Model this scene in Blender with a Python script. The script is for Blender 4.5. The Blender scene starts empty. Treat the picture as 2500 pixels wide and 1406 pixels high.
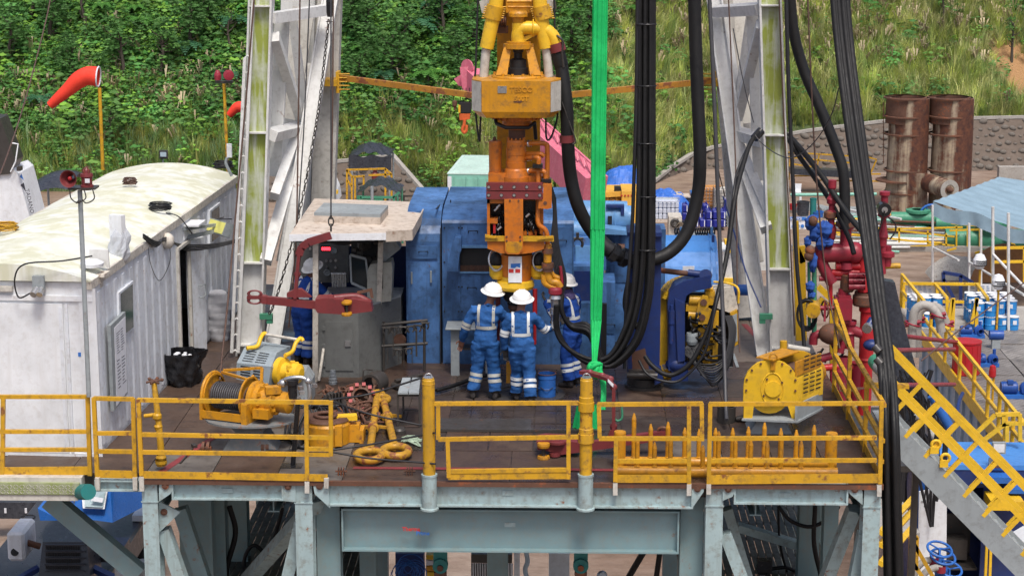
import bpy,bmesh,math,random
import numpy as np
from mathutils import Vector as V,Matrix,noise
from mathutils.bvhtree import BVHTree
random.seed(11);rng=np.random.default_rng(11)
S=bpy.context.scene;COL=S.collection;R=math.radians;PI=math.pi
# --- camera
F_PX=4861.0;PITCH=R(12.1);YAW=R(1.4);CAM=V((.67,-26.0,8.3))
FW=V((-math.sin(YAW)*math.cos(PITCH),math.cos(YAW)*math.cos(PITCH),-math.sin(PITCH)))
RT=V((math.cos(YAW),math.sin(YAW),0));UP=RT.cross(FW)
cd=bpy.data.cameras.new('camera');cam=bpy.data.objects.new('camera',cd);COL.objects.link(cam)
cam.location=CAM;cam.rotation_euler=Matrix((RT,UP,-FW)).transposed().to_euler()
cd.sensor_width=36;cd.lens=36*F_PX/2500;cd.clip_start=.5;cd.clip_end=2000
S.camera=cam
# --- daylight (thin overcast)
SUN=V((.16,-.58,1.15)).normalized()
w=bpy.data.worlds.new('World');S.world=w;w.use_nodes=True
nt=w.node_tree;nt.nodes.clear()
sk=nt.nodes.new('ShaderNodeTexSky');sk.sky_type='NISHITA';sk.sun_disc=False
sk.sun_elevation=math.asin(SUN.z);sk.sun_rotation=math.atan2(SUN.x,SUN.y)
sk.dust_density=4.0;sk.air_density=.7;sk.ozone_density=.6
bg=nt.nodes.new('ShaderNodeBackground');bg.inputs[1].default_value=.14
wo=nt.nodes.new('ShaderNodeOutputWorld')
nt.links.new(sk.outputs[0],bg.inputs[0]);nt.links.new(bg.outputs[0],wo.inputs[0])
sd=bpy.data.lights.new('sun','SUN');sd.energy=2.1;sd.angle=R(14);sd.color=(1,.965,.91)
so=bpy.data.objects.new('sun',sd);COL.objects.link(so);so.rotation_euler=SUN.to_track_quat('Z','Y').to_euler()
S.view_settings.view_transform='Standard';S.view_settings.look='None'
S.view_settings.exposure=.42;S.view_settings.gamma=1
S.view_settings.use_curve_mapping=False
# --- camera matching: a pixel of the photo to a point at a known depth or height
def ray(px,py):return FW+RT*((px-1250)/F_PX)+UP*((703-py)/F_PX)
def W(px,py,Y):
 r=ray(px,py);return CAM+r*((Y-CAM.y)/r.y)
def G(px,py,z=0.0):
 r=ray(px,py);return CAM+r*((z-CAM.z)/r.z)
def Ws(l,Y):return[W(a,b,Y)for a,b in l]
def W3(l):return[W(a,b,y)for a,b,y in l]
# --- mesh helpers
def frame(d,up=None):
 x=V(d).normalized();u=V(up)if up is not None else(V((0,0,1))if abs(x.z)<.95 else V((0,1,0)))
 y=u.cross(x)
 if y.length<1e-5:y=V((1,0,0)).cross(x)
 y.normalize();return Matrix((x,y,x.cross(y))).transposed()
BOXF=[(0,1,3,2),(4,6,7,5),(0,4,5,1),(2,3,7,6),(0,2,6,4),(1,5,7,3)]
class MB:
 def __init__(s):s.v=[];s.f=[];s.s=[]
 def add(s,vs,fs,sm=0):
  b=len(s.v);s.v+=[tuple(v)for v in vs];s.f+=[tuple(b+i for i in f)for f in fs];s.s+=[sm]*len(fs);return s
 def box(s,c,d,r=None):
  m=None if r is None else(Matrix.Rotation(r,3,'Z')if isinstance(r,(int,float))else r)
  c=V(c);vs=[]
  for i in(-.5,.5):
   for j in(-.5,.5):
    for k in(-.5,.5):
     p=V((i*d[0],j*d[1],k*d[2]));vs.append(c+(m@p if m else p))
  return s.add(vs,BOXF)
 def bx(s,x0,x1,y0,y1,z0,z1):return s.box(((x0+x1)/2,(y0+y1)/2,(z0+z1)/2),(x1-x0,y1-y0,z1-z0))
 def cbox(s,c,d,b=.012,r=None):
  m=None if r is None else(Matrix.Rotation(r,3,'Z')if isinstance(r,(int,float))else r)
  c=V(c);idx={};vs=[]
  for i in(-1,1):
   for j in(-1,1):
    for k in(-1,1):
     for a in range(3):
      p=V((i*(d[0]/2-(b if a!=0 else 0)),j*(d[1]/2-(b if a!=1 else 0)),k*(d[2]/2-(b if a!=2 else 0))))
      idx[(i,j,k,a)]=len(vs);vs.append(c+(m@p if m else p))
  fs=[]
  q=((-1,-1),(1,-1),(1,1),(-1,1))
  def key(a,sg,u,t):
   l=[0,0,0];l[a]=sg;l[(a+1)%3]=u;l[(a+2)%3]=t;return tuple(l)
  for a in range(3):
   for sg in(-1,1):
    f=[idx[key(a,sg,u,t)+(a,)]for u,t in q];fs.append(f if sg>0 else f[::-1])
   e=(a+1)%3;g=(a+2)%3
   for u in(-1,1):
    for t in(-1,1):
     k0=key(a,-1,u,t);k1=key(a,1,u,t)
     f=[idx[k0+(e,)],idx[k1+(e,)],idx[k1+(g,)],idx[k0+(g,)]];fs.append(f if u*t>0 else f[::-1])
  for i in(-1,1):
   for j in(-1,1):
    for k in(-1,1):
     f=[idx[(i,j,k,a)]for a in range(3)];fs.append(f if i*j*k>0 else f[::-1])
  return s.add(vs,fs)
 def beam(s,p,q,w,h,up=None):
  p=V(p);q=V(q);m=frame(q-p,up);return s.box((p+q)/2,((q-p).length,w,h),m)
 def ibeam(s,p,q,w,h,t=.02,up=None):
  p=V(p);q=V(q);m=frame(q-p,up);L=(q-p).length;c=(p+q)/2
  s.box(c,(L,t,h-2*t),m);o=m@V((0,0,h/2-t/2));s.box(c+o,(L,w,t),m);return s.box(c-o,(L,w,t),m)
 def tube(s,pts,r,n=8,cap=True,sm=1):
  pts=[V(p)for p in pts];k=len(pts);rs=r if isinstance(r,(list,tuple))else[r]*k
  t0=(pts[1]-pts[0]).normalized();m=frame(t0);u=m.col[1].copy();vs=[]
  for i,p in enumerate(pts):
   t=((pts[min(i+1,k-1)]-p).normalized()+(p-pts[max(i-1,0)]).normalized())
   t=t.normalized()if t.length>1e-6 else t0
   u=(u-t*u.dot(t)).normalized();w2=t.cross(u)
   for j in range(n):
    a=2*PI*j/n;vs.append(p+(u*math.cos(a)+w2*math.sin(a))*rs[i])
  fs=[(i*n+j,i*n+(j+1)%n,(i+1)*n+(j+1)%n,(i+1)*n+j)for i in range(k-1)for j in range(n)]
  s.add(vs,fs,sm)
  if cap:s.add(vs[:n],[tuple(range(n))[::-1]]);s.add(vs[-n:],[tuple(range(n))])
  return s
 def cyl(s,p,q,r,r2=None,n=16):return s.tube([p,q],[r,r if r2 is None else r2],n)
 def lathe(s,c,prof,n=20,ax=(0,0,1),sm=1):
  c=V(c);m=frame(ax);a,u,w2=m.col[0],m.col[1],m.col[2]
  for(r0,h0),(r1,h1)in zip(prof[:-1],prof[1:]):
   vs=[]
   for r,h in((r0,h0),(r1,h1)):
    for j in range(n):
     t=2*PI*j/n;vs.append(c+a*h+(u*math.cos(t)+w2*math.sin(t))*max(r,1e-4))
   s.add(vs,[(j,(j+1)%n,n+(j+1)%n,n+j)for j in range(n)],sm)
  return s
 def ring(s,c,ax,Rr,r,n=24,m=8,a0=0,a1=2*PI,sc=(1,1)):
  f=frame(ax);c=V(c);full=abs(a1-a0-2*PI)<1e-6;vs=[];k=n if full else n+1
  for i in range(k):
   a=a0+(a1-a0)*i/n;d=f.col[1]*math.cos(a)*sc[0]+f.col[2]*math.sin(a)*sc[1]
   for j in range(m):
    b=2*PI*j/m;vs.append(c+d*(Rr+r*math.cos(b))+f.col[0]*r*math.sin(b))
  fs=[(i*m+j,((i+1)%k)*m+j,((i+1)%k)*m+(j+1)%m,i*m+(j+1)%m)for i in range(n)for j in range(m)]
  return s.add(vs,fs,1)
 def prism(s,poly,vec):
  poly=[V(p)for p in poly];n=len(poly);vec=V(vec)
  nrm=V((0,0,0))
  for i in range(n):nrm+=(poly[i]-poly[0]).cross(poly[(i+1)%n]-poly[0])
  if nrm.dot(vec)>0:poly=poly[::-1]
  s.add(poly+[p+vec for p in poly],[(i,i+n,(i+1)%n+n,(i+1)%n)for i in range(n)])
  return s.add(poly,[tuple(range(n))]).add([p+vec for p in poly],[tuple(range(n))[::-1]])
 def ball(s,c,r,sc=(1,1,1),n=12,m=8,h0=0.,rot=None):
  c=V(c);vs=[]
  for i in range(m+1):
   t=h0+(PI-h0)*0+PI*i/m
   for j in range(n):
    a=2*PI*j/n;p=V((math.sin(t)*math.cos(a)*sc[0],math.sin(t)*math.sin(a)*sc[1],math.cos(t)*sc[2]))*r
    vs.append(c+(rot@p if rot else p))
  return s.add(vs,[(i*n+j,(i+1)*n+j,(i+1)*n+(j+1)%n,i*n+(j+1)%n)for i in range(m)for j in range(n)],1)
 def grid(s,f,nu,nv,sm=1,th=0):
  vs=[V(f(i/nu,j/nv))for j in range(nv+1)for i in range(nu+1)];k=nu+1
  fs=[(j*k+i,j*k+i+1,(j+1)*k+i+1,(j+1)*k+i)for j in range(nv)for i in range(nu)]
  return s.add(vs,fs,sm)
 def mesh(s,name,off=None):
  me=bpy.data.meshes.new(name);vs=s.v if off is None else[(a-off[0],b-off[1],c-off[2])for a,b,c in s.v]
  me.from_pydata(vs,[],s.f);me.polygons.foreach_set('use_smooth',[bool(x)for x in s.s]);me.update();return me
 def build(s,name,mat,par=None):
  o=bpy.data.objects.new(name,s.mesh(name,OFF.get(par.name if par else None)))
  COL.objects.link(o)
  for m in(mat if isinstance(mat,(list,tuple))else[mat]):o.data.materials.append(m)
  if par:o.parent=par;OFF[o.name]=OFF.get(par.name)
  return o
OFF={None:None}
def tag(o,label=None,cat=None,group=None,kind=None):
 if label:o['label']=label
 if cat:o['category']=cat
 if group:o['group']=group
 if kind:o['kind']=kind
 return o
def T(name,label,cat,loc=(0,0,0),rz=None,group=None):
 o=bpy.data.objects.new(name,None);COL.objects.link(o);o.location=loc;o.empty_display_size=.2
 if rz is not None:o.rotation_euler.z=rz;OFF[o.name]=None
 else:OFF[o.name]=tuple(loc)
 return tag(o,label,cat,group)
def one(mb,name,mat,label,cat,loc=None,group=None,kind=None):
 loc=V(loc)if loc is not None else V([sum(c)/len(c)for c in zip(*mb.v)][:2]+[min(v[2]for v in mb.v)])
 o=bpy.data.objects.new(name,mb.mesh(name,loc));COL.objects.link(o);o.location=loc;o.data.materials.append(mat)
 OFF[o.name]=tuple(loc)
 return tag(o,label,cat,group,kind)
def struct(mb,name,mat,kind='structure',par=None):
 o=mb.build(name,mat,par);o['kind']=kind;return o
def dup(root,loc,rz=0,label=None,group=None,sc=None):
 r=root.copy();COL.objects.link(r);r.location=loc;r.rotation_euler.z=rz
 if sc:r.scale=(sc,)*3
 if label:r['label']=label
 if group:r['group']=group
 for ch in root.children:
  c=ch.copy();COL.objects.link(c);c.parent=r
  for g in ch.children:
   d=g.copy();COL.objects.link(d);d.parent=c
 return r
def spl(pts,n=6):
 p=[V(q)for q in pts];p=[p[0]*2-p[1]]+p+[p[-1]*2-p[-2]];out=[]
 for i in range(1,len(p)-2):
  for k in range(n):
   t=k/n;a,b,c,d=p[i-1:i+3]
   out.append(.5*((2*b)+(c-a)*t+(2*a-5*b+4*c-d)*t*t+(3*b-a-3*c+d)*t**3))
 return out+[p[-2]]
def text_mb(txt,org,size,ux=(1,0,0),uy=(0,0,1),depth=.004,bold=.0,center=False):
 cu=bpy.data.curves.new('t','FONT');cu.body=txt;cu.size=size;cu.extrude=depth;cu.offset=bold;cu.resolution_u=2
 if center:cu.align_x='CENTER'
 o=bpy.data.objects.new('t',cu);COL.objects.link(o);dg=bpy.context.evaluated_depsgraph_get();dg.update()
 me=bpy.data.meshes.new_from_object(o.evaluated_get(dg));ux=V(ux).normalized();uy=V(uy).normalized();uz=ux.cross(uy)
 mb=MB();mb.add([V(org)+ux*v.co.x+uy*v.co.y+uz*v.co.z for v in me.vertices],[tuple(p.vertices)for p in me.polygons])
 bpy.data.objects.remove(o);bpy.data.curves.remove(cu);bpy.data.meshes.remove(me);return mb
 # --- procedural materials
def node_mat(name):
 m=bpy.data.materials.new(name);m.use_nodes=True;t=m.node_tree;b=t.nodes['Principled BSDF'];return m,t,b
class NB:
 def __init__(s,t):s.t=t
 def n(s,ty,**k):
  o=s.t.nodes.new(ty)
  for a,b in k.items():setattr(o,a,b)
  return o
 def l(s,a,b):s.t.links.new(a,b)
 def noise(s,vec,sc,det=4,ro=.55):
  o=s.n('ShaderNodeTexNoise');o.inputs['Scale'].default_value=sc;o.inputs['Detail'].default_value=det;o.inputs['Roughness'].default_value=ro
  s.l(vec,o.inputs['Vector']);return o.outputs['Fac']
 def ramp(s,f,a,b,v0=0.,v1=1.):
  o=s.n('ShaderNodeMapRange');o.inputs[1].default_value=a;o.inputs[2].default_value=b;o.inputs[3].default_value=v0;o.inputs[4].default_value=v1
  s.l(f,o.inputs[0]);return o.outputs[0]
 def mix(s,f,a,b):
  o=s.n('ShaderNodeMix',data_type='RGBA')
  for sock,v in((o.inputs[0],f),(o.inputs[6],a),(o.inputs[7],b)):
   if hasattr(v,'is_output'):s.l(v,sock)
   else:sock.default_value=v if isinstance(v,(int,float))else(*v,1)
  return o.outputs[2]
 def math(s,op,a,b):
  o=s.n('ShaderNodeMath',operation=op,use_clamp=True)
  for i,v in enumerate((a,b)):
   if hasattr(v,'is_output'):s.l(v,o.inputs[i])
   else:o.inputs[i].default_value=v
  return o.outputs[0]
 def vmap(s,vec,sc):
  o=s.n('ShaderNodeMapping');o.inputs['Scale'].default_value=sc;s.l(vec,o.inputs[0]);return o.outputs[0]
def paint(name,col,rough=.5,dirt=.45,dcol=(.07,.055,.04),rust=.0,rcol=(.13,.042,.018),fade=.12,streak=.5,sc=1.,bump=.12,metal=0.,moss=None,mossamt=.0,spec=.4):
 m,t,b=node_mat(name);q=NB(t)
 tc=q.n('ShaderNodeTexCoord').outputs['Object'];oi=q.n('ShaderNodeObjectInfo')
 ad=q.n('ShaderNodeVectorMath',operation='MULTIPLY_ADD');q.l(oi.outputs['Random'],ad.inputs[0]);ad.inputs[1].default_value=(37,19,23);q.l(tc,ad.inputs[2])
 vec=ad.outputs[0]
 big=q.noise(vec,1.3*sc,5,.6);fine=q.noise(vec,9*sc,6,.65);st=q.noise(q.vmap(vec,(5*sc,5*sc,.45*sc)),1.6,5,.6)
 lo=tuple(c*(1-fade)for c in col);hi=tuple(min(1,c*(1+fade)+fade*.06)for c in col)
 c=q.mix(q.ramp(big,.3,.7),lo,hi)
 if moss:c=q.mix(q.math('MULTIPLY',q.ramp(st,.34,.56),q.ramp(big,.3,.52,0,mossamt)),c,moss)
 if dirt:
  d=q.math('MULTIPLY',q.ramp(fine,.48,.75),dirt)
  s2=q.math('MULTIPLY',q.ramp(st,.52,.8),streak*dirt)
  c=q.mix(q.math('MAXIMUM',d,s2),c,dcol)
 if rust:
  rn=q.math('ADD',q.math('MULTIPLY',fine,.6),q.math('MULTIPLY',big,.4))
  c=q.mix(q.ramp(rn,.66-rust*.3,.72-rust*.3),c,q.mix(fine,rcol,tuple(x*2.2 for x in rcol)))
 q.l(c,b.inputs['Base Color'])
 q.l(q.ramp(fine,.3,.7,max(.05,rough-.12),min(1,rough+.15)),b.inputs['Roughness'])
 b.inputs['Metallic'].default_value=metal;b.inputs['Specular IOR Level'].default_value=spec
 if bump:
  bp=q.n('ShaderNodeBump');bp.inputs['Strength'].default_value=bump;bp.inputs['Distance'].default_value=.02;q.l(fine,bp.inputs['Height']);q.l(bp.outputs[0],b.inputs['Normal'])
 return m
def flat(name,col,rough=.6,metal=0.,emit=0.):
 m,t,b=node_mat(name);q=NB(t);tc=q.n('ShaderNodeTexCoord').outputs['Object']
 n=q.noise(tc,14,4);q.l(q.mix(n,tuple(c*.82 for c in col),tuple(min(1,c*1.18)for c in col)),b.inputs['Base Color'])
 b.inputs['Roughness'].default_value=rough;b.inputs['Metallic'].default_value=metal
 if emit:b.inputs['Emission Color'].default_value=(*col,1);b.inputs['Emission Strength'].default_value=emit
 return m
def glass(name,col=(.02,.03,.035)):
 m,t,b=node_mat(name);b.inputs['Base Color'].default_value=(*col,1);b.inputs['Roughness'].default_value=.12;b.inputs['Specular IOR Level'].default_value=.35;return m
def leaf(name,col,var=.35,rough=.6):
 m,t,b=node_mat(name);q=NB(t)
 at=q.n('ShaderNodeVertexColor',layer_name='tint');tc=q.n('ShaderNodeTexCoord').outputs['Object']
 n=q.noise(tc,.9,3)
 mu=q.n('ShaderNodeMix',data_type='RGBA',blend_type='MULTIPLY');mu.inputs[0].default_value=1
 q.l(q.mix(n,tuple(c*(1-var)for c in col),tuple(c*(1+var)for c in col)),mu.inputs[6]);q.l(at.outputs[0],mu.inputs[7])
 q.l(mu.outputs[2],b.inputs['Base Color']);b.inputs['Roughness'].default_value=rough;b.inputs['Specular IOR Level'].default_value=.25
 tr=q.n('ShaderNodeBsdfTranslucent');q.l(mu.outputs[2],tr.inputs[0]);ms=q.n('ShaderNodeMixShader');ms.inputs[0].default_value=.25
 q.l(b.outputs[0],ms.inputs[1]);q.l(tr.outputs[0],ms.inputs[2]);q.l(ms.outputs[0],t.nodes['Material Output'].inputs[0])
 return m
K={}
K['yellow']=paint('worn_yellow_paint',(.55,.30,.012),.45,.75,rust=.28,rcol=(.12,.045,.015))
K['yellow2']=paint('bright_yellow_paint',(.72,.44,.02),.4,.3,rust=.1)
K['amber']=paint('amber_paint',(.55,.245,.009),.38,.7,rust=.22)
K['orange']=paint('orange_paint',(.52,.145,.01),.4,.65,rust=.2,rcol=(.1,.03,.012))
K['mast']=paint('white_mast_paint',(.62,.62,.60),.5,.35,dcol=(.16,.13,.09),rust=.1,streak=.8)
K['mastold']=paint('dirty_white_mast_paint',(.50,.48,.43),.6,.6,dcol=(.15,.12,.09),rust=.12,streak=.8)
K['mastmoss']=paint('mossy_white_web',(.60,.63,.58),.55,.3,dcol=(.2,.2,.12),rust=.06,moss=(.29,.34,.06),mossamt=1.25,streak=.6)
K['green_steel']=paint('pale_green_steel',(.31,.41,.42),.5,.7,dcol=(.14,.105,.06),rust=.24,streak=.9)
K['green_steel_d']=paint('dark_green_steel',(.17,.26,.275),.5,.6,dcol=(.22,.22,.19),rust=.12,streak=.9)  # darker green for the girder, joists and inner columns
K['grey_steel']=paint('grey_steel',(.27,.30,.31),.5,.4,rust=.1)
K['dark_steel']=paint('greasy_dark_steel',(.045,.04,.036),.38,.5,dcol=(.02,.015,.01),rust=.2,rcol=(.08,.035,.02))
K['rusty']=paint('rusty_steel',(.11,.05,.03),.7,.6,dcol=(.03,.015,.01),rust=.4)
K['chrome']=paint('bare_steel',(.5,.5,.5),.3,.3,metal=.8)
K['red']=paint('dark_red_paint',(.17,.028,.03),.42,.4,rust=.08,dcol=(.05,.02,.02))
K['red2']=paint('manifold_red_paint',(.27,.018,.035),.4,.4,dcol=(.06,.03,.025),rust=.08)
K['red3']=paint('clean_red_paint',(.42,.012,.018),.4,.25)
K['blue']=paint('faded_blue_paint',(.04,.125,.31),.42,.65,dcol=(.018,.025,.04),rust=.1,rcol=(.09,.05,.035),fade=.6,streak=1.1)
K['blue_top']=paint('pale_blue_paint',(.12,.28,.52),.45,.35,dcol=(.05,.06,.08),fade=.25)  # lighter blue for the drawworks motor, lid and trim
K['blue_d']=paint('deep_blue_paint',(.009,.026,.125),.4,.4,dcol=(.012,.012,.018),rust=.1,rcol=(.14,.05,.02))
K['blue_b']=paint('bright_blue_paint',(.02,.12,.42),.4,.25)
K['navy']=paint('navy_paint',(.012,.03,.13),.4,.3)
K['sky_blue']=paint('light_blue_paint',(.06,.22,.56),.45,.2)
K['white']=paint('white_paint',(.70,.72,.74),.5,.28,dcol=(.28,.22,.15),rust=.06,streak=.8)
K['white_side']=paint('stained_shaded_white',(.66,.69,.73),.5,.45,dcol=(.26,.20,.13),rust=.08,streak=1.)  # stained, and toned cooler and darker to paint in the side's shade
K['white_roof']=paint('mossy_white_roof',(.74,.75,.70),.6,.3,dcol=(.35,.34,.2),moss=(.46,.45,.24),mossamt=.6,sc=.4)
K['cream']=paint('flaking_cream_paint',(.55,.51,.44),.6,.7,dcol=(.09,.06,.045),rust=.2,sc=1.6)
K['ply']=paint('weathered_plywood',(.52,.45,.38),.7,.75,dcol=(.2,.13,.08),rust=.2,rcol=(.16,.09,.06))
K['rubber']=paint('black_rubber',(.009,.009,.0095),.55,.2,dcol=(.035,.03,.027),bump=.25,fade=.05,spec=.3)
K['blackplastic']=paint('black_plastic',(.012,.012,.014),.22,.0,bump=.0)
K['cable']=flat('cable_black',(.012,.012,.014),.5)
K['rope']=paint('rusty_wire_rope',(.10,.055,.04),.6,.3,sc=3)
K['wire']=flat('grey_wire_rope',(.05,.05,.055),.5)
K['green_sling']=paint('green_webbing',(.0,.42,.10),.65,.4,dcol=(.0,.17,.035),fade=.2,sc=2)
K['teal']=paint('teal_paint',(.01,.16,.15),.5,.3)
K['green']=paint('green_machine_paint',(.05,.24,.14),.45,.3)
K['mint']=paint('mint_container_paint',(.20,.46,.36),.5,.25,dcol=(.3,.33,.3))
K['pink']=paint('pink_boom_paint',(.55,.13,.19),.5,.4,dcol=(.7,.4,.42),rust=.0)
K['winsock']=paint('orange_red_nylon',(.78,.045,.02),.7,.2,dcol=(.5,.02,.015))
K['glass']=glass('dark_glass')
K['black']=flat('matte_black',(.01,.01,.011),.6)
K['skin']=flat('skin',(.23,.10,.06),.6)
K['glove']=flat('dirty_glove',(.06,.055,.05),.8)
K['cloth']=paint('blue_coverall',(.017,.085,.26),.85,.55,dcol=(.03,.055,.12),bump=.5,fade=.2,sc=2.2,spec=.15,streak=.4)
K['cloth_d']=paint('royal_blue_coverall',(.012,.06,.30),.85,.3,dcol=(.02,.03,.09),bump=.5,fade=.2,sc=2.2,spec=.15,streak=.4)
K['reflect']=flat('silver_reflective_tape',(.62,.64,.64),.4)
K['reflect_d']=flat('grimy_reflective_tape',(.36,.36,.33),.5)
K['helmet']=flat('white_hard_hat',(.80,.80,.78),.35)
K['boot']=flat('dark_boot',(.025,.02,.018),.6)
K['concrete']=paint('stained_concrete',(.34,.32,.29),.8,.5,dcol=(.12,.1,.08))
K['canvas']=paint('blue_tarpaulin',(.03,.13,.48),.5,.25,bump=.5)
K['awning']=paint('pale_blue_awning',(.22,.32,.39),.6,.3,dcol=(.15,.22,.27),bump=.05)
K['blacktarp']=paint('black_tarpaulin',(.03,.033,.042),.32,.3,dcol=(.14,.15,.17),bump=.4)
K['paper']=flat('paper',(.66,.67,.70),.7)
K['ink_r']=flat('red_ink',(.5,.03,.03),.6);K['ink_b']=flat('blue_ink',(.03,.16,.5),.6);K['ink_k']=flat('black_ink',(.03,.03,.04),.6)
# === SETTING
GZ=-9.0
def ground_mat():
 m,t,b=node_mat('wet_mud_ground');q=NB(t);tc=q.n('ShaderNodeTexCoord').outputs['Object']
 big=q.noise(tc,.12,6,.6);mid=q.noise(q.vmap(tc,(.55,1.1,1)),.8,8,.7);fine=q.noise(tc,6,6,.7)
 c=q.mix(q.ramp(big,.35,.65),(.20,.125,.082),(.33,.255,.20));c=q.mix(q.ramp(mid,.45,.7),c,(.12,.075,.05));c=q.mix(q.ramp(fine,.55,.8,0,.5),c,(.42,.35,.28))
 q.l(c,b.inputs['Base Color']);q.l(q.ramp(mid,.35,.6,.35,.85),b.inputs['Roughness'])
 bp=q.n('ShaderNodeBump');bp.inputs['Strength'].default_value=.5;bp.inputs['Distance'].default_value=.12;q.l(mid,bp.inputs['Height']);q.l(bp.outputs[0],b.inputs['Normal'])
 return m
gm=MB();gm.grid(lambda u,v:(-300+600*u,-60+560*v,GZ),12,12,0)
struct(gm,'ground',ground_mat())
def toe(x):
 k=min(1,max(0,(x-3)/6));k=k*k*(3-2*k);return 77.5+11*k+.8*math.sin(x*.21+1)
def hill_z(x,y):
 d=y-toe(x)
 if d<=0:return GZ-.4+d*.2
 h=min(d,3.6)*.95+max(0,d-3.6)*.74
 k=min(1,d/6)
 h+=k*(1.3*noise.noise(V((x*.10,y*.10,3)))+.5*noise.noise(V((x*.32,y*.32,9))))
 if-13<x<0:h+=1.2*math.sin((x+13)/13*PI)*min(1,d/4)
 h=h if h<34 else 34+(h-34)*.3
 return GZ-.4+h*1.0
def hill_hit(px,py):
 r=ray(px,py);y=72.0
 while y<175:
  p=W(px,py,y)
  if hill_z(p.x,p.y)>=p.z:return p
  y+=.22
 return None
def hill_mat():
 m,t,b=node_mat('hillside_soil');q=NB(t);tc=q.n('ShaderNodeTexCoord').outputs['Object']
 a=q.noise(tc,.35,6,.65);f=q.noise(tc,5,6,.7)
 c=q.mix(q.ramp(a,.35,.65),(.045,.075,.022),(.10,.14,.045));c=q.mix(q.ramp(f,.5,.75),c,(.10,.10,.045))
 vm=q.n('ShaderNodeVectorMath',operation='DISTANCE');q.l(q.vmap(tc,(.55,.32,.32)),vm.inputs[0]);s0=SCAR;vm.inputs[1].default_value=(s0.x*.55,s0.y*.32,s0.z*.32)
 sf=q.n('ShaderNodeMath',operation='ADD');q.l(vm.outputs['Value'],sf.inputs[0]);q.l(q.ramp(a,.2,.8,0,1.1),sf.inputs[1]);c=q.mix(q.ramp(sf.outputs[0],1.1,1.9,1,0),c,q.mix(f,(.34,.17,.06),(.50,.30,.15)))
 q.l(c,b.inputs['Base Color']);b.inputs['Roughness'].default_value=.95
 bp=q.n('ShaderNodeBump');bp.inputs['Strength'].default_value=.8;bp.inputs['Distance'].default_value=.3;q.l(f,bp.inputs['Height']);q.l(bp.outputs[0],b.inputs['Normal'])
 return m
SCAR=hill_hit(2478,165)or V((30,105,0))
hm=MB()
def hp(u,v):
 x=-75+150*u;y=70+125*v**1.4;return(x,y,hill_z(x,y))
hm.grid(hp,150,90);struct(hm,'hill',hill_mat())
# --- cobbled concrete revetment at the toe of the slope (two aprons), its boulders real geometry
REV=paint('revetment_mortar',(.12,.092,.072),.9,.6,dcol=(.07,.058,.045),sc=.5,bump=.4)
STN=paint('revetment_stone',(.135,.118,.10),.85,.5,dcol=(.09,.075,.06),sc=1.2,bump=.3)
def apron(x0,x1,top):
 def ht(u):
  for(a,h0),(b_,h1)in zip(top[:-1],top[1:]):
   if a<=u<=b_:return h0+(h1-h0)*(u-a)/(b_-a)
  return top[-1][1]
 mb=MB()
 def f(u,v):
  x=x0+(x1-x0)*u;h=ht(u)*v;return(x,toe(x)-1.3+h*.95,GZ-.05+h)
 mb.grid(f,60,6,0);o=struct(mb,'revetment',REV)
 cap=MB()
 for i in range(30):
  a=V(f(i/30,1));b_=V(f((i+1)/30,1));cap.beam(a,b_,.28,.16)
 c=cap.build('capping',K['concrete'],o)
 st=MB();st.ball((0,0,0),1,(1,.8,.75),9,5);me=st.mesh('boulder');me.materials.append(STN)
 k=0;rest=MB();L=x1-x0
 cells=[]
 for i in range(int(L/.5)):
  for j in range(8):
   u=(i+.5*(j%2)+random.uniform(.2,.6))*.5/L;v=(j+random.uniform(.3,.7))*.4
   if u<1 and ht(u)>.4 and v<ht(u)-.18:cells.append((v,u))
 nmax=240 if L>30 else 60
 random.shuffle(cells);cells.sort(key=lambda c:-round(c[0]))
 for v,u in cells:
  x=x0+L*u;p=V((x,toe(x)-1.3+v*.95,GZ-.05+v));r=random.uniform(.09,.26)
  if k<nmax:
   b_=bpy.data.objects.new('boulder',me);COL.objects.link(b_);b_.parent=o;b_.location=p;b_.scale=(r*1.15,r,r);b_.rotation_euler=(R(-44),random.uniform(-.4,.4),random.uniform(-.5,.5))
  else:rest.ball(p,r,(1.1,.8,.75),7,4)
  k+=1
 if rest.v:struct(rest,'boulder',STN,'stuff',o)
apron(5.5,46,[(0,.15),(.1,1.2),(.24,2.2),(.36,2.75),(1,2.8)])
apron(-16,-6.2,[(0,1.7),(.25,1.75),(.45,1.9),(.8,2.2),(1,.3)])
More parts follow.
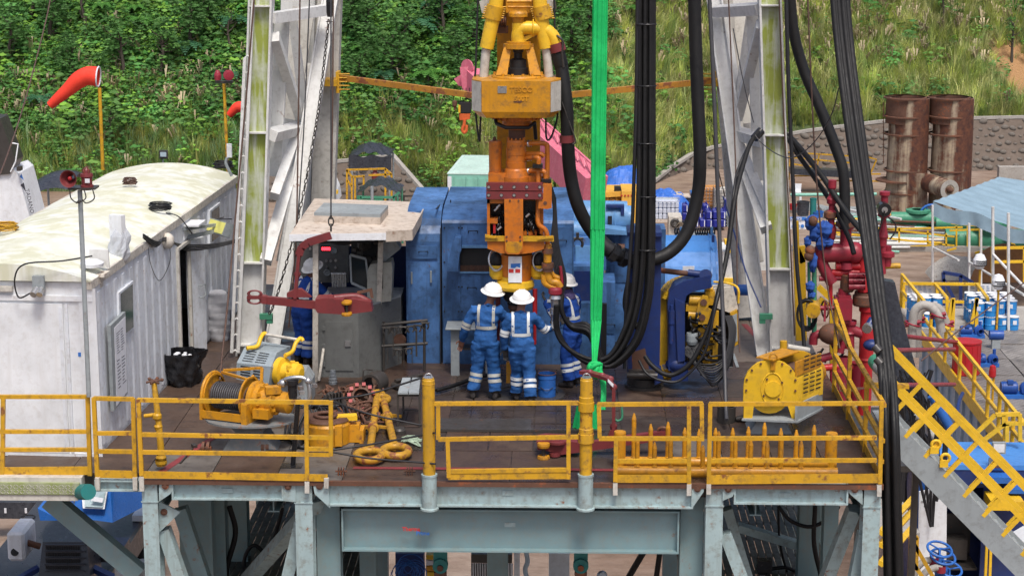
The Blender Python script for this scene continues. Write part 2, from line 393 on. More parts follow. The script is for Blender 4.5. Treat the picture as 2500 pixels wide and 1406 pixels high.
# --- vegetation meshes (numpy joins of a few clump shapes)
def clump_grass(n,L,wd,spread):
 vs=[];fs=[]
 for i in range(n):
  a=random.uniform(0,2*PI);l=L*random.uniform(.55,1.1);b=random.uniform(.25,1.0)*spread;w0=wd*random.uniform(.6,1.2)
  d=V((math.cos(a),math.sin(a),0));sd_=V((-d.y,d.x,0));o=d*random.uniform(0,.22)
  k0=len(vs)
  for s_ in range(4):
   t=s_/3;p=o+d*(b*t*t*l)+V((0,0,l*(t*1.15-.45*b*t*t*1.2)));ww=w0*(1-t*.9)*.5
   vs+=[p-sd_*ww,p+sd_*ww]
  fs+=[(k0+2*s_,k0+2*s_+1,k0+2*s_+3,k0+2*s_+2)for s_ in range(3)]
 return np.array([tuple(v)for v in vs]),np.array(fs)
def clump_leaf(n,sx,sz,ls):
 vs=[];fs=[]
 for i in range(n):
  a=random.uniform(0,2*PI);t=math.acos(random.uniform(-.35,1));r=random.uniform(.65,1)
  nrm=V((math.sin(t)*math.cos(a),math.sin(t)*math.sin(a),math.cos(t)));p=V((nrm.x*sx,nrm.y*sx,nrm.z*sz+sz*.4))*r
  nn=(nrm+V((random.uniform(-.8,.8),random.uniform(-.8,.8),random.uniform(-.2,.9)))).normalized();f=frame(nn)
  u=f.col[1]*ls*random.uniform(.6,1.2);w_=f.col[2]*ls*random.uniform(.3,.6);k0=len(vs)
  vs+=[p-u,p-w_+nn*ls*.15,p+u,p+w_+nn*ls*.15];fs.append((k0,k0+1,k0+2,k0+3))
 return np.array([tuple(v)for v in vs]),np.array(fs)
def clump_plume(n,L):
 vs=[];fs=[]
 for i in range(n):
  a=random.uniform(0,2*PI);d=V((math.cos(a),math.sin(a),0));l=L*random.uniform(.8,1.15);b=d*random.uniform(.1,.45)
  p0=b*.5+V((0,0,l*.72));p1=b+V((0,0,l));p2=b*1.5+V((0,0,l*.98));s_=V((-d.y,d.x,0))*.055;k0=len(vs)
  vs+=[p0-s_*.3,p0+s_*.3,p1+s_,p1-s_,p2+s_*.4,p2-s_*.4];fs+=[(k0,k0+1,k0+2,k0+3),(k0+3,k0+2,k0+4,k0+5)]
 return np.array([tuple(v)for v in vs]),np.array(fs)
def scatter(name,shapes,pts,mat,smin,smax,tints,label=None):
 VS=[];FS=[];CS=[];base=0
 for p in pts:
  v,f=shapes[random.randrange(len(shapes))];a=random.uniform(0,2*PI);s_=random.uniform(smin,smax);c,s2=math.cos(a),math.sin(a)
  q=np.empty_like(v);q[:,0]=(v[:,0]*c-v[:,1]*s2)*s_+p[0];q[:,1]=(v[:,0]*s2+v[:,1]*c)*s_+p[1];q[:,2]=v[:,2]*s_*random.uniform(.85,1.15)+p[2]
  VS.append(q);FS.append(f+base);base+=len(v);t=tints[random.randrange(len(tints))];g=random.uniform(.75,1.25)*(.6+.8*(.5+.5*noise.noise(V((p[0]*.35,p[1]*.35,p[2]*.5)))))
  CS.append(np.tile(np.array([t[0]*g,t[1]*g,t[2]*g,1],dtype=np.float32),(len(v),1)))
 v=np.concatenate(VS);f=np.concatenate(FS);me=bpy.data.meshes.new(name);me.vertices.add(len(v));me.vertices.foreach_set('co',v.astype(np.float32).ravel())
 me.loops.add(f.size);me.loops.foreach_set('vertex_index',f.astype(np.int32).ravel());me.polygons.add(len(f))
 me.polygons.foreach_set('loop_start',np.arange(0,f.size,4,dtype=np.int32));me.update(calc_edges=True)
 ca=me.color_attributes.new('tint','FLOAT_COLOR','POINT');ca.data.foreach_set('color',np.concatenate(CS).ravel())
 me.materials.append(mat);o=bpy.data.objects.new(name,me);COL.objects.link(o);o['kind']='stuff';return o
LG=leaf('grass_blade',(.29,.35,.125));LB=leaf('bush_leaf',(.12,.255,.065));LP=leaf('dry_plume',(.36,.31,.2));LT=leaf('tree_leaf',(.075,.18,.045))
def zone(px,py):
 n=noise.noise(V((px*.006,py*.009,1)))
 if px<1235:f=.76 if py<215+60*n else(.35 if py<300 else .06)
 elif px<1480:f=.55 if py<90 else .12
 else:f=.035
 if px<600 and 215<py<330:f=.4
 return f
gr_=[];gp=[];bp_=[];pp=[];low=[]
tries=0
for tries in range(26000):
 px=random.uniform(-330,2850);py=random.uniform(-140,470)
 if py>300 and random.random()<.25:continue
 p=hill_hit(px,py)if True else None
 if p is None or p.y<toe(p.x)+.2:continue
 inrev=(5.5<p.x and p.z<GZ+2.0-max(0,(15-p.x)*.22))or(-16<p.x<-6.4 and p.z<GZ+.9)
 if inrev:continue
 if(p-SCAR).length<1.7+1.6*random.random()and random.random()<.85:continue
 f=zone(px,py)
 if random.random()<f:bp_.append(p)
 elif px>1480 or(800<px<1480 and py>285):gr_.append(p)
 else:gp.append(p)
 if random.random()<(.11 if(px>1500 and py<200)or(px<820 and 180<py<330)or(830<px<1200 and 230<py<330)else .012):pp.append(p)
print('veg',len(gp),len(bp_),len(pp))
gs=[clump_grass(20,1.0,.06,.9)for _ in range(4)]+[clump_grass(16,1.25,.055,.6)for _ in range(2)]
scatter('pale_grass',gs,gr_,LG,.6,1.35,[(1.5,1.3,1.5),(1.8,1.5,1.6),(1.1,1.15,1.2),(2.1,1.75,2.2),(1.5,1.5,1),(.9,1.05,.9),(1.9,1.75,1.2)])
scatter('tall_grass',gs,gp,LG,.6,1.25,[(1.2,1.25,1.1),(1.25,1.1,.8),(.7,.95,.8),(1.5,1.25,1.1),(.6,.85,.6),(1.1,1.2,.7),(1.0,1.2,1.7),(.9,1.15,1.6)])
scatter('hillside_bushes',[clump_leaf(105,.55,.5,.085)for _ in range(3)]+[clump_leaf(65,.5,.6,.125)for _ in range(2)],bp_,LB,.5,2.0,[(1,1,1),(.6,.75,.7),(1.3,1.25,.9),(.45,.6,.5),(1.6,1.5,.8),(.8,1.1,1.0)])
scatter('dry_grass_plumes',[clump_plume(7,1.35)for _ in range(3)],pp,LP,.75,1.2,[(1,1,1),(.8,.75,.7),(1.15,1.1,1.1)])
# --- trees, tree ferns and palms that stand out of the scrub, each a thing
BARK=paint('dark_bark',(.06,.048,.036),.9,.4);FR=leaf('fern_frond',(.07,.20,.04));PF=leaf('palm_leaf',(.055,.15,.06))
def colour_attr(me,t):
 ca=me.color_attributes.new('tint','FLOAT_COLOR','POINT');ca.data.foreach_set('color',np.tile(np.array([*t,1],dtype=np.float32),len(me.vertices)))
def frond(mb,o,a,L,rise,droop,wl,n=11):
 d=V((math.cos(a),math.sin(a),0));s_=V((-d.y,d.x,0));prev=None
 for i in range(n+1):
  t=i/n;p=o+d*(L*t)+V((0,0,rise*math.sin(t*1.5)-droop*t*t))
  if prev is not None:
   l=wl*math.sin(PI*(.12+.85*t))+.03
   for sg in(-1,1):
    q0=prev;q1=prev+(p-prev)*.75;tip=prev+s_*sg*l+d*l*.35+V((0,0,-l*.3))
    mb.add([q0,q1,tip+(p-prev)*.3,tip],[(0,1,2,3)])
  prev=p
def rosette(name,label,group,n,L,rise,droop,wl,trunk,mat,tint):
 t=T(name,label,'tree',(0,0,0),0,group)
 tr=MB();tr.tube(spl([(0,0,-.3),(.05,0,trunk*.5),(0,.04,trunk)],3),[.1,.09,.085,.08,.07,.07,.06],7);tr.build('trunk',BARK,t)
 cr=MB()
 for i in range(n):frond(cr,V((0,0,trunk)),i*2*PI/n+random.uniform(-.15,.15),L*random.uniform(.8,1.1),rise*random.uniform(.7,1.3),droop,wl)
 o=cr.build('crown',mat,t);colour_attr(o.data,tint);return t
fern0=rosette('tree_fern','bright green tree fern spreading its fronds among the dark hillside scrub','tree ferns on the wooded hillside',11,1.35,.55,.75,.3,1.5,FR,(1.1,1.1,.9))
palm0=rosette('palm','bluish green palm with stiff drooping leaves on the wooded hillside','palms on the wooded hillside',13,1.5,.8,1.2,.42,1.8,PF,(.9,1.05,1.2))
def plant_at(first,used,px,py,sc,lift):
 p=hill_hit(px,py+sc*42*lift)
 if p is None:return
 if used:dup(first,p,random.uniform(0,6),sc=sc)
 else:first.location=p;first.scale=(sc,)*3;first.rotation_euler.z=random.uniform(0,6)
for i,(px,py,sc)in enumerate([(330,20,.8),(245,15,.8),(520,145,.75),(345,50,.9),(1000,75,1.),(1110,70,.7),(1140,25,.9),(1045,185,1.),(1075,100,.8),(1400,30,.9),(1440,60,.7),(880,120,.7),(870,200,.6),(985,30,.6),(430,15,.6),(1540,20,.8)]):plant_at(fern0,i,px,py,sc,1.5)
for i,(px,py,sc)in enumerate([(1020,70,.95),(1065,20,.8),(455,120,.8),(575,60,.9),(100,250,.7),(560,190,.7),(940,190,.7)]):plant_at(palm0,i,px,py,sc,1.6)
def tree(name,label,group,h,cw,tint,dense,bare):
 t=T(name,label,'tree',(0,0,0),0,group);tr=MB()
 tr.tube(spl([(0,0,-.3),(.12,.05,h*.35),(-.05,0,h*.7),(.1,0,h*.95)],3),[.13-.0095*i for i in range(10)],7)
 tips=[]
 for i in range(9):
  z=h*random.uniform(.35,.9);a=random.uniform(0,6.28);l=cw*random.uniform(.5,1);e=V((math.cos(a)*l,math.sin(a)*l,z+random.uniform(.2,.8)))
  tr.tube([V((0,0,z)),V((e.x*.5,e.y*.5,(z+e.z)/2-.08)),e],[.05,.035,.012],5);tips.append(e)
 tr.build('trunk',BARK,t)
 cr=MB()
 for e in tips+[V((0,0,h))]*2:
  for k in range(dense):
   v,f=clump_leaf(14,.3,.26,.13);o=e+V((random.gauss(0,cw*.3),random.gauss(0,cw*.3),random.gauss(0,.35)));cr.add([o+V(x)for x in v],[tuple(x)for x in f])
 o=cr.build('crown',LT,t);colour_attr(o.data,tint)
 ca=o.data.color_attributes['tint'].data;nv=len(o.data.vertices)
 a=np.repeat(rng.uniform(.6,1.5,(nv//56+1,1)),56,axis=0)[:nv];c=np.ones((nv,4),dtype=np.float32);c[:,:3]=np.array(tint)*a;ca.foreach_set('color',c.ravel())
 return t
tr0=tree('broadleaf_tree','dense dark green broadleaf tree in the wood behind the rig','dark broadleaf trees in the hillside wood',2.8,1.0,(1,1,1),5,0)
tr1=tree('thin_tree','thin sparse tree with a bare leaning trunk above the scrub','sparse thin trees above the scrub',3.2,.7,(1.5,1.45,1.2),1,1)
for i,(px,py,sc)in enumerate([(900,60,1.1),(960,130,1.2),(1120,140,1.),(860,20,1.1),(1080,30,1.1),(640,40,1),(470,60,1.2),(400,120,1.),(300,130,1.1),(130,40,1.2),(30,90,1.1),(510,30,1.),(1395,90,1.1),(1335,140,1.1),(880,170,.9),(180,150,1.),(740,100,1.),(1160,60,1.1),(-120,60,1.2),(1440,20,1.)]):plant_at(tr0,i,px,py,sc,1.9)
for i,(px,py,sc)in enumerate([(205,40,1.1),(85,20,1.),(400,160,.9),(1350,10,1.1),(270,330,.7),(990,110,1.),(560,110,.9),(2300,15,.8),(2470,100,.8)]):plant_at(tr1,i,px,py,sc,1.6)
# === RIG FLOOR
def deck_mat(name,a,b_,wet=.5):
 m,t,b=node_mat(name);q=NB(t);tc=q.n('ShaderNodeTexCoord').outputs['Object']
 big=q.noise(tc,.9,6,.65);mid=q.noise(tc,4,6,.7);fine=q.noise(tc,26,4,.7)
 c=q.mix(q.ramp(big,.35,.65),a,b_);c=q.mix(q.ramp(mid,.5,.72,0,.75),c,(.028,.02,.016));c=q.mix(q.ramp(fine,.58,.8,0,.4),c,(.22,.17,.13))
 oi=q.n('ShaderNodeObjectInfo');c=q.mix(q.math('MULTIPLY',oi.outputs['Random'],.45),c,(.05,.035,.03))
 q.l(c,b.inputs['Base Color']);q.l(q.ramp(big,.4,.62,.52-wet*.45,.72),b.inputs['Roughness'])
 bp=q.n('ShaderNodeBump');bp.inputs['Strength'].default_value=.25;bp.inputs['Distance'].default_value=.01;q.l(mid,bp.inputs['Height']);q.l(bp.outputs[0],b.inputs['Normal']);return m
DK=[deck_mat('rusty_deck_plate',(0.0589,0.0322,0.0211),(0.0806,0.0527,0.0372),.6),deck_mat('brown_deck_plate',(0.0682,0.0384,0.0236),(0.0992,0.062,0.0422),.5),deck_mat('oily_deck_plate',(0.031,0.0236,0.0198),(0.0527,0.0384,0.031),.8),deck_mat('grey_deck_plate',(0.105,0.093,0.0775),(0.155,0.14,0.124),.3),deck_mat('tan_deck_plate',(0.136,0.105,0.0806),(0.198,0.161,0.13),.3)]
fl=MB();fl.bx(-5.05,5.1,.2,13,-.24,-.012);fl.bx(-13,-5.05,.3,13,-.24,-.012)
floor=struct(fl,'rig_floor',DK[2])
def plates(x0,x1,y0,y1,nx,ny,mats,gap=.012,jit=0.):
 for i in range(nx):
  for j in range(ny):
   a=x0+(x1-x0)*i/nx;b_=x0+(x1-x0)*(i+1)/nx;c=y0+(y1-y0)*j/ny;d=y0+(y1-y0)*(j+1)/ny
   h=random.uniform(0,.006)+jit*random.random()
   MB().bx(a+gap/2,b_-gap/2,c+gap/2,d-gap/2,-.012,h+.004).build('deck_plate',mats[random.randrange(len(mats))],floor)
plates(-5.05,-2.3,.05,2.6,3,2,[DK[3],DK[3],DK[1]]);plates(-5.05,-2.3,2.6,8,2,4,[DK[0],DK[1],DK[0]])
plates(-2.3,2.3,.05,1.5,4,1,[DK[0],DK[0],DK[2]]);plates(-2.3,-1.0,1.5,6.2,2,4,[DK[0],DK[2]]);plates(-1.0,1.6,2.55,6.2,8,10,[DK[2]],.02,.008)
plates(-1.0,1.6,1.5,2.55,4,2,[DK[2],DK[0]],.02);plates(1.6,2.3,1.5,6.2,1,5,[DK[2],DK[0]])
plates(2.3,5.1,.05,2.2,4,2,[DK[0],DK[2],DK[3]]);plates(2.3,5.1,2.2,6.8,3,4,[DK[2],DK[0]]);plates(2.3,5.1,6.8,13,3,4,[DK[4],DK[4],DK[3]])
plates(-5.05,2.3,8,13,4,3,[DK[0],DK[2]]);plates(-2.3,2.3,6.2,8,3,1,[DK[0]])
plates(-7.2,-5.05,.3,12,2,5,[DK[1],DK[0]])
ln=MB()
for a,b_ in(((-4.85,.35),(-4.35,2.3)),((4.42,6.9),(4.05,9.6)),((-2.2,.62),(2.3,.60))):
 d=(V((*b_,0))-V((*a,0)));n=V((-d.y,d.x,0)).normalized()*.055;p=V((*a,.0155));q_=p+d
 ln.add([p-n,q_-n,q_+n,p+n],[(0,1,2,3)])
ln.build('red_line',paint('worn_red_line',(.22,.03,.035),.6,.7,dcol=(.08,.06,.05),sc=2),floor)
rt=MB();rt.lathe((.15,4.6,0),[(.62,.0),(.62,.03),(.5,.032),(.5,.018),(.28,.016),(.25,-.1)],32);rt.build('rotary_table',K['dark_steel'],floor)
mt=MB();p0=G(1060,1018);p1=G(1395,1000);mt.bx(-1.35,1.35,2.45,2.52,.012,.05);mt.bx(-1.3,.25,2.6,3.15,.012,.022)
mt.build('floor_mat',K['dark_steel'],floor)
gr=MB()
for i in range(9):gr.bx(2.75+i*.11,2.80+i*.11,6.4,7.3,.012,.03)
gr.build('floor_grating',K['grey_steel'],floor)
for px,py in((833,1160),(1000,1160)):
 p=G(px,py);b_=MB()
 for k in(-1,0,1):b_.box(p+V((k*.035,0,.05)),(.014,.09,.12))
 b_.cyl(p+V((-.08,0,.06)),p+V((.08,0,.06)),.015,n=8);b_.build('pad_eye',K['rusty'],floor)
 # --- substructure under the floor
sub=T('rig_substructure','pale green steel substructure of columns, beams and braces carrying the drilling floor','substructure',(0,0,GZ))
GS,GD=K['green_steel'],K['green_steel_d']
def pxbox(x0,x1,y0,y1,Y,dep,mb=None):
 a=W(x0,y0,Y);b_=W(x1,y1,Y);mb=mb or MB();return mb.bx(a.x,b_.x,Y,Y+dep,b_.z,a.z)
for x0,x1 in((350,388),(722,764),(1722,1764),(2106,2147)):
 a=W(x0,1300,.03);b_=W(x1,1300,.03);c=MB()
 c.bx(a.x,b_.x,.03,.05,GZ,-.03);c.bx(a.x,b_.x,.33,.35,GZ,-.03);c.bx((a.x+b_.x)/2-.012,(a.x+b_.x)/2+.012,.05,.33,GZ,-.03)
 c.bx(a.x-.012,b_.x+.012,.018,.03,-.32,-.30);c.build('column',GS,sub)
 c=MB();c.bx(a.x-.02,b_.x+.12,5.4,5.7,GZ,-.25);c.build('column',GD,sub)
 c=MB();c.bx(a.x-.02,b_.x+.12,10,10.3,GZ,-.25);c.build('column',GD,sub)
def front_beam(x0,x1,y0,y1,Y,name='beam',mat=GS,fl=.16):
 a=W(x0,y0,Y);b_=W(x1,y1,Y);mb=MB();zc=(a.z+b_.z)/2
 mb.ibeam((a.x,Y+fl/2,zc),(b_.x,Y+fl/2,zc),fl,a.z-b_.z,.022)
 for x in(a.x,b_.x):mb.box((x,Y+fl/2,zc),(.025,fl*.98,a.z-b_.z))
 return mb.build(name,mat,sub)
front_beam(420,690,1176,1222,.0);front_beam(800,1690,1180,1242,-.02);front_beam(1795,2068,1182,1233,.0)
front_beam(835,1655,1242,1352,.1,'girder',GD,.26);front_beam(232,352,1172,1200,.1)
ed=MB();ed.bx(-5.03,5.08,-.03,.02,-.045,.02);ed.build('floor_edge',K['rusty'],sub)
def gusset(pts,Y,pin):
 mb=MB();mb.prism(Ws(pts,Y),(0,.04,0));g=mb.build('gusset',GS,sub);p=W(pin[0],pin[1],Y-.02);c=MB();c.cyl(p,p+V((0,.06,0)),.048,n=12);c.cyl(p+V((0,-.015,0)),p,.024,n=8);c.build('pin',K['rusty'],g)
gusset([(388,1176),(415,1176),(422,1190),(416,1205),(388,1224)],.0,(403,1186));gusset([(690,1178),(722,1176),(722,1225),(692,1222)],.01,(703,1188))
gusset([(764,1180),(800,1180),(806,1240),(768,1205)],-.02,(780,1187));gusset([(1690,1184),(1720,1183),(1718,1200),(1690,1240)],-.02,(1703,1193))
gusset([(1764,1184),(1790,1184),(1797,1195),(1788,1212),(1764,1222)],.0,(1778,1194));gusset([(2070,1184),(2100,1184),(2106,1200),(2106,1232),(2078,1208),(2068,1196)],.0,(2087,1195))
gusset([(388,1224),(440,1250),(388,1300)],.16,(400,1250))
def brace(a,b_,wpx=.17,mat=GS,h=.2):mb=MB();mb.beam(W(*a),W(*b_),h,wpx,up=(1,0,0));return mb.build('brace',mat,sub)
brace((400,1290,.3),(445,1420,.3));brace((440,1240,1.6),(500,1420,1.6),.2,GD);brace((700,1420,.4),(735,1270,.4));brace((600,1420,2.6),(742,1260,1.));brace((845,1210,.6),(760,1240,.3),.1)
brace((1770,1300,.3),(1815,1420,.3));brace((1775,1240,1.5),(1830,1420,1.5),.14);brace((2085,1420,.4),(2110,1300,.4));brace((2010,1430,1.),(2085,1240,.6));brace((1800,1285,4),(1950,1330,4),.12,GS);brace((340,1400,1.),(120,1216,1.),.26,GD);brace((700,1320,5),(570,1405,5),.12,GD)
for x0,x1,Y,y0 in((440,520,2.2,1225),(525,552,3,1225),(1950,2000,3.5,1232),(2010,2045,2.4,1232),(555,605,4.4,1230),(880,920,3,1345),(1660,1716,.5,1240),(775,832,.5,1240),(1190,1240,4,1350)):
 a=W(x0,y0,Y);b_=W(x1,y0,Y);mb=MB();mb.ibeam(((a.x+b_.x)/2,Y,GZ),((a.x+b_.x)/2,Y,-.26),b_.x-a.x,.3,.02,up=(0,1,0));mb.build('column',GD,sub)
cross=MB()
for Y in(1.6,3.2,5.55,8):cross.ibeam((-5,Y,-.42),(5,Y,-.42),.2,.36)
for x in(-4.9,-3.3,-2.3,2.3,3.4,4.9):cross.ibeam((x,.4,-.42),(x,12,-.42),.16,.3)
cross.build('floor_joist',GD,sub)
for px,py,Y in((1075,1380,1.2),(1418,1380,1.2)):
 p=W(px,py,Y);mb=MB();mb.bx(p.x-.1,p.x+.1,Y,Y+.06,p.z,-.6);mb.cyl(p+V((0,-.04,0)),p+V((0,.1,0)),.11,n=16);l=mb.build('lifting_lug',K['teal'],sub);c=MB();c.cyl(p+V((0,-.07,-.02)),p+V((0,.1,-.02)),.045,n=12);c.bx(p.x-.09,p.x+.09,Y-.02,Y+.05,p.z-.8,p.z-.1);c.build('pin',K['rusty'],l)
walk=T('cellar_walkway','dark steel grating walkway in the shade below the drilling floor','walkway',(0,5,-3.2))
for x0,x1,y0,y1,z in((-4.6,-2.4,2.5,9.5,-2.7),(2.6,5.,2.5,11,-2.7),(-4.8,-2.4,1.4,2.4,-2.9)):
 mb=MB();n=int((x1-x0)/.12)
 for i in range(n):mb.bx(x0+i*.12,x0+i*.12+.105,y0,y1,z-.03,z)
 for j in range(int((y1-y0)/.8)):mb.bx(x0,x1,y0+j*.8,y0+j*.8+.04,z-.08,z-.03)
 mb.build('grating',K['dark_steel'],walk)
t1=text_mb('Therma',W(982,1295,.095),.078,bold=.002);t1.build('lettering',K['ink_r'],sub);t2=text_mb('Prime',W(1016,1305,.095),.078,bold=.002);t2.build('lettering',K['ink_b'],sub)
for px,py,Y in((555,1197,.062),(1240,1203,.042),(1245,1280,.215),(1915,1208,.062)):
 p=W(px,py,Y);mb=MB();mb.box(p,(.15,.012,.065));mb.build('name_plate',GS,sub)
 # --- railings
def rail_seg(name,label,posts,rails,kick=None,mat=None,r=.028,feet=(),Yd=0):
 p0=W(*posts[0][1]);t=T(name,label,'railing',(p0.x,p0.y,0));mat=mat or K['yellow']
 for a,b_ in posts:mb=MB();mb.beam(W(*a),W(*b_),r*2,r*2,up=(0,1,0));mb.build('post',mat,t)
 for a,b_ in rails:mb=MB();mb.beam(W(*a),W(*b_),r*1.9,r*1.9);mb.build('rail',mat,t)
 if kick:
  for a,b_,h in kick:mb=MB();mb.beam(W(*a),W(*b_),.012,h);mb.build('toe_board',mat,t)
 for a,b_ in feet:mb=MB();mb.beam(W(*a),W(*b_),.062,.062,up=(0,1,0));mb.build('foot',K['mastold'],t)
 return t
o=-.03
def hv(x0,x1,ys,Y):return[((x0,y,Y),(x1,y,Y))for y in ys]
rail_seg('handrail','yellow handrail in front of the white container at far left',[((8,968,.25),(6,1165,.25)),((214,966,.25),(220,1160,.25)),((-190,970,.25),(-190,1165,.25))],hv(-190,218,(968,),.25)+hv(-190,214,(1053,1097),.25),[((-190,1152,.24),(220,1148,.24),.12)])
rail_seg('handrail','short yellow gate panel between the left handrails',[((229,970,.1),(238,1165,.1)),((325,972,.1),(330,1165,.1))],[((229,972,.1),(326,974,.1)),((232,1057,.1),(328,1057,.1)),((234,1101,.1),(329,1102,.1))],[((236,1156,.09),(330,1158,.09),.11)],feet=[((238,1165,.06),(239,1195,.06)),((330,1165,.06),(331,1195,.06))])
rail_seg('handrail','long yellow handrail in front of the yellow drum winch',[((338,974,o),(346,1160,o)),((748,982,o),(750,1172,o)),((808,978,o),(808,1112,o))],[((336,976,o),(812,982,o)),((340,1060,o),(806,1068,o)),((342,1103,o),(806,1109,o)),((750,1095,o),(806,1096,o))],[((344,1158,o-.01),(800,1166,o-.01),.1)],feet=[((346,1162,o),(347,1197,o)),((750,1174,o),(750,1202,o)),((797,1166,o-.02),(797,1190,o-.02))])
rail_seg('handrail','central yellow handrail between the two thick yellow posts',[((1070,985,o),(1070,1072,o)),((1093,1072,o),(1096,1165,o)),((1388,985,o),(1388,1168,o))],[((1046,985,o),(1412,983,o)),((1070,1072,o),(1412,1066,o)),((1096,1150,o),(1388,1146,o))],[((1094,1161,o-.01),(1390,1159,o-.01),.11)])
rail_seg('handrail','yellow handrail section just right of the right thick post',[((1462,985,o),(1464,1068,o)),((1504,1068,o),(1502,1175,o)),((1682,990,o),(1682,1180,o)),((1713,985,o),(1714,1075,o))],[((1459,987,o),(1716,985,o)),((1462,1070,o),(1716,1070,o)),((1504,1125,o),(1682,1124,o))],[((1504,1168,o-.01),(1682,1168,o-.01),.11)],feet=[((1502,1178,o),(1502,1207,o)),((1682,1180,o),(1682,1208,o))])
rail_seg('handrail','yellow handrail at right in front of the yellow guarded winch',[((1734,985,o),(1730,1180,o)),((2152,982,o),(2148,1180,o))],[((1731,986,o),(2157,984,o)),((1732,1070,o),(2140,1068,o)),((1732,1124,o),(2140,1123,o))],[((1735,1170,o-.01),(2145,1167,o-.01),.13)],feet=[((1730,1180,o),(1730,1205,o)),((2146,1182,o),(2146,1210,o))])
X=5.06
sr=T('handrail','yellow side handrail running back from the front right corner','railing',(X,.1,0))
for z in(1.12,.62,.33):
 MB().beam((X,.05,z),(X,4.9,z),.055,.055).build('rail',K['yellow'],sr)
for y in(1.6,3.3,4.9):MB().beam((X,y,0),(X,y,1.45 if y>4 else 1.14),.06,.06,up=(0,1,0)).build('post',K['yellow'],sr)
MB().beam((X,3.3,1.12),(X,5.1,1.45),.055,.055).build('rail',K['yellow'],sr)
MB().beam((X,.05,.08),(X,4.9,.08),.012,.13).build('toe_board',K['yellow'],sr)
for lab,px,collars in(('thick plain yellow pipe post standing at the left end of the central handrail',1046,False),('thick yellow pipe post with two flanged collars under the green sling',1428,True)):
 a=W(px,922,-.02);b_=W(px+2,1158,-.02);c=W(px+2,1240,-.02);t=T('pipe_post',lab,'post',(a.x,-.02,c.z));cx=b_.x;r=.085
 mb=MB();mb.lathe((cx,-.02,0),[(.0,a.z),(r*.9,a.z),(r*.92,a.z-.02),(r,a.z-.03),(r,b_.z-.02)],20);mb.build('pipe',K['yellow'],t)
 if collars:
  for py in(985,1062):
   z=W(px,py,0).z;mb=MB();mb.lathe((cx,-.02,z),[(r,-.11),(r*1.28,-.09),(r*1.28,.03),(r*1.15,.035),(r*1.15,.1),(r,.11)],20);mb.build('collar',K['yellow'],t)
 else:
  mb=MB();mb.ring((cx,-.02,a.z-.08),(0,0,1),r,.006,20,5);mb.build('seam',K['yellow'],t)
 mb=MB();mb.lathe((cx,-.02,0),[(r,b_.z+.01),(r*1.3,b_.z+.01),(r*1.3,b_.z-.02),(r*1.22,b_.z-.02),(r*1.22,c.z+.02),(r*1.5,c.z+.01),(r*1.5,c.z-.015),(0,c.z-.015)],20);mb.build('socket',K['green_steel'],t)
 mb=MB();mb.cyl((cx,-.02,a.z),(cx,-.02,a.z+.012),r*.8,n=16);mb.ring((cx,-.02,a.z+.01),(0,1,0),.05,.007,12,5,0,PI);mb.build('cap',K['chrome'],t)
def peg_rack(label,Y,x0,x1,zp,pegs,hts,ends):
 t=T('peg_rack',label,'rack',((x0+x1)/2,Y,0));mb=MB();mb.cyl((x0,Y,zp),(x1,Y,zp),.075,n=18);mb.build('pipe',K['amber'],t)
 for x,h in zip(pegs,hts):
  mb=MB();mb.lathe((x,Y,0),[(.033,zp+.06),(.033,zp+h-.08),(.03,zp+h-.07),(.012,zp+h),(0,zp+h)],10);mb.ring((x,Y,zp+.075),(0,0,1),.035,.01,10,4);mb.build('peg',K['amber'],t)
 for x in ends:mb=MB();mb.lathe((x,Y,0),[(.085,0),(.085,zp+.42),(.08,zp+.44),(0,zp+.44)],16);mb.build('end_post',K['amber'],t)
def wx(px,Y):return W(px,1100,Y).x
peg_rack('front yellow pipe rack with upright pegs behind the right handrail',.30,wx(1508,.3),wx(2046,.3),.09,[wx(p,.3)for p in(1556,1598,1637,1716,1754,1795,1833,1873,1907,1956)],[.5,.42,.5,.38,.58,.5,.47,.45,.55,.45],[])
peg_rack('rear yellow pipe rack with pegs and two stout end posts behind the right handrail',.75,wx(1515,.75),wx(2042,.75),.09,[wx(p,.75)for p in(1547,1588,1630,1671,1706,1746,1788,1826,1865,1905,1943,1986)],[.7,.55,.58,.5,.48,.5,.5,.52,.58,.5,.48,.55],[wx(1513,.75),wx(2029,.75)])
# --- mast (open-face derrick)
mast=T('drilling_mast','tall white latticed mast legs stained green with moss rising out of the rig floor','mast',(0,7,0))
MW,MO,MM=K['mast'],K['mastold'],K['mastmoss']
def ext(p,q,z1=11.0):p,q=V(p),V(q);return p+(q-p)*((z1-p.z)/(q.z-p.z))
def face_col(L,Rr,Y,stiff,mats):
 bl,tl=W(*L[0],Y),W(*L[1],Y);br,tr=W(*Rr[0],Y),W(*Rr[1],Y);tl2=ext(bl,tl);tr2=ext(br,tr);bl=ext(bl,tl,0);br=ext(br,tr,0)
 for a,b_ in((bl,tl2),(br,tr2)):mb=MB();mb.beam(a+V((0,.17,0)),b_+V((0,.17,0)),.035,.34,up=(0,1,0));mb.build('flange',MW,mast)
 zs=[0]+[W(600,s_,Y).z for s_ in stiff]+[11]
 def at(z):k=z/11.;return bl+(tl2-bl)*k,br+(tr2-br)*k
 for i,(z0,z1)in enumerate(zip(zs[:-1],zs[1:])):
  a,b_=at(z0);c,d=at(z1);mb=MB();mb.prism([a+V((0,.12,0)),b_+V((0,.12,0)),d+V((0,.12,0)),c+V((0,.12,0))],(0,.02,0));mb.build('web',mats[min(i,len(mats)-1)],mast)
  if i:mb=MB();mb.beam(a+V((.01,.06,0)),b_+V((-.01,.06,0)),.15,.025);mb.build('stiffener',MW,mast)
face_col(((578,850),(608,0)),((636,850),(661,0)),7.0,(843,643,325,16),[MW,MW,MM,MM,MM])
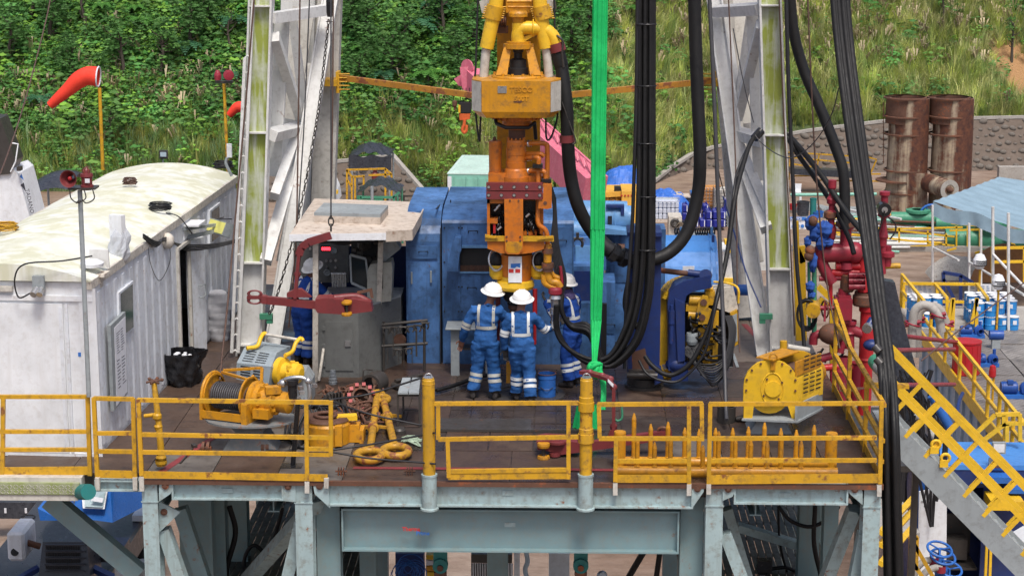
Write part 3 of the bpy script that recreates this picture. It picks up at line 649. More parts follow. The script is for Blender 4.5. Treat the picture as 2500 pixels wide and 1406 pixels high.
face_col(((1883,850),(1856,0)),((1938,850),(1906,0)),7.0,(843,652,327,12),[MW,MW,MM,MM,MM])
for nm in((590,640),(1888,1940)):
 a=G(nm[0],895);b_=G(nm[1],895);mb=MB();mb.bx(a.x-.06,b_.x+.06,6.9,7.6,.01,.12);mb.build('foot',MO,mast)
def bar(a,b_,w_,h,mat=MW,up=(0,1,0),i=False,nm='brace',ex=0):
 p,q_=W(*a),W(*b_);q_=ext(p,q_)if ex else q_
 mb=MB();(mb.ibeam(p,q_,w_,h,.025,up)if i else mb.beam(p,q_,w_,h,up));return mb.build(nm,mat,mast)
bar((788,560,10.2),(806,0,10.2),.42,.35,MO,ex=1,nm='rear_column');bar((752,520,10.6),(760,0,10.6),.25,.3,MO,ex=1,nm='rear_column')
bar((716,540,10.4),(728,0,10.4),.62,.08,MW,ex=1,nm='rear_plate');bar((1836,660,10.2),(1822,0,10.2),.5,.08,MW,ex=1,nm='rear_plate');bar((690,640,9.4),(752,330,9.9),.22,.2,MO,nm='strut');bar((1822,640,9.4),(1792,330,9.8),.2,.2,MO,nm='strut')
bar((1825,770,10.0),(1765,60,10.0),.4,.32,MO,ex=1,nm='rear_column');
mb=MB();a=G(1810,770);
for k in(-.17,.17):mb.box(a+V((k+.1,0,.18)),(.05,.3,.5))
mb.build('hinge_foot',MO,mast)
for sg,l in((0,[((662,870,7.2),(812,-30,9.6)),((648,640,7.1),(738,330,9.0)),((700,480,8.5),(765,160,9.6))]),(1,[((1868,880,7.2),(1738,-40,9.4)),((1872,560,7.1),(1800,360,8.8)),((1850,640,8.6),(1778,160,9.6))])):
 for k,(a,b_)in enumerate(l):bar(a,b_,.2 if k else .26,.17,MW if k!=2 else MO,ex=(k==0),nm='strut')
 for e in((l[0],)):
  p,q_=W(*e[0]),W(*e[1]);o_=V((.125 if not sg else-.125,-.1,0));mb=MB();mb.beam(p+o_,ext(p,q_)+o_,.03,.14,up=(0,1,0));mb.beam(p-o_*V((1,-1,1)).x if 0 else p+V((-o_.x,-.1,0)),ext(p,q_)+V((-o_.x,-.1,0)),.03,.14,up=(0,1,0));mb.build('strut_flange',MW,mast)
bar((660,45,7.2),(795,25,9.0),.18,.2);bar((662,330,7.2),(735,312,9.0),.18,.2);bar((670,90,7.2),(738,300,9.0),.16,.2);bar((738,290,9.),(670,480,7.4),.16,.17);bar((712,30,8.6),(745,280,9.2),.14,.15);bar((690,30,8.),(668,430,8.),.25,.1);bar((742,20,10),(700,290,9.8),.4,.08,MO)
bar((1750,28,9.),(1858,22,7.2),.18,.2);bar((1800,325,8.8),(1868,345,7.2),.18,.2);bar((1858,60,7.2),(1802,285,8.8),.16,.2);bar((1795,290,8.8),(1832,30,8.4),.12,.12);bar((1806,270,8.8),(1770,40,9.2),.14,.15);bar((1800,340,8.8),(1878,520,7.3),.16,.2);bar((1840,30,8.),(1858,440,8.),.25,.1);bar((1805,30,10),(1835,300,9.8),.35,.08,MO)
GBM=paint('rusted_amber',(.42,.19,.02),.6,.6,rust=.45)
for a,b_ in(((830,190,9.9),(1170,235,8.0)),((1740,198,9.8),(1390,232,8.0))):
 bar(a,b_,.09,.1,GBM,up=(0,0,1),nm='guide_beam')
for px in(826,1742):
 p=W(px,200,9.85);mb=MB();mb.box(p,(.06,.3,.38));mb.box(p+V((-.2 if px<1200 else .2,0,0)),(.4,.45,.12));
 for k in range(5):mb.cyl(p+V((0,-.1,.15-k*.07)),p+V((.22 if px<1200 else-.22,-.1,.15-k*.07)),.014,n=6)
 mb.build('clamp',K['yellow'],mast)
lad=[W(566,860,6.9),W(598,142,6.9)];lad2=[W(582,860,6.9),W(612,142,6.9)]
mb=MB();mb.beam(lad[0],lad[1],.05,.07,up=(0,1,0));mb.beam(lad2[0],ext(lad2[0],lad2[1]),.05,.07,up=(0,1,0));ld=mb.build('ladder',MW,mast)
for i in range(19):
 k=i/18;a=lad[0].lerp(lad[1],k);b_=lad2[0].lerp(lad2[1],k);mb=MB();mb.tube([a,(a+b_)/2+V((0,0,.04)),b_],.017,6);mb.build('rung',MW,ld)
for sgn,px,py in((1,650,772),(-1,1870,772)):
 p=W(px,py,6.95);mb=MB();mb.box(p,(.22,.1,.09));mb.box(p+V((.06*sgn,0,-.07)),(.1,.08,.1));mb.build('green_clamp',K['green'],mast)
 # --- stairway to the right
stair=T('stairway','grey steel stairway with wide yellow handrails descending to the lower right','stairway',(5.6,1.6,-1))
A=W(2180,1040,1.5);B_=W(2530,1395,1.5);d=(B_-A);
for k,dy in((0,0),(1,1.1)):
 mb=MB();mb.beam(A+V((0,dy,-.12)),B_+d*.6+V((0,dy,-.12)),.08,.34);mb.build('stringer',K['grey_steel'],stair)
u=d.normalized()
for i in range(26):
 p=A+d*1.6*(i/25);MB().box(p+V((0,.55,-.08)),(.26,1.06,.03)).build('tread',K['grey_steel'],stair)
for dy in(-.02,1.12):
 up_=V((0,0,1));t0=A+V((-.1,dy,1.02));
 for off in(1.02,.55):
  MB().beam(A-u*.15+V((0,dy,off)),B_+d*.6+V((0,dy,off)),.05,.07).build('handrail_bar',K['yellow2'],stair)
 for i in range(12):
  p=A+d*(.08+i*.135);n_=V((u.z,0,-u.x));n_=n_ if n_.z>0 else-n_
  MB().beam(p+V((0,dy,.02)),p+n_*.68+V((0,dy,.1)),.045,.06).build('handrail_post',K['yellow2'],stair)
for px,py in((2285,1085),(2308,1118)):
 p=W(px,py,1.45);mb=MB();mb.ring(p,(0,1,0),.06,.025,16,6);mb.box(p+V((-.02,0,-.08)),(.12,.05,.1),R(0));mb.build('lifting_eye',K['yellow2'],stair)
 # === EQUIPMENT ON THE FLOOR
def mpp(Y):return(W(1350,600,Y).x-W(1250,600,Y).x)/100
def plathe(px,Y,prof,n=20,mb=None):
 mb=mb or MB();s_=mpp(Y);x=W(px,prof[0][1],Y).x;return mb.lathe((x,Y,0),[(r*s_,W(px,y,Y).z)for r,y in prof],n)
def ptube(pts,rpx,n=8,k=5,mb=None):
 mb=mb or MB();l=W3(pts);l=spl(l,k)if k and len(l)>2 else l;return mb.tube(l,rpx*mpp(pts[0][2]),n)
def pprism(pts,Y,dep,mb=None):mb=mb or MB();return mb.prism(Ws(pts,Y),(0,dep,0))
def bolts(mb,pts,Y,r=.014,h=.012):
 for a,b_ in pts:p=W(a,b_,Y);mb.cyl(p+V((0,-h,0)),p,r,n=8)
 return mb
 # --- top drive
YT=4.6
td=T('top_drive','huge yellow and orange top drive hanging in the middle of the mast','top drive',(0,YT,2))
OR,AM,YL,BK=K['orange'],K['amber'],K['yellow'],K['dark_steel']
pxbox(1213,1318,-120,470,YT+.75,.35).build('guide_rail',AM,td)
for l,nm in(([(1222,-160,YT),(1212,0,YT),(1200,60,YT),(1188,118,YT)],17),([(1312,-160,YT),(1318,0,YT),(1324,60,YT),(1333,118,YT)],17)):
 b_=ptube(l,nm,14).build('bail',K['yellow2'],td);sg=1 if l[0][0]<1260 else-1
 e=ptube([l[-1],(l[-1][0]-3*sg,140,YT),(l[-1][0]-7*sg,188,YT)],11,12).build('worn_tip',K['mastold'],b_)
 p,q_=W(l[1][0]-2*sg,15,YT),W(l[1][0]-10*sg,47,YT);mb=MB();mb.cyl(p,q_,21*mpp(YT),n=16);
 for i in range(6):
  k=p.lerp(q_,(i+.5)/6);mb.cyl(k+V((-.165,-.02,0)),k+V((.165,-.02,0)),.012,n=6)
 mb.build('collar',YL,b_)
hb=MB();pxbox(1205,1335,-60,0,YT+.3,.3,hb);pxbox(1235,1300,-20,32,YT+.2,.3,hb);ptube([(1238,4,YT),(1298,4,YT)],4,mb=hb);ptube([(1240,18,YT+.1),(1296,18,YT+.1)],3,mb=hb);hb.build('hook_block',AM,td)
for x in(1225,1310):
 mb=MB();
 for k in range(4):mb.ring(W(x-6+k*5,52,YT+.3),(1,0,0),.07,.016,12,5)
 pxbox(x-15,x+15,66,82,YT+.3,.2,mb);mb.build('sheave',K['rusty'],td)
for sg in(-1,1):
 mb=MB();pprism([(1262+sg*58,-10),(1262+sg*92,5),(1262+sg*86,32),(1262+sg*62,38)],YT+.1,.12,mb);mb.build('ear',K['mastold'],td)
mb=plathe(1265,YT,[(0,26),(20,28),(23,33),(23,41),(14,43),(13,62),(0,62)]);
for i in range(8):a=i*PI/4;c=W(1265,41,YT);mb.cyl(c+V((math.cos(a)*.13,math.sin(a)*.13,0)),c+V((math.cos(a)*.13,math.sin(a)*.13,.06)),.018,n=6)
mb.build('bonnet',AM,td)
g=ptube([(1266,110,YT),(1264,86,YT),(1272,70,YT),(1300,69,YT),(1330,73,YT),(1350,90,YT),(1361,118,YT)],16,14,6)
plathe(1265,YT,[(15,56),(15,104)],16,g);pprism([(1275,105),(1310,86),(1296,85),(1275,92)],YT-.02,.05,g);g.ring(W(1302,69,YT),(1,0,0),.13,.012,16,5);g.build('gooseneck',K['yellow2'],td)
p,q_=W(1357,106,YT),W(1363,126,YT);MB().cyl(p,q_,20*mpp(YT),n=16).build('hose_collar',K['red'],td)
mb=MB();plathe(1266,YT,[(0,101),(30,102),(30,107),(37,107),(37,118),(0,118)],8,mb);mb.build('top_plate',AM,td)
for sx in(-1,1):
 for dy in(-.22,.3):
  mb=MB();mb.prism([W(1266+sx*18,117,YT+dy*.5),W(1266+sx*36,117,YT+dy*.5),W(1266+sx*55,184,YT+dy),W(1266+sx*28,184,YT+dy)],(0,.1,0));mb.build('yoke_leg',AM,td)
mb=MB();plathe(1265,YT,[(14,118),(12,128),(10,129),(10,142),(20,146),(20,165),(24,166),(24,184)],14,mb);mb.build('swivel_packing',K['black'],td)
def oct_(cx,hw,ch,y0,y1,Yc,hd):
 s_=mpp(Yc);x=W(cx,y0,Yc).x;z0,z1=W(cx,y1,Yc).z,W(cx,y0,Yc).z;hw*=s_;c=ch*s_
 return[V((x-hw,Yc+hd*.5,z0)),V((x-hw,Yc-hd+c*1.6,z0)),V((x-hw+c,Yc-hd,z0)),V((x+hw-c,Yc-hd,z0)),V((x+hw,Yc-hd+c*1.6,z0)),V((x+hw,Yc+hd*.5,z0))],V((0,0,z1-z0))
mb=MB();pts,up_=oct_(1262,105,24,188,262,YT,.62);mb.prism(pts,up_);
pt2,up2=oct_(1262,88,18,262,277,YT,.58);mb.add(pts+pt2,[]);
n_=len(mb.v);f=[(n_-12+i,n_-12+(i+1)%6,n_-6+(i+1)%6,n_-6+i)for i in range(6)];mb.f+=f;mb.s+=[0]*6
hs=mb.build('housing',AM,td)
mb=MB()
for sg in(-1,1):
 a=oct_(1262,105.3,24,190,262,YT,.625)[0];i,j=(0,1)if sg<0 else(5,4);p0,p1=a[i],a[j];z=V((0,0,up_.z*.97));o_=V((sg*.004,0,0));mb.add([p0+o_,p1+o_,p1+o_+z,p0+o_+z],[(0,1,2,3)])
 p2=a[2]if sg<0 else a[3];o_=V((sg*.003,-.003,0));mb.add([p1+o_,p2+o_,p2+o_+z,p1+o_+z],[(0,1,2,3)])
mb.build('worn_flank',K['mastold'],hs)
mb=MB();plathe(1265,YT,[(0,182),(62,182),(64,186),(64,190)],20,mb)
for i in range(14):a=i*2*PI/14;c=W(1265,184,YT);mb.cyl(c+V((math.cos(a)*.36,math.sin(a)*.36,0)),c+V((math.cos(a)*.36,math.sin(a)*.36,.05)),.022,n=6)
mb.build('base_plate',AM,td)
yf=YT-.62-.006
x0=W(1244,226,yf);text_mb('TESCO',W(1244,226,yf),.115,depth=.006,bold=.002).build('raised_lettering',AM,hs);text_mb('500T',W(1255,247,yf),.105,depth=.006,bold=.003).build('raised_lettering',AM,hs)
pxbox(1215,1237,211,228,yf-.004,.012).build('maker_plate',K['chrome'],hs);pprism([(1253,248),(1280,246),(1270,252),(1258,251)],yf-.001,.006).build('rust_patch',K['rusty'],hs)
mb=plathe(1262,YT,[(60,277),(57,290),(53,290),(36,293),(36,313),(0,313)],24)
for i in range(12):a=PI+i*PI/11;c=W(1262,284,YT);mb.box(c+V((math.cos(a)*.385,math.sin(a)*.385,0)),(.03,.03,.06),a)
mb.build('lower_ring',OR,td)
plathe(1262,YT,[(20,312),(20,345)],14).build('shaft',K['rusty'],td)
MB().tube(W3([(1208,285,YT-.1),(1212,302,YT-.3),(1235,312,YT-.35),(1290,312,YT-.3),(1305,300,YT-.1),(1308,340,YT)]),.03,6).build('cable',K['cable'],td)
mb=plathe(1260,YT-.1,[(0,340),(21,341),(23,346),(23,362),(24,362),(24,377),(23,378),(23,395),(25,395),(24,410),(27,414),(31,430),(33,430),(33,447)],22)
for i in range(12):a=i*PI/6;c=W(1260,341,YT-.1);mb.cyl(c+V((math.cos(a)*.13,math.sin(a)*.13,-.02)),c+V((math.cos(a)*.13,math.sin(a)*.13,.035)),.013,n=6)
mb.build('drive_motor',OR,td)
plathe(1209,YT-.05,[(0,343),(15,344),(16,347),(15,424),(0,426)],16).build('canister',OR,td)
plathe(1207,YT-.05,[(4,335),(5,345)],8).build('valve',K['rusty'],td)
pp_=MB()
for l in([(1284,351,YT-.1),(1310,350,YT-.15),(1332,352,YT-.1),(1336,365,YT-.1),(1336,440,YT-.1)],[(1284,376,YT-.1),(1318,376,YT-.2),(1328,382,YT-.2)],[(1284,386,YT-.12),(1313,385,YT-.25),(1315,400,YT-.25)],[(1284,418,YT-.1),(1325,418,YT-.2),(1332,430,YT-.2),(1332,442,YT-.2)],[(1314,418,YT-.18),(1314,500,YT-.25),(1314,545,YT-.3),(1330,560,YT-.3),(1336,575,YT-.3),(1337,600,YT-.3)]):ptube(l,6,10,5,pp_)
pp_.build('pipework',OR,td)
mb=MB()
for x,y in((1290,351),(1290,386),(1290,418),(1292,548)):p=W(x,y,YT-.1);mb.cyl(p+V((-.02,0,0)),p+V((.02,0,0)),.055,n=10);mb.cyl(p+V((.035,0,0)),p+V((.05,0,0)),.055,n=10)
mb.build('pipe_clamp',K['chrome'],td)
mb=MB();pxbox(1300,1325,402,411,YT-.3,.15,mb);pxbox(1322,1346,438,446,YT-.3,.15,mb);mb.build('bracket',K['blackplastic'],td)
mb=MB();pxbox(1192,1236,424,450,YT-.2,.5,mb);pxbox(1225,1335,430,450,YT-.15,.4,mb);mb.build('deck_casting',OR,td)
mb=MB();pxbox(1187,1325,447,466,YT-.42,.1,mb);pxbox(1187,1325,468,487,YT-.42,.1,mb);rp=mb.build('clamp_bar',K['red3']if 0 else K['red'],td)
bolts(MB(),[(x,y)for x in(1193,1224,1255,1286,1318)for y in(457,477)],YT-.42,.022,.012).build('bolt',K['chrome'],rp)
bolts(MB(),[(x,y)for x in(1193,1224,1255,1286,1318)for y in(457,477)],YT-.421,.03,.004).build('washer',K['black'],rp)
mb=MB();pprism([(1326,450),(1347,451),(1347,508),(1337,511),(1314,509),(1316,487),(1326,487)],YT-.4,.2,mb);p=W(1331,496,YT-.4);mb.build('side_block',OR,td);MB().cyl(p+V((0,-.006,0)),p,.03,n=12).build('bolt_hole',K['rusty'],td)
mb=MB();pxbox(1189,1196,487,595,YT-.35,.7,mb);pxbox(1189,1230,487,497,YT-.35,.3,mb);pxbox(1318,1326,487,595,YT-.2,.6,mb);pxbox(1196,1325,485,600,YT+.3,.03,mb);pxbox(1193,1215,534,546,YT-.3,.2,mb);pxbox(1278,1310,565,575,YT-.2,.2,mb);mb.build('frame',OR,td)
mb=MB();pprism([(1231,487),(1277,487),(1277,600),(1276,612),(1266,621),(1240,621),(1233,613)],YT-.45,.12,mb);pl=mb.build('front_plate',OR,td);bolts(MB(),[(1237,588),(1237,578),(1270,588),(1270,578),(1245,490),(1266,490)],YT-.45,.016).build('bolt',K['rusty'],pl)
pprism([(1234,590),(1275,590),(1275,606),(1265,618),(1242,618),(1235,610)],YT-.454,.006).build('worn_patch',K['rusty']if 0 else K['amber'],pl)
mb=MB();pxbox(1198,1318,490,590,YT+.05,.05,mb)
for i in range(22):a=(random.uniform(1198,1228)if i%2 else random.uniform(1280,1316));b_=random.uniform(500,570);ptube([(a,b_,YT-.15),(a+random.uniform(-12,12),b_+18,YT-.25),(a+random.uniform(-8,8),b_+38,YT-.1)],random.uniform(1.5,3),5,4,mb)
mb.build('hydraulics',K['blackplastic'],td)
pxbox(1204,1210,545,570,YT-.28,.05).build('red_bottle',K['red3'],td)
mb=MB()
for a,b_ in((1212,508),(1215,562),(1207,515),(1284,530)):ptube([(a,b_,YT-.3),(a+9,b_-8,YT-.3)],3,8,0,mb)
mb.build('fitting',K['chrome'],td)
mb=MB();pxbox(1184,1352,577,590,YT-.42,.05,mb);pprism([(1184,573),(1215,579),(1215,583),(1184,580)],YT-.45,.05,mb);pprism([(1312,582),(1350,576),(1350,582),(1312,586)],YT-.45,.05,mb);mb.build('guard_bar',YL,td)
mb=MB();pprism([(1190,590),(1330,590),(1328,608),(1300,617),(1262,622),(1225,619),(1190,607)],YT-.38,.7,mb);mb.build('lower_casting',OR,td)
mb=MB();plathe(1261,YT,[(39,618),(39,650),(36,682),(0,682)],24,mb);mb.build('pipe_handler',OR,td)
for x in(1207,1322):
 mb=MB();plathe(x+(8 if x<1260 else-8),YT,[(20,645),(21,652),(20,672),(14,680),(0,680)],16,mb);mb.build('side_lobe',K['yellow2'],td)
 mb=MB();mb.ring(W(x+4*(1 if x<1260 else-1),636,YT-.12),(.45*(1 if x<1260 else-1),-1,.3),.12,.018,20,6,sc=(1,1.3));mb.build('hoop',K['chrome'],td);MB().ball(W(x+6*(1 if x<1260 else-1),634,YT),.12,(1,1,1.2)).build('socket',K['black'],td)
s_=pxbox(1241,1274,626,690,YT-.29,.012).build('sticker',K['white'],td);
pprism([(1247,644),(1271,643),(1270,654),(1262,651),(1256,655),(1247,654)],YT-.294,.005).build('blue_mark',K['ink_b'],s_);mb=MB();pxbox(1242,1254,657,666,YT-.294,.005,mb);pxbox(1258,1270,657,666,YT-.294,.005,mb);mb.build('red_mark',K['ink_r'],s_)
plathe(1258,YT,[(36,672),(36,681),(45,684),(47,696),(44,703),(36,706),(0,706)],24).build('flange',K['yellow2'],td)
plathe(1258,YT,[(30,706),(29,728),(26,733),(20,733),(20,742)],18).build('quill',K['rubber'],td)
plathe(1258,YT,[(17,740),(18,752),(14,756),(14,800)],14).build('saver_sub',K['rusty'],td);plathe(1258,YT,[(17,728),(20,731),(20,737),(15,739)],14).build('white_ring',K['white'],td)
mb=MB();plathe(1258,YT,[(13,800),(13,880),(17,890),(17,925),(12,940),(12,970)],12,mb);mb.build('drill_pipe',K['dark_steel'],td)
for x in(1216,1306):plathe(x,YT-.02,[(0,705),(6,705),(6,786),(4,790),(4,840),(0,840)],10).build('tilt_cylinder',K['red3']if x>1260 else K['red'],td)
pxbox(1233,1246,770,800,YT-.16,.06).build('white_block',K['white'],td)
pxbox(1236,1252,885,935,YT-.1,.1).build('elevator_arm',K['amber'],td)
mb=MB();ptube([(1337,596,YT-.3),(1337,640,YT-.3)],10,10,0,mb);ptube([(1337,655,YT-.3),(1337,672,YT-.3),(1345,688,YT-.3),(1360,690,YT-.3),(1368,702,YT-.3)],9,10,5,mb);ptube([(1342,660,YT-.2),(1352,674,YT-.2),(1368,680,YT-.2)],7,10,5,mb);ptube([(1328,670,YT-.3),(1330,690,YT-.3),(1350,702,YT-.3),(1362,708,YT-.3)],8,10,5,mb);mb.build('swivel_pipe',AM,td)
mb=MB();
for y,r in((612,13),(648,15),(656,13)):plathe(1337,YT-.3,[(0,y-6),(r,y-6),(r,y+6),(0,y+6)],12,mb)
mb.build('union',K['rusty'],td)
mb=MB();plathe(1356,YT-.3,[(0,700),(14,700),(17,706),(17,716),(12,720),(0,722)],12,mb);ptube([(1368,650,YT-.25),(1372,690,YT-.25),(1366,712,YT-.28)],4,6,4,mb);mb.build('hose_manifold',K['red2'],td)
mb=MB()
for i in range(7):x=1350+i*4;ptube([(1344+i*2,445+i*6,YT+.05),(1352+i,520,YT),(1346+i*3,600,YT-.1),(x+8,680,YT-.2),(x,720,YT-.25)],2.4,5,5,mb)
mb.build('hose_bundle',K['cable'],td)
mb=MB();plathe(1356,YT-.3,[(13,720),(16,728),(12,732),(10,750),(13,752),(14,765),(11,768),(11,800),(8,806),(0,806)],14,mb);mb.build('coupling',K['grey_steel']if 0 else K['chrome'],td)
# --- blue drawworks house
BL,BT=K['blue'],K['blue_top']
dw=T('drawworks','big faded blue drawworks housing behind the two workers','drawworks',(-.5,8,0))
YD=6.6
def house(x0,x1,ytop,ysh,Y0,Y1,mat,nm='housing'):
 xa,xb=W(x0,700,Y0).x,W(x1,700,Y0).x;zs=W(x0,ysh,Y0).z;zt=W(x0,ytop,Y0+.9).z;prof=[(Y0,.0),(Y0,zs)]
 for i in range(1,7):a=i/6*PI/2;prof.append((Y0+.9*(1-math.cos(a)),zs+(zt-zs)*math.sin(a)))
 prof+=[(Y1,zt),(Y1,0)];mb=MB();mb.prism([V((xa,y,z))for y,z in prof],(xb-xa,0,0));return mb.build(nm,mat,dw)
def panel(x0,x1,y0,y1,Y,mat=BL,handle=None,nm='panel',th=.014):
 o=pxbox(x0,x1,y0,y1,Y-th,th).build(nm,mat,dw)
 if handle:
  (a,b_)=handle;mb=MB();p,q_=W(a-11,b_,Y),W(a+11,b_,Y);mb.tube([p+V((0,-.01,-.04)),p+V((0,-.07,0)),q_+V((0,-.07,0)),q_+V((0,-.01,-.04))],.009,6);mb.build('handle',K['black'],o)
 return o
def quadpatch(pts,mat,nm):mb=MB();mb.add([V(p)for p in pts],[(0,1,2,3)]);return mb.build(nm,mat,dw)
house(992,1076,496,590,YD,YD+2.6,BL);house(1080,1400,496,545,YD-.04,YD+2.6,BL)
panel(1000,1068,600,632,YD,BL,(1034,612),'hatch',.03);panel(996,1072,640,890,YD,BL);panel(1082,1124,552,885,YD-.04,BL);panel(1126,1196,552,600,YD-.04,BL,(1155,562))
panel(1126,1400,670,800,YD-.04,BL,(1152,700));panel(1126,1400,803,895,YD-.04,BL);panel(1350,1396,555,690,YD-.05,BL,(1372,585),th=.02);panel(1200,1345,552,600,YD-.04,BL)
mb=MB();pxbox(1122,1200,606,664,YD-.043,.005,mb);mb.build('dark_opening',K['black'],dw)
mb=MB();
for i in range(26):pxbox(1124+i*2.9,1125.6+i*2.9,648,663,YD-.05,.01,mb)
mb.build('radiator_fin',K['rusty'],dw)
mb=MB();pxbox(1122,1200,600,606,YD-.1,.08,mb);pxbox(1122,1200,664,668,YD-.09,.06,mb);mb.build('opening_frame',BT,dw)
mb=MB();pts=[(1090,662),(1105,590),(1112,580),(1125,582),(1126,612),(1122,620),(1118,664)];pprism(pts,YD-.35,.3,mb);mb.build('side_hood',K['navy']if 0 else BL,dw)
mb=MB()
for a,b_ in(((1076,497),(1076,895)),((990,500),(990,590))):p=W(a[0],a[1]+60,YD-.05);q_=W(b_[0],b_[1],YD-.05);mb.beam(p,q_,.02,.02)
ptube([(1065,510,YD+.2),(1072,503,YD+.7),(1080,499,YD+.9),(1130,494,YD+1.2),(1190,496,YD+1.4)],2,6,4,mb);ptube([(1100,507,YD+.9),(1100,488,YD+.9)],1.5,5,0,mb);ptube([(1440-40,507,YD+.9),(1400,480,YD+.9)],1.5,5,0,mb);mb.build('seam_cable',K['cable'],dw)
bl_=[]
for x in(1085,1120,1128,1195):bl_+=[(x,y)for y in(556,640,700,760)]
bolts(MB(),bl_,YD-.06,.014).build('bolt',K['black'],dw)
for x,y in((1003,665),(1050,662)):pxbox(x,x+4,y,y+28,YD-.05,.05).build('latch',K['grey_steel'],dw)
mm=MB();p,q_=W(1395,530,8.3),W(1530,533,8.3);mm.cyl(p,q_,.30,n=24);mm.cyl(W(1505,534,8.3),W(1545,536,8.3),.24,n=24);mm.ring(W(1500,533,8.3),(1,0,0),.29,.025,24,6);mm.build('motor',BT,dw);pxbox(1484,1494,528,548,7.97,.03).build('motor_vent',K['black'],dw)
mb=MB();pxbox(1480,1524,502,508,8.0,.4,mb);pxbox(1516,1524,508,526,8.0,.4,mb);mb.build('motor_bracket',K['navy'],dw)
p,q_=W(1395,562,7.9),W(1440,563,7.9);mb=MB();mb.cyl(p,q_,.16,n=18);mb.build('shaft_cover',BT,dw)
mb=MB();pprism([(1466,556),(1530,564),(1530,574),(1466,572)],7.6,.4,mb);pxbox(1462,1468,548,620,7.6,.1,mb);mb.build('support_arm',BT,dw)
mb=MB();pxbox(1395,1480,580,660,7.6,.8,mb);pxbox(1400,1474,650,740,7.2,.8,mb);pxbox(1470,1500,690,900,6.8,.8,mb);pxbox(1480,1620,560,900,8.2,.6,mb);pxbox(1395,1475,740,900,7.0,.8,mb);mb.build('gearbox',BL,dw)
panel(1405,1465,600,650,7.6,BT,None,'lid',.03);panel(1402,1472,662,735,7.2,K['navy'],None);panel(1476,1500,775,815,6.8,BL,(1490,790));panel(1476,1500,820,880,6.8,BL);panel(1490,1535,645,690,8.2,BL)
mb=MB();pxbox(1468,1480,742,900,6.7,.1,mb);mb.build('frame_post',K['black'],dw)
for x,y in((1490,590),(1505,585)):pass
mb=MB();pxbox(1490,1500,565,610,8.9,.3,mb);pxbox(1512,1522,565,610,8.9,.3,mb);mb.build('pedestal',K['rusty'],dw)
mb=MB();ptube([(1480,605,7.7),(1525,605,7.7)],10,12,0,mb);mb.build('rusty_roller',K['rusty'],dw)
dr=T('drum_guard','large curved light blue drum cover at right of the drawworks','machine cover',(2.5,9.4,0))
xa,xb=W(1612,650,8.8).x,W(1752,650,8.8).x;zt=W(1680,570,9.6).z;mb=MB();R_=1.0;prof=[(8.4,0.),(8.4,zt-R_)]
for i in range(1,11):a=i/10*PI;prof.append((9.4-R_*math.cos(a),zt-R_+R_*math.sin(a)))
prof+=[(10.4,0)];mb.prism([V((xa,y,z))for y,z in prof],(xb-xa,0,0));mb.build('cover',K['sky_blue'],dr)
for x in(xa+.03,xb-.12,xb-.03):
 mb=MB();
 for i in range(14):a=i/13*PI;b2=(i+1)/13*PI;mb.beam((x,9.4-1.01*math.cos(a),zt-R_+1.01*math.sin(a)),(x,9.4-1.01*math.cos(b2),zt-R_+1.01*math.sin(b2)),.02,.02)
 mb.build('rib',K['sky_blue'],dr)
pxbox(1738,1744,575,592,8.75,.04).build('slot',K['navy'],dr);pxbox(1667,1695,650,660,8.38,.02).build('label_plate',K['paper'],dr)
mb=MB();mb.cyl(W(1750,707,9.2),W(1826,708,9.2),.10,n=18);mb.build('shaft_end',K['blue_b'],dr)
mb=MB()
for x in list(range(1650,1680,7))+list(range(1700,1745,6)):p=W(x,565,9.6);mb.ring(p,(1,.3,0),.055,.016,10,5)
mb.build('cable_coil',K['cable'],dr)
for x in(1660,1735):pxbox(x,x+6,555,575,9.5,.05).build('lug',BT,dr)
sh=MB();p=W(1410,588,7.1);sh.ring(p+V((0,0,-.05)),(0,1,0),.085,.024,20,8,R(-220+180),R(40+180));sh.cyl(p+V((-.1,0,.04)),p+V((.1,0,.04)),.022,n=8);sh.box(p+V((0,0,.08)),(.05,.08,.12));sh.cyl(p+V((-.12,0,.04)),p+V((-.09,0,.04)),.035,n=8)
one(sh,'shackle',K['dark_steel'],'large dark bow shackle hanging against the blue machinery beside the green sling','shackle')
# --- driller's cabin
cab=T('drillers_cabin',"open driller's cabin with a weathered plywood roof on flaking cream posts",'cabin',(-3,6.2,0))
zr=W(770,578,5.2).z
mb=MB();a=V((-3.62,4.95,zr));b_=V((-2.1,5.15,zr));c=V((-1.72,5.45,zr-.03));d=V((-1.62,8.0,zr+.02));e=V((-3.6,8.1,zr+.06))
mb.prism([a,b_,c,d,e],(0,0,.07));rf=mb.build('roof',K['ply'],cab)
mb=MB();mb.beam(a+V((0,-.012,.03)),b_+V((0,-.012,.02)),.02,.11);mb.build('roof_trim',K['white'],cab)
mb=MB();mb.beam(b_+V((0,-.012,.02)),c+V((0.01,-.012,.02)),.02,.17);mb.beam(c+V((.012,0,.02)),d+V((.012,0,.03)),.02,.17);mb.build('roof_trim',K['ply'],cab)
mb=MB();q0,q1,q2,q3=[V((x,y,zr+.08))for x,y in((-3.35,6.0),(-2.25,5.85),(-2.2,6.75),(-3.3,6.95))];mb.prism([q0,q1,q2,q3],(0,0,.12));sk_=mb.build('hatch_curb',K['ply'],cab);mb=MB();mb.prism([p+V((0,0,.121))for p in(q0,q1,q2,q3)],(0,0,.05));mb.build('hatch_lid',K['grey_steel'],sk_)
for base,top in((G(770,932),W(771,590,5.22)),(G(921,897),W(930,590,6.0))):
 mb=MB();mb.beam(base,top,.085,.085,up=(0,1,0));mb.build('post',K['cream'],cab)
mb=MB();mb.beam(G(768,935),G(800,900),.06,.05);ptube([(778,930,5.25),(790,850,5.6)],4,6,0,mb);mb.build('post_brace',K['cream'],cab)
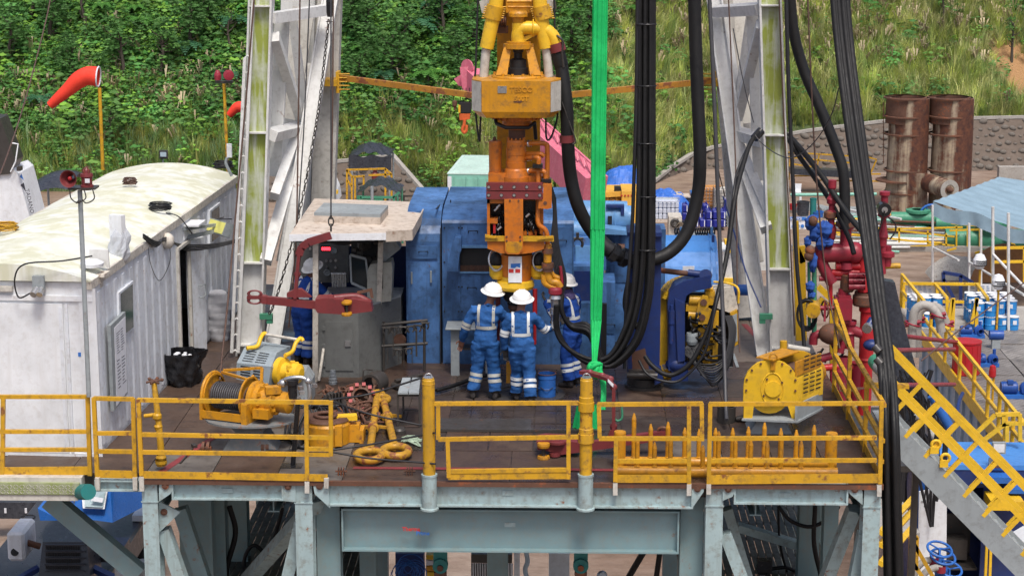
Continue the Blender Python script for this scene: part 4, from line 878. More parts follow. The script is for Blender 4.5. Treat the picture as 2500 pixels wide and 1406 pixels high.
for x,y in((-3.6,8),(-1.8,8)):MB().beam((x,y,0),(x,y,zr),.1,.1,up=(0,1,0)).build('rear_post',K['blue_d'],cab)
mb=MB();mb.bx(-3.5,-1.7,8.05,8.1,0,zr-.7);mb.build('rear_wall',K['blue_d'],cab)
con=T('control_console','grey steel control console with hinged cabinet door under the cabin roof','console',(-2.6,6.2,0));CG=paint('console_grey',(.13,.135,.13),.4,.5,dcol=(.05,.045,.04),rust=.06)
x0=W(776,850,5.6);x1=W(876,850,5.6);x2=W(985,800,7.0);zt=W(820,745,5.9).z
mb=MB();P=[V((x0.x,5.6,0)),V((x1.x,5.6,0)),V((W(905,850,5.85).x,5.85,0)),V((x2.x,6.55,0)),V((x2.x,7.2,0)),V((x0.x,7.2,0))];mb.prism(P,(0,0,zt));cb=mb.build('cabinet',CG,con)
dpx=pxbox(792,862,785,905,5.585,.014).build('door',CG,con)
for y in(802,845,890):pxbox(787,794,y-5,y+5,5.575,.02).build('hinge',CG,dpx)
pxbox(842,856,832,846,5.565,.03).build('handle',K['chrome'],dpx)
mb=MB();mb.prism([p+V((0,0,zt+.001))for p in P],(0,0,.025));mb.build('worktop',K['grey_steel'],con)
pn=pxbox(716,852,588,690,7.4,.25).build('instrument_panel',CG,con);pxbox(783,805,600,614,7.385,.015).build('display_surround',K['black'],pn)
text_mb('8888',W(785,611,7.38),.075,depth=.002,bold=.004).build('digits',flat('red_led',(1,.03,.05),.5,0,3.),pn)
mb=MB();kb=MB()
for x,y in((797,636),(808,636),(820,635),(798,652),(820,652)):bolts(mb,[(x,y)],7.4,.022,.05)
for x,y in((799,665),(816,611)):p=W(x,y,7.4);kb.ring(p+V((0,-.02,0)),(0,1,0),.05,.012,16,6);kb.cyl(p+V((0,-.02,0)),p,.045,n=14)
for x,y in((718,608),(757,607)):bolts(mb,[(x,y)],7.4,.025,.03)
mb.build('knob',K['chrome'],pn);kb.build('gauge',K['grey_steel'],pn)
mb=MB()
for i in range(9):p=W(812+i*4,700,6.2);mb.cyl(p,p+V((0,-.05,.22)),.012,n=6);mb.ball(p+V((0,-.05,.23)),.022,n=8,m=5)
mb.build('lever',K['chrome'],con)
mb=MB();pprism([(857,590),(945,585),(945,690),(888,700),(860,680)],6.6,.1,mb);mb.build('rear_cubicle',K['black'],con)
mb=MB();pts=[(855,622),(893,632),(902,710),(858,690)];l=Ws(pts,6.15);
for i in range(4):mb.beam(l[i],l[(i+1)%4],.03,.04)
mb.build('monitor_frame',K['grey_steel'],con);pprism([(858,625),(891,634),(899,706),(861,688)],6.17,.03).build('monitor_glass',K['glass'],con)
bx_=MB();pprism([(897,660),(905,645),(955,640),(958,655),(955,735),(908,740),(896,735)],6.1,.4,bx_);bo=bx_.build('junction_box',K['grey_steel']if 0 else paint('beige_box',(.33,.33,.29),.5,.4),con);pxbox(926,935,668,705,6.09,.015).build('box_label',K['black'],bo)
mb=MB();pprism([(925,582),(960,578),(977,608),(940,638),(925,630)],6.2,.35,mb);mb.build('lamp_housing',K['chrome']if 0 else K['grey_steel'],con)
mb=MB()
for i in range(5):ptube([(722,590-i*3,5.6),(780,593-i*2,5.5),(840,590+i*2,5.6),(905,592-i*3,5.9),(940,578,6.2)],1.6,5,4,mb)
mb.build('cable_run',K['cable'],con)
mb=MB()
for i in range(16):
 x=random.uniform(862,940);y=random.uniform(590,640);mb.box(W(x,y,6.45),(random.uniform(.04,.12),.1,random.uniform(.04,.12)),random.random())
mb.build('instrument',K['dark_steel'],con)
# --- iron roughneck and its column
ir=T('iron_roughneck','blue C-shaped iron roughneck with yellow wrench and looped black hoses on a blue column','roughneck',(2.2,5,0));BD=K['blue_d'];YR=5.0
pb=G(1570,958);YC=pb.y+.35
mb=plathe(1572,YC,[(60,962),(60,950),(48,948),(48,936),(42,936),(42,918),(0,918)],28);mb.build('slew_base',K['dark_steel'],ir)
mb=MB();pxbox(1538,1610,575,925,YC-.3,.55,mb);mb.build('column',BD,ir);mb=MB();pxbox(1532,1616,568,578,YC-.35,.65,mb);mb.build('column_cap',BD,ir)
pprism([(1542,860),(1575,850),(1588,918),(1545,918)],YC-.304,.006).build('rust_patch',K['rusty'],ir);mb=MB();pxbox(1535,1600,905,925,YC-.42,.15,mb);ptube([(1530,915,YC-.42),(1605,917,YC-.42)],7,10,0,mb);mb.build('base_bracket',K['dark_steel'],ir);pprism([(1598,890),(1615,900),(1620,930),(1598,940)],YC-.35,.2).build('hinge_lug',BD,ir)
mb=MB();O=[(1632,905),(1630,740),(1634,715),(1648,698),(1668,688),(1735,672),(1738,702),(1690,713),(1676,722),(1672,740),(1672,880),(1666,905)];pprism(O,YR-.1,.4,mb);mb.build('c_frame',BD,ir)
mb=MB();pprism([(1648,730),(1672,740),(1672,880),(1655,885)],YR-.16,.06,mb);mb.build('c_frame_web',K['navy'],ir)
mb=MB();plathe(1640,YR-.2,[(0,745),(5,745),(5,758),(8,758),(8,790),(6,792),(6,838),(0,838)],12,mb);mb.build('lift_cylinder',BD,ir)
mb=MB();pxbox(1640,1680,905,930,YR-.1,.4,mb);mb.ball(W(1655,890,YR),.19,(1.1,.8,.7));mb.build('lower_arm',BD,ir)
for w_,m_ in((7,K['yellow2']),):
 mb=MB();l=W3([(1690,678,YR+.35),(1650,688,YR+.33),(1622,715,YR+.3),(1612,760,YR+.3),(1608,850,YR+.3),(1610,890,YR+.3),(1625,915,YR+.3)]);l=spl(l,4)
 for a_,b2 in zip(l[:-1],l[1:]):mb.beam(a_,b2,.35,.06,up=(0,1,0)if 0 else None)
 mb.build('back_guard',m_,ir)
pprism([(1608,905),(1695,890),(1700,880),(1700,895),(1618,935),(1606,925)],YR+.3,.05).build('skid_plate',K['yellow'],ir)
mb=MB();ptube([(1612,660,YR+.2),(1680,668,YR+.1)],7,12,0,mb);mb.build('rusty_ram',K['rusty'],ir);mb=MB();ptube([(1680,666,YR+.05),(1728,672,YR)],9,12,0,mb);ptube([(1722,672,YR-.08),(1724,672,YR+.2)],15,14,0,mb);pprism([(1716,680),(1732,682),(1728,702),(1714,700)],YR-.05,.1,mb);mb.build('ram_barrel',BD,ir)
YE=K['yellow'];mb=MB();ptube([(1682,732,YR),(1712,734,YR)],13,14,0,mb);pxbox(1675,1720,745,760,YR-.05,.2,mb);ptube([(1680,768,YR),(1712,770,YR)],11,14,0,mb);pxbox(1722,1745,712,745,YR+.05,.25,mb);pxbox(1690,1750,800,830,YR,.3,mb);pxbox(1675,1745,825,890,YR+.1,.25,mb);pxbox(1742,1752,760,890,YR,.08,mb);ptube([(1724,705,YR+.1),(1740,706,YR+.1)],7,10,0,mb)
wr=mb.build('wrench',YE,ir);pprism([(1700,765),(1706,735),(1716,722),(1728,724),(1732,740),(1728,752),(1742,760),(1742,790),(1705,792)],YR-.12,.08).build('jaw_plate',YE,wr)
bolts(MB(),[(1718,738),(1714,775)],YR-.12,.055,.02).build('pivot',K['rusty'],wr)
mb=MB();pxbox(1672,1790,715,895,YR+.42,.1,mb)
for i in range(26):x=random.uniform(1680,1760);y=random.uniform(740,880);ptube([(x,y,YR+.05),(x+random.uniform(-20,25),y+15,YR-.12),(x+random.uniform(-10,40),y+random.uniform(10,40),YR+.05)],random.uniform(2,4),6,4,mb)
mb.build('hydraulic_hoses',K['cable'],ir)
mb=MB();plathe(1690,YR-.05,[(0,812),(14,812),(15,818),(15,832),(12,840),(0,840)],14,mb);mb.build('spinner',K['grey_steel'],ir)
mb=MB();pprism([(1783,765),(1800,757),(1803,840),(1785,850)],YR+.1,.45,mb);mb.build('valve_box',K['yellow'],ir);pprism([(1786,772),(1799,765),(1801,832),(1787,840)],YR+.09,.01).build('valve_face',K['grey_steel'],ir)
mb=MB();pprism([(1742,705),(1790,700),(1803,755),(1785,765),(1745,750)],YR+.2,.3,mb);mb.build('beige_cover',K['cream'],ir);ptube([(1742,688,YR+.3),(1780,692,YR+.3),(1802,705,YR+.2),(1803,740,YR+.2)],3,6,4).build('guard_tube',K['yellow2'],ir)
mb=MB()
for i in range(9):
 a_=1676+i*3;dp=30+i*10;ptube([(1755+i*2,800,YR+.1),(a_-5+i*.5,850,YR-.1),(a_+3,872+i*3,YR-.15-.02*i),(a_+26,872+dp*.5,YR-.2-.03*i),(1745,868+dp*.66,YR-.2-.03*(i%4)),(1772+i*.9,855+dp*.35,YR-.15),(1780+i*2,810,YR),(1770+i*2,770,YR+.1)],2.0,6,5,mb)
mb.build('hose_loops',K['cable'],ir)
# --- yellow drum winch front left, grey cased winch, guarded winch right
PED=paint('worn_grey_pedestal',(.15,.165,.17),.5,.7,dcol=(.3,.27,.23),rust=.25)
wl=T('drum_winch','amber air winch with exposed wire drum on a grey pedestal at front left','winch',(-3.9,1.7,0));c0=G(590,1075)
mb=MB();cx,cy_=-3.8,1.6
mb.lathe((cx,cy_,0),[(.42,0),(.42,.03),(.2,.05)],6);mb.prism([V((cx+x,cy_-.28,z))for x,z in((-.46,.0),(.46,.0),(.22,.34),(.36,.48),(-.36,.48),(-.22,.34))],(0,.56,0));mb.build('pedestal',PED,wl)
mb=MB();l=[V((cx+.72*math.cos(a)*1.05,cy_+.55*math.sin(a),.48))for a in[i*PI/12 for i in range(24)]];mb.prism(l,(0,0,.03));mb.build('base_plate',PED,wl)
dv=V((.93,-.36,0)).normalized();nv_=V((.36,.93,0)).normalized();c=V((cx-.05,cy_+.0,.85));cL=c-dv*.62;cR=c+dv*.05
mb=MB();mb.cyl(cL,cR,.2,n=20);dm=mb.build('drum',K['rope'],wl);mb=MB()
for i in range(15):mb.ring(cL+dv*(.05+i*.041),dv,.215,.017,18,5)
mb.build('wire_wraps',K['wire'],dm)
for c_ in(cL,cR):mb=MB();mb.lathe(c_-dv*.02,[(.1,0),(.36,0),(.36,.03),(.33,.03),(.33,.01)],28,ax=dv);mb.build('drum_flange',AM,wl)
mb=MB();mb.ring(cL-dv*.04,dv,.37,.028,24,6,R(0),R(180));
for s_ in(-1,1):
 for z in(-.3,):mb.beam(cL+nv_*.36*s_-dv*.05+V((0,0,z+.05)),cR+nv_*.36*s_+dv*.12+V((0,0,z+.05)),.03,.13)
mb.box(cL-dv*.06+V((0,0,-.2)),(.05,.74,.3),math.atan2(dv.y,dv.x));mb.box(cR+dv*.1+V((0,0,-.18)),(.1,.8,.36),math.atan2(dv.y,dv.x));mb.build('frame',AM,wl)
mb=MB();mb.beam(cL+nv_*.3+V((0,0,.34)),cR+nv_*.42+V((0,0,.42)),.05,.04);mb.beam(cR+nv_*.42+V((0,0,.42)),cR+nv_*.35+V((0,0,-.1)),.05,.05);mb.beam(cL+nv_*.25+V((0,0,.32)),cR-nv_*.1+V((0,0,.35)),.04,.04);mb.beam(cR+nv_*.1+V((0,0,.36)),cR+nv_*.42+V((0,0,.1)),.04,.04);mb.build('guard_frame',K['amber'],wl)
mb=MB();mb.lathe(cR,[(.3,.08),(.31,.16),(.27,.18),(.27,.26),(.22,.27),(.2,.4),(.23,.4),(.23,.5),(.16,.52),(.15,.62),(.18,.63),(.18,.74),(.1,.78),(0,.78)],22,ax=dv)
for i in range(10):a=i*PI/5;p=cR+dv*.27+(nv_*math.cos(a)+V((0,0,1))*math.sin(a))*.24;mb.box(p,(.06,.06,.06),.4);mb.box(cR+dv*.52+(nv_*math.cos(a)+V((0,0,1))*math.sin(a))*.18,(.05,.05,.05),.4)
mb.box(cR+dv*.45+V((0,-.1,.22)),(.25,.16,.12),.3);mb.box(cR+dv*.35-nv_*.2+V((0,0,-.16)),(.28,.2,.16),-.3);mb.build('gear_motor',AM,wl)
mb=MB();p=cR+dv*.8;mb.cyl(p+V((0,0,.32)),p+V((0,0,.02)),.075,n=14);mb.cyl(p+V((0,0,.4)),p+V((0,0,.32)),.1,n=14);mb.build('filter_bowl',K['blackplastic'],wl)
mb=MB();mb.tube(spl([cR+dv*.55+V((0,0,.3)),cR+dv*.75+V((0,0,.42)),cR+dv*1.05+V((0,.1,.4)),cR+dv*1.1+V((0,.1,.1)),cR+dv*1.0+V((0,.1,.05))],4),.035,8);mb.ball(cR+dv*.62+V((0,0,.32)),.07);mb.ball(cR+dv*1.08+V((0,.1,.38)),.06)
for i in range(8):mb.box(cR+dv*random.uniform(.85,1.2)+V((0,random.uniform(0,.3),random.uniform(0,.4))),(.08,.06,.06),random.random())
mb.build('air_fittings',K['chrome'],wl)
wl.scale=(.87,)*3;wl.location.x+=.04
w2=T('cased_winch','grey slotted winch casing with bright yellow motor behind the amber drum winch','winch',(-3.8,4.2,0))
mb=MB();Yw=3.9;F=[W(580,890,Yw),W(592,852,Yw+.2),W(660,866,Yw-.1)]
pA=[W(577,925,Yw),W(655,942,Yw-.25),W(662,895,Yw-.25),W(578,885,Yw)];pB=[W(578,885,Yw),W(662,895,Yw-.25),W(676,861,Yw+.15),W(597,848,Yw+.4)]
bk=V((.25,.75,0))
mb.add(pA,[(0,1,2,3)]);mb.add(pB,[(0,1,2,3)]);mb.add([pA[1],pA[1]+bk,pB[2]+bk*.6,pB[2],pA[2]],[(0,1,2,3,4)]);mb.add([pB[3],pB[2],pB[2]+bk*.6,pB[3]+bk*.6],[(0,1,2,3)]);mb.add([pA[0],pA[3],pB[3],pB[3]+bk*.6,pA[0]+bk],[(0,1,2,3,4)])
cs_=mb.build('casing',K['grey_steel']if 0 else paint('blue_grey_casing',(.26,.31,.34),.45,.3),w2)
mb=MB()
for q,nrm in((pA,1),(pB,1)):
 nn=(q[1]-q[0]).cross(q[3]-q[0]).normalized();nn=nn if nn.y<0 or nn.z>.5 else-nn
 for i in range(2):
  for j in range(5):
   u0,u1=.12+i*.38,.42+i*.38;v=.15+j*.16;a_=q[0].lerp(q[1],u0).lerp(q[3].lerp(q[2],u0),v)+nn*.004;b2=q[0].lerp(q[1],u1).lerp(q[3].lerp(q[2],u1),v)+nn*.004;c_=(q[3]-q[0]).normalized()*.02
   mb.add([a_,b2,b2+c_,a_+c_],[(0,1,2,3)])
mb.build('vent_slot',K['black'],cs_)
mb=MB();mc=W(688,906,Yw);ad=V((.9,-.4,0)).normalized();mb.lathe(mc,[(.0,-.05),(.22,-.05),(.22,.04),(.15,.06),(.13,.2),(.16,.22),(.15,.32),(.08,.36),(0,.36)],20,ax=ad)
for i in range(8):a=i*PI/4;mb.box(mc+ad*.2+(V((.4,.9,0)).normalized()*math.cos(a)+V((0,0,1))*math.sin(a))*.15,(.07,.07,.07),.3)
mb.build('motor',K['yellow2'],w2)
mb=MB();mb.tube(spl(W3([(602,850,Yw+.2),(628,845,Yw+.3),(636,826,Yw+.4),(644,814,Yw+.5),(650,816,Yw+.5)]),4),.035,6);mb.tube(spl(W3([(696,868,Yw),(714,858,Yw+.2),(722,838,Yw+.3),(734,826,Yw+.4),(740,832,Yw+.4)]),4),.035,6);mb.build('lifting_arm',K['yellow2'],w2)
mb=MB();mb.cyl(W(648,816,Yw+.5),W(726,829,Yw+.4),.025,n=8);mb.build('lifting_bar',K['mastold'],w2)
mb=MB();mb.bx(-3.9,-3.2,3.9,4.5,0,.35);mb.prism([V((-3.9,3.9,.35)),V((-3.2,3.9,.35)),V((-3.3,3.9,.5)),V((-3.8,3.9,.5))],(0,.6,0));mb.build('pedestal',K['grey_steel'],w2)
wr_=T('guarded_winch','big round yellow guarded winch on a grey pedestal at right','winch',(4.1,2.6,0));YW=2.35;xl,xr=W(1815,960,YW).x,W(1948,960,YW).x
zb,zt_=W(1880,985,YW).z,W(1880,878,YW).z;rr=(xr-xl)/2;xc=(xl+xr)/2;zc=zt_-rr*.98
prof=[V((xl,YW,zb)),V((xl,YW,zc))]+[V((xc-rr*math.cos(i/12*PI),YW,zc+rr*.98*math.sin(i/12*PI)))for i in range(1,12)]+[V((xr,YW,zc)),V((xr,YW,zb))]
mb=MB();mb.prism(prof,(0,.06,0));fp=mb.build('side_plate',K['yellow2'],wr_);mb=MB();mb.prism([p+V((.44,.55,0))for p in prof],(0,.06,0));mb.build('side_plate',YE,wr_)
mb=MB();mb.ring((xc+.02,YW-.0,zc-.05),(0,1,0),.2,.012,24,5,0,2*PI,(.8,1.2));mb.cyl((xc+.03,YW-.025,zc-.05),(xc+.03,YW,zc-.05),.12,n=20);mb.build('boss',K['yellow2'],fp)
mb=MB();
for i in range(9):a=-.2+i*(PI+.4)/8;p=V((xc-rr*.92*math.cos(a),YW,zc+rr*.92*math.sin(a)));mb.cyl(p+V((0,-.02,0)),p,.017,n=8)
for k in range(4):a=k*PI/2+.6;p=V((xc+.03+.16*math.cos(a),YW,zc-.05+.18*math.sin(a)));mb.cyl(p+V((0,-.02,0)),p,.016,n=6)
mb.build('bolt',K['rusty'],fp)
ex_=V((.44,.55,0));mb=MB()
def skin(i0,i1,th=.012):
 for a,b2 in zip(prof[i0:i1],prof[i0+1:i1+1]):mb.add([a+V((0,.05,0)),b2+V((0,.05,0)),b2+ex_,a+ex_],[(0,1,2,3)])
skin(0,6);skin(11,15);mb.build('guard_cover',K['yellow2'],wr_)
mb=MB()
for j in range(9):
 for i in range(3):
  a=V((xr+.004,YW,zb+.12+j*.065+(.03 if j>4 else 0)))+ex_*(.2+i*.25);b2=a+ex_*.19;mb.add([a,b2,b2+V((0,0,.022)),a+V((0,0,.022))],[(0,1,2,3)])
mb.build('guard_slot',K['black'],wr_)
mb=MB();mb.cyl(V((xc,YW,zc))+ex_*.55,V((xc,YW,zc))+ex_*.9,rr*.6,n=22);mb.build('drum',K['rope'],wr_)
mb=MB();mb.beam(V((xc-.1,YW,zt_+.01)),V((xc-.1,YW,zt_+.01))+ex_,.3,.02);mb.beam(V((xr-.05,YW,zc+.25)),V((xr-.05,YW,zc+.25))+ex_,.02,.22);mb.build('top_cover',AM,wr_)
mb=MB();p=V((xc+.02,YW-.02,zt_-.02));mb.ring(p+V((0,0,.06)),(0,1,0),.055,.014,14,6);mb.box(p+V((0,0,-.06)),(.07,.03,.14));mb.build('lifting_shackle',AM,wr_)
mb=MB();
for a_,b2 in((xl+.01,xl+.16),(xr-.16,xr-.01)):mb.prism([V((a_,YW-.01,zb+.02)),V((b2,YW-.01,zb+.02)),V((b2-.02 if a_<xc else b2,YW-.01,zb-.22)),V((a_ if a_<xc else a_+.08,YW-.01,zb-.22))],(0,.08,0))
mb.cyl((xc,YW+.1,zb+.12),(xc,YW+.5,zb+.12),.3,n=20);mb.build('foot',K['yellow2'],wr_)
mb=MB();mb.prism([V((xl-.02,YW-.05,zb-.25)),V((xr,YW-.15,zb-.25)),V((xr+.46,YW+.6,zb-.25)),V((xl+.3,YW+.65,zb-.25))],(0,0,.03));mb.prism([V((xr-.02,YW-.13,zb-.22)),V((xr+.44,YW+.58,zb-.22)),V((xr+.44,YW+.58,zb+.02)),V((xr-.02,YW-.13,zb+.02))],(-.03,0,0));mb.build('base_plate',K['grey_steel'],wr_)
mb=MB();mb.prism([V((xc-.3,YW+.1,0)),V((xc+.35,YW+.1,0)),V((xc+.2,YW+.1,zb-.25)),V((xc-.15,YW+.1,zb-.25))],(0,.6,0));mb.build('pedestal',K['grey_steel'],wr_)
mb=MB();q=V((xr+.1,YW+.6,zc+.0));mb.lathe(q,[(.25,0),(.25,.1),(.16,.12),(.16,.25),(.2,.26),(.18,.4),(0,.4)],18,ax=(.7,.7,0));mb.build('gear_motor',AM,wr_)
mb=MB();plathe(1913,3.6,[(0,832),(9,832),(9,860),(0,860)],12,mb);mb.build('post',YE,wr_);mb=MB();ptube([(1922,846,3.6),(1975,855,3.7)],7,10,0,mb);mb.build('pipe_stub',K['mastold'],wr_)
# === WHITE CONTAINER (doghouse) AT LEFT
P0=G(240,1115);rzc=-math.atan2(.40,7.1);rot=Matrix.Rotation(rzc,3,'Z');WX=rot@V((1,0,0));WY=rot@V((0,1,0))
HC=W(240,690,P0.y).z
con_=T('office_container','white corrugated office container with a mossy domed roof at left','container',P0,rzc)
def wl_(px,py):
 r=ray(px,py);t=(P0-CAM).dot(WX)/r.dot(WX);p=CAM+r*t-P0;return p.dot(WY),p.z
def wall_poly(pts,off=.004,th=.02):return[V((off+th,*wl_(a,b_)))for a,b_ in pts],V((-th,0,0))
WS=K['white_side'];L=9.4;Wd=2.45
y1,_=wl_(432,700);y2,_=wl_(462,700)
for a,b_ in((.0,y1),(y2,L)):
 mb=MB();mb.bx(-.04,0,a,b_,0,HC);sw=mb.build('side_wall',WS,con_)
 n=int((b_-a)/.42)
 for i in range(n):mb=MB();x=a+.25+i*.42;mb.prism([V((0,x,.1)),V((.014,x+.06,.1)),V((.014,x+.16,.1)),V((0,x+.22,.1))],(0,0,HC-.3));mb.build('corrugation',WS,sw)
mb=MB();mb.bx(-.04,0,y1,y2,2.05,HC);mb.build('lintel',WS,con_)
mb=MB();mb.bx(-1.2,-.9,y1-.4,y2+.4,0,HC-.1);mb.build('interior',flat('dark_red_interior',(.10,.012,.015),.6),con_)
mb=MB();mb.prism([V((-.02,y2,0)),V((.02,y2,0)),V((.15,y2+.5,0)),V((.11,y2+.52,0))],(0,0,2.05));dr_=mb.build('door',WS,con_);MB().tube([V((.10,y2+.25,1.05)),V((.15,y2+.22,1.05)),V((.19,y2+.36,1.05)),V((.19,y2+.36,1.25)),V((.15,y2+.22,1.25)),V((.10,y2+.25,1.25))],.012,6).build('handle',K['grey_steel'],dr_)
mb=MB();mb.bx(0,.05,y2-.07,y2,0,2.1);mb.bx(0,.05,y1,y1+.06,0,2.1);mb.bx(0,.05,y1+.06,y2-.07,2.05,2.1);mb.build('door_frame',K['mastold'],con_)
mb=MB();mb.bx(-Wd,0,0,.04,0,HC);mb.build('front_wall',K['white'],con_);mb=MB();mb.bx(-Wd,0,L-.04,L,0,HC);mb.bx(-Wd,-Wd+.04,.04,L-.04,0,HC);mb.build('rear_wall',WS,con_)
mb=MB();mb.bx(-Wd,0,.04,L-.04,.0,.05);mb.build('container_floor',K['dark_steel'],con_)
mb=MB();mb.grid(lambda u,v:(-Wd-.03+(Wd+.06)*u,-.06+(L+.1)*v,HC+.02+.24*math.sin(PI*u)**.8+.012*math.sin(v*40)),20,30);mb.prism([V((-Wd-.03+(Wd+.06)*u/12,-.06,HC+.02+.24*math.sin(PI*u/12)**.8))for u in range(13)],(0,.03,0));mb.build('roof',K['white_roof'],con_)
mb=MB();mb.bx(-.06,.03,-.05,L,HC-.09,HC+.03);mb.bx(-Wd-.03,-Wd+.06,-.05,L,HC-.09,HC+.03);mb.build('roof_edge',K['cream'],con_)
fz=lambda py:W(120,py,P0.y).z
mb=MB();mb.bx(-Wd,.02,-.03,0,fz(735),fz(722));mb.bx(-Wd,.02,-.025,0,fz(1115),fz(1105));mb.build('rail',K['white'],con_)
fx=lambda px:W(px,900,P0.y).x-P0.x
mb=MB();mb.bx(fx(-60),fx(160),-.03,0,fz(1105),fz(742));d_=mb.build('front_door',K['white'],con_);mb=MB();mb.bx(fx(165),fx(172),-.03,0,fz(1105),fz(742));mb.bx(fx(150),fx(158),-.038,-.03,fz(1095),fz(750));mb.build('door_seam',WS,con_)
mb=MB();mb.bx(fx(200),fx(242),-.02,0,0,HC-.09);mb.build('corner_post',K['white'],con_)
mb=MB();mb.bx(fx(-20),fx(40),-.08,0,fz(712),fz(700));mb.build('vent_hood',K['mastold'],con_)
pxl=MB();pxl.bx(fx(192),fx(208),-.006,0,fz(870),fz(860));pxl.build('small_label',K['ink_b'],con_)
def wallpiece(pts,nm,mat,off=.004,th=.03):mb=MB();p,v=wall_poly(pts,off,th);mb.prism(p,v);return mb.build(nm,mat,con_)
for q in([(287,717),(316,693),(318,798),(289,822)],[(510,517),(529,502),(530,575),(511,590)]):
 wf=wallpiece([(q[0][0]-4,q[0][1]-2),(q[1][0]+3,q[1][1]-8),(q[2][0]+3,q[2][1]+2),(q[3][0]-4,q[3][1]+10)],'window',WS,.0,.045);p,v=wall_poly(q,.046,.006);mb=MB();mb.prism(p,v);mb.build('pane',K['glass'],wf)
nb=wallpiece([(253,795),(290,760),(296,960),(262,1003)],'notice_board',K['grey_steel'],.05,.05);p,v=wall_poly([(262,800),(289,772),(294,955),(268,990)],.101,.004);mb=MB();mb.prism(p,v);mb.build('notice',K['paper'],nb)
for a in([(264,815),(287,793),(289,850),(267,868)],[(266,880),(290,862),(293,930),(270,955)]):
 l=[V((.107,*wl_(*q)))for q in a];mb=MB()
 for i in range(9):
  for j in range(2):
   k=(i+.2)/9;k2=(i+.45)/9;u0=.08+j*.47;u1=u0+random.uniform(.2,.4)
   f=lambda u,v:l[0].lerp(l[1],u).lerp(l[3].lerp(l[2],u),v);mb.add([f(u0,k),f(u1,k),f(u1,k2),f(u0,k2)],[(0,1,2,3)])
 mb.build('printed_text',K['ink_k'],nb)
def on_wall(px,py,off=.05):y,z=wl_(px,py);return P0+rot@V((off,y,z))
fl_=T('floodlight','rectangular floodlight with yellow lens above the container door','floodlight',on_wall(470,560,.25));c=on_wall(478,556,.42)
m3=Matrix.Rotation(R(-50),3,'Z')@Matrix.Rotation(R(-25),3,'X');mb=MB();mb.box(c,(.55,.16,.24),m3);mb.build('body',K['grey_steel'],fl_)
mb=MB();mb.box(c+m3@V((0,-.085,0)),(.5,.01,.2),m3);mb.build('lens',flat('yellow_lens',(.75,.72,.2),.3),fl_);mb=MB();mb.beam(on_wall(455,580,0),c+V((-.05,.05,-.05)),.06,.06);mb.beam(on_wall(445,560,0),c+V((-.05,.05,.05)),.05,.05);mb.build('bracket',K['grey_steel'],fl_)
mb=MB();c=on_wall(455,545,.12);mb.box(c,(.3,.5,.03),rzc);mb.box(c+V((-.12,0,-.12)),(.03,.45,.25),rzc);one(mb,'porch_hood',K['white'],'small white sheet metal hood over the container doorway','hood')
aw=T('floodlight','plastic wrapped floodlight standing on the container roof edge','floodlight',on_wall(300,640,-.05));c=on_wall(300,640,-.06)
mb=MB();mb.tube([c,c+V((0,0,.5))],.025,8);mb.build('stem',K['grey_steel'],aw);mb=MB();mb.box(c+V((.0,0,.5)),(.22,.1,.42),R(-25));mb.build('lamp',K['white'],aw)
mb=MB();mb.grid(lambda u,v:c+V((math.cos(u*2*PI),.7*math.sin(u*2*PI),0))*(.11*(1+.5*noise.noise(V((math.cos(u*2*PI)*2,math.sin(u*2*PI)*2,v*4))))+.05*math.sin(v*5))+V((.05*v,0,.02+.62*v)),24,10,0);mb.build('plastic_wrap',K['chrome']if 0 else flat('grey_film',(.45,.47,.5),.2),aw)
sq=T('antenna_mount','small white bracket box on a post at the container roof corner','bracket',on_wall(245,670,-.1));c=on_wall(248,655,-.05);mb=MB();mb.box(c+V((0,.1,.12)),(.28,.03,.26),rzc);mb.build('plate',K['mast'],sq);mb=MB();mb.lathe(c+V((-.05,-.15,.06)),[(0,0),(.16,0),(.17,.05),(.1,.09),(0,.09)],16);mb.build('dome',K['white'],sq);mb=MB();mb.box(c+V((.0,-.1,-.06)),(.3,.3,.04),rzc);mb.box(c+V((0,-.05,-.16)),(.12,.12,.2),rzc);mb.build('stand',K['cream'],sq)
sk2=T('socket_box','grey electrical socket box on the front of the white container','socket box',W(95,690,P0.y-.06));c=W(95,690,P0.y-.05);mb=MB();mb.box(c,(.16,.1,.2));mb.build('box',K['grey_steel'],sk2);mb=MB();mb.cyl(c+V((-.02,-.05,-.08)),c+V((-.05,-.16,-.14)),.05,n=12);mb.cyl(c+V((.04,-.05,-.08)),c+V((.04,-.16,-.14)),.045,n=12);mb.build('plug',K['chrome'],sk2)
def roofp(px,py):
 p=G(px,py,HC+.2);
 for _ in range(5):
  u=((p-P0).dot(WX)+Wd+.03)/(Wd+.06);u=min(max(u,0),1);p=G(px,py,HC+.045+.24*math.sin(PI*u)**.8)
 return p
for px,py,lab,mat,r in((392,515,'coiled black cable lying on the near roof edge of the container',K['cable'],.17),(545,412,'coiled black cable at the far roof corner of the container',K['cable'],.17),(18,565,'coiled yellow rope at the left of the container roof',K['yellow'],.15),(318,453,'small tangle of rusty wire on the container roof',K['rope'],.1)):
 c=roofp(px,py);mb=MB();mb.tube([c+V(((r+random.uniform(-.03,.03))*math.cos(t*.5),(r+random.uniform(-.03,.03))*math.sin(t*.5),.02+t*.0016))for t in range(70)],.011,5);one(mb,'cable_coil',mat,lab,'cable')
cb_=T('cable_bundle','black cables strung from the container wall bushing to the mast ladder','cable',on_wall(400,590,.05));p0=on_wall(400,588,.06);mb=MB()
for i in range(4):mb.tube(spl([on_wall(345,572+i*3,.03),on_wall(372,590+i*4,.06),p0+V((0,0,.02*i)),W(450,598+i*4,6.4),W(520,596+i*3,6.8),W(578,585+i*2,6.95)],5),.013,5)
mb.build('lead',K['cable'],cb_);mb=MB();mb.ball(p0,.11,(1,1,1.2));mb.build('bushing',K['cream'],cb_)
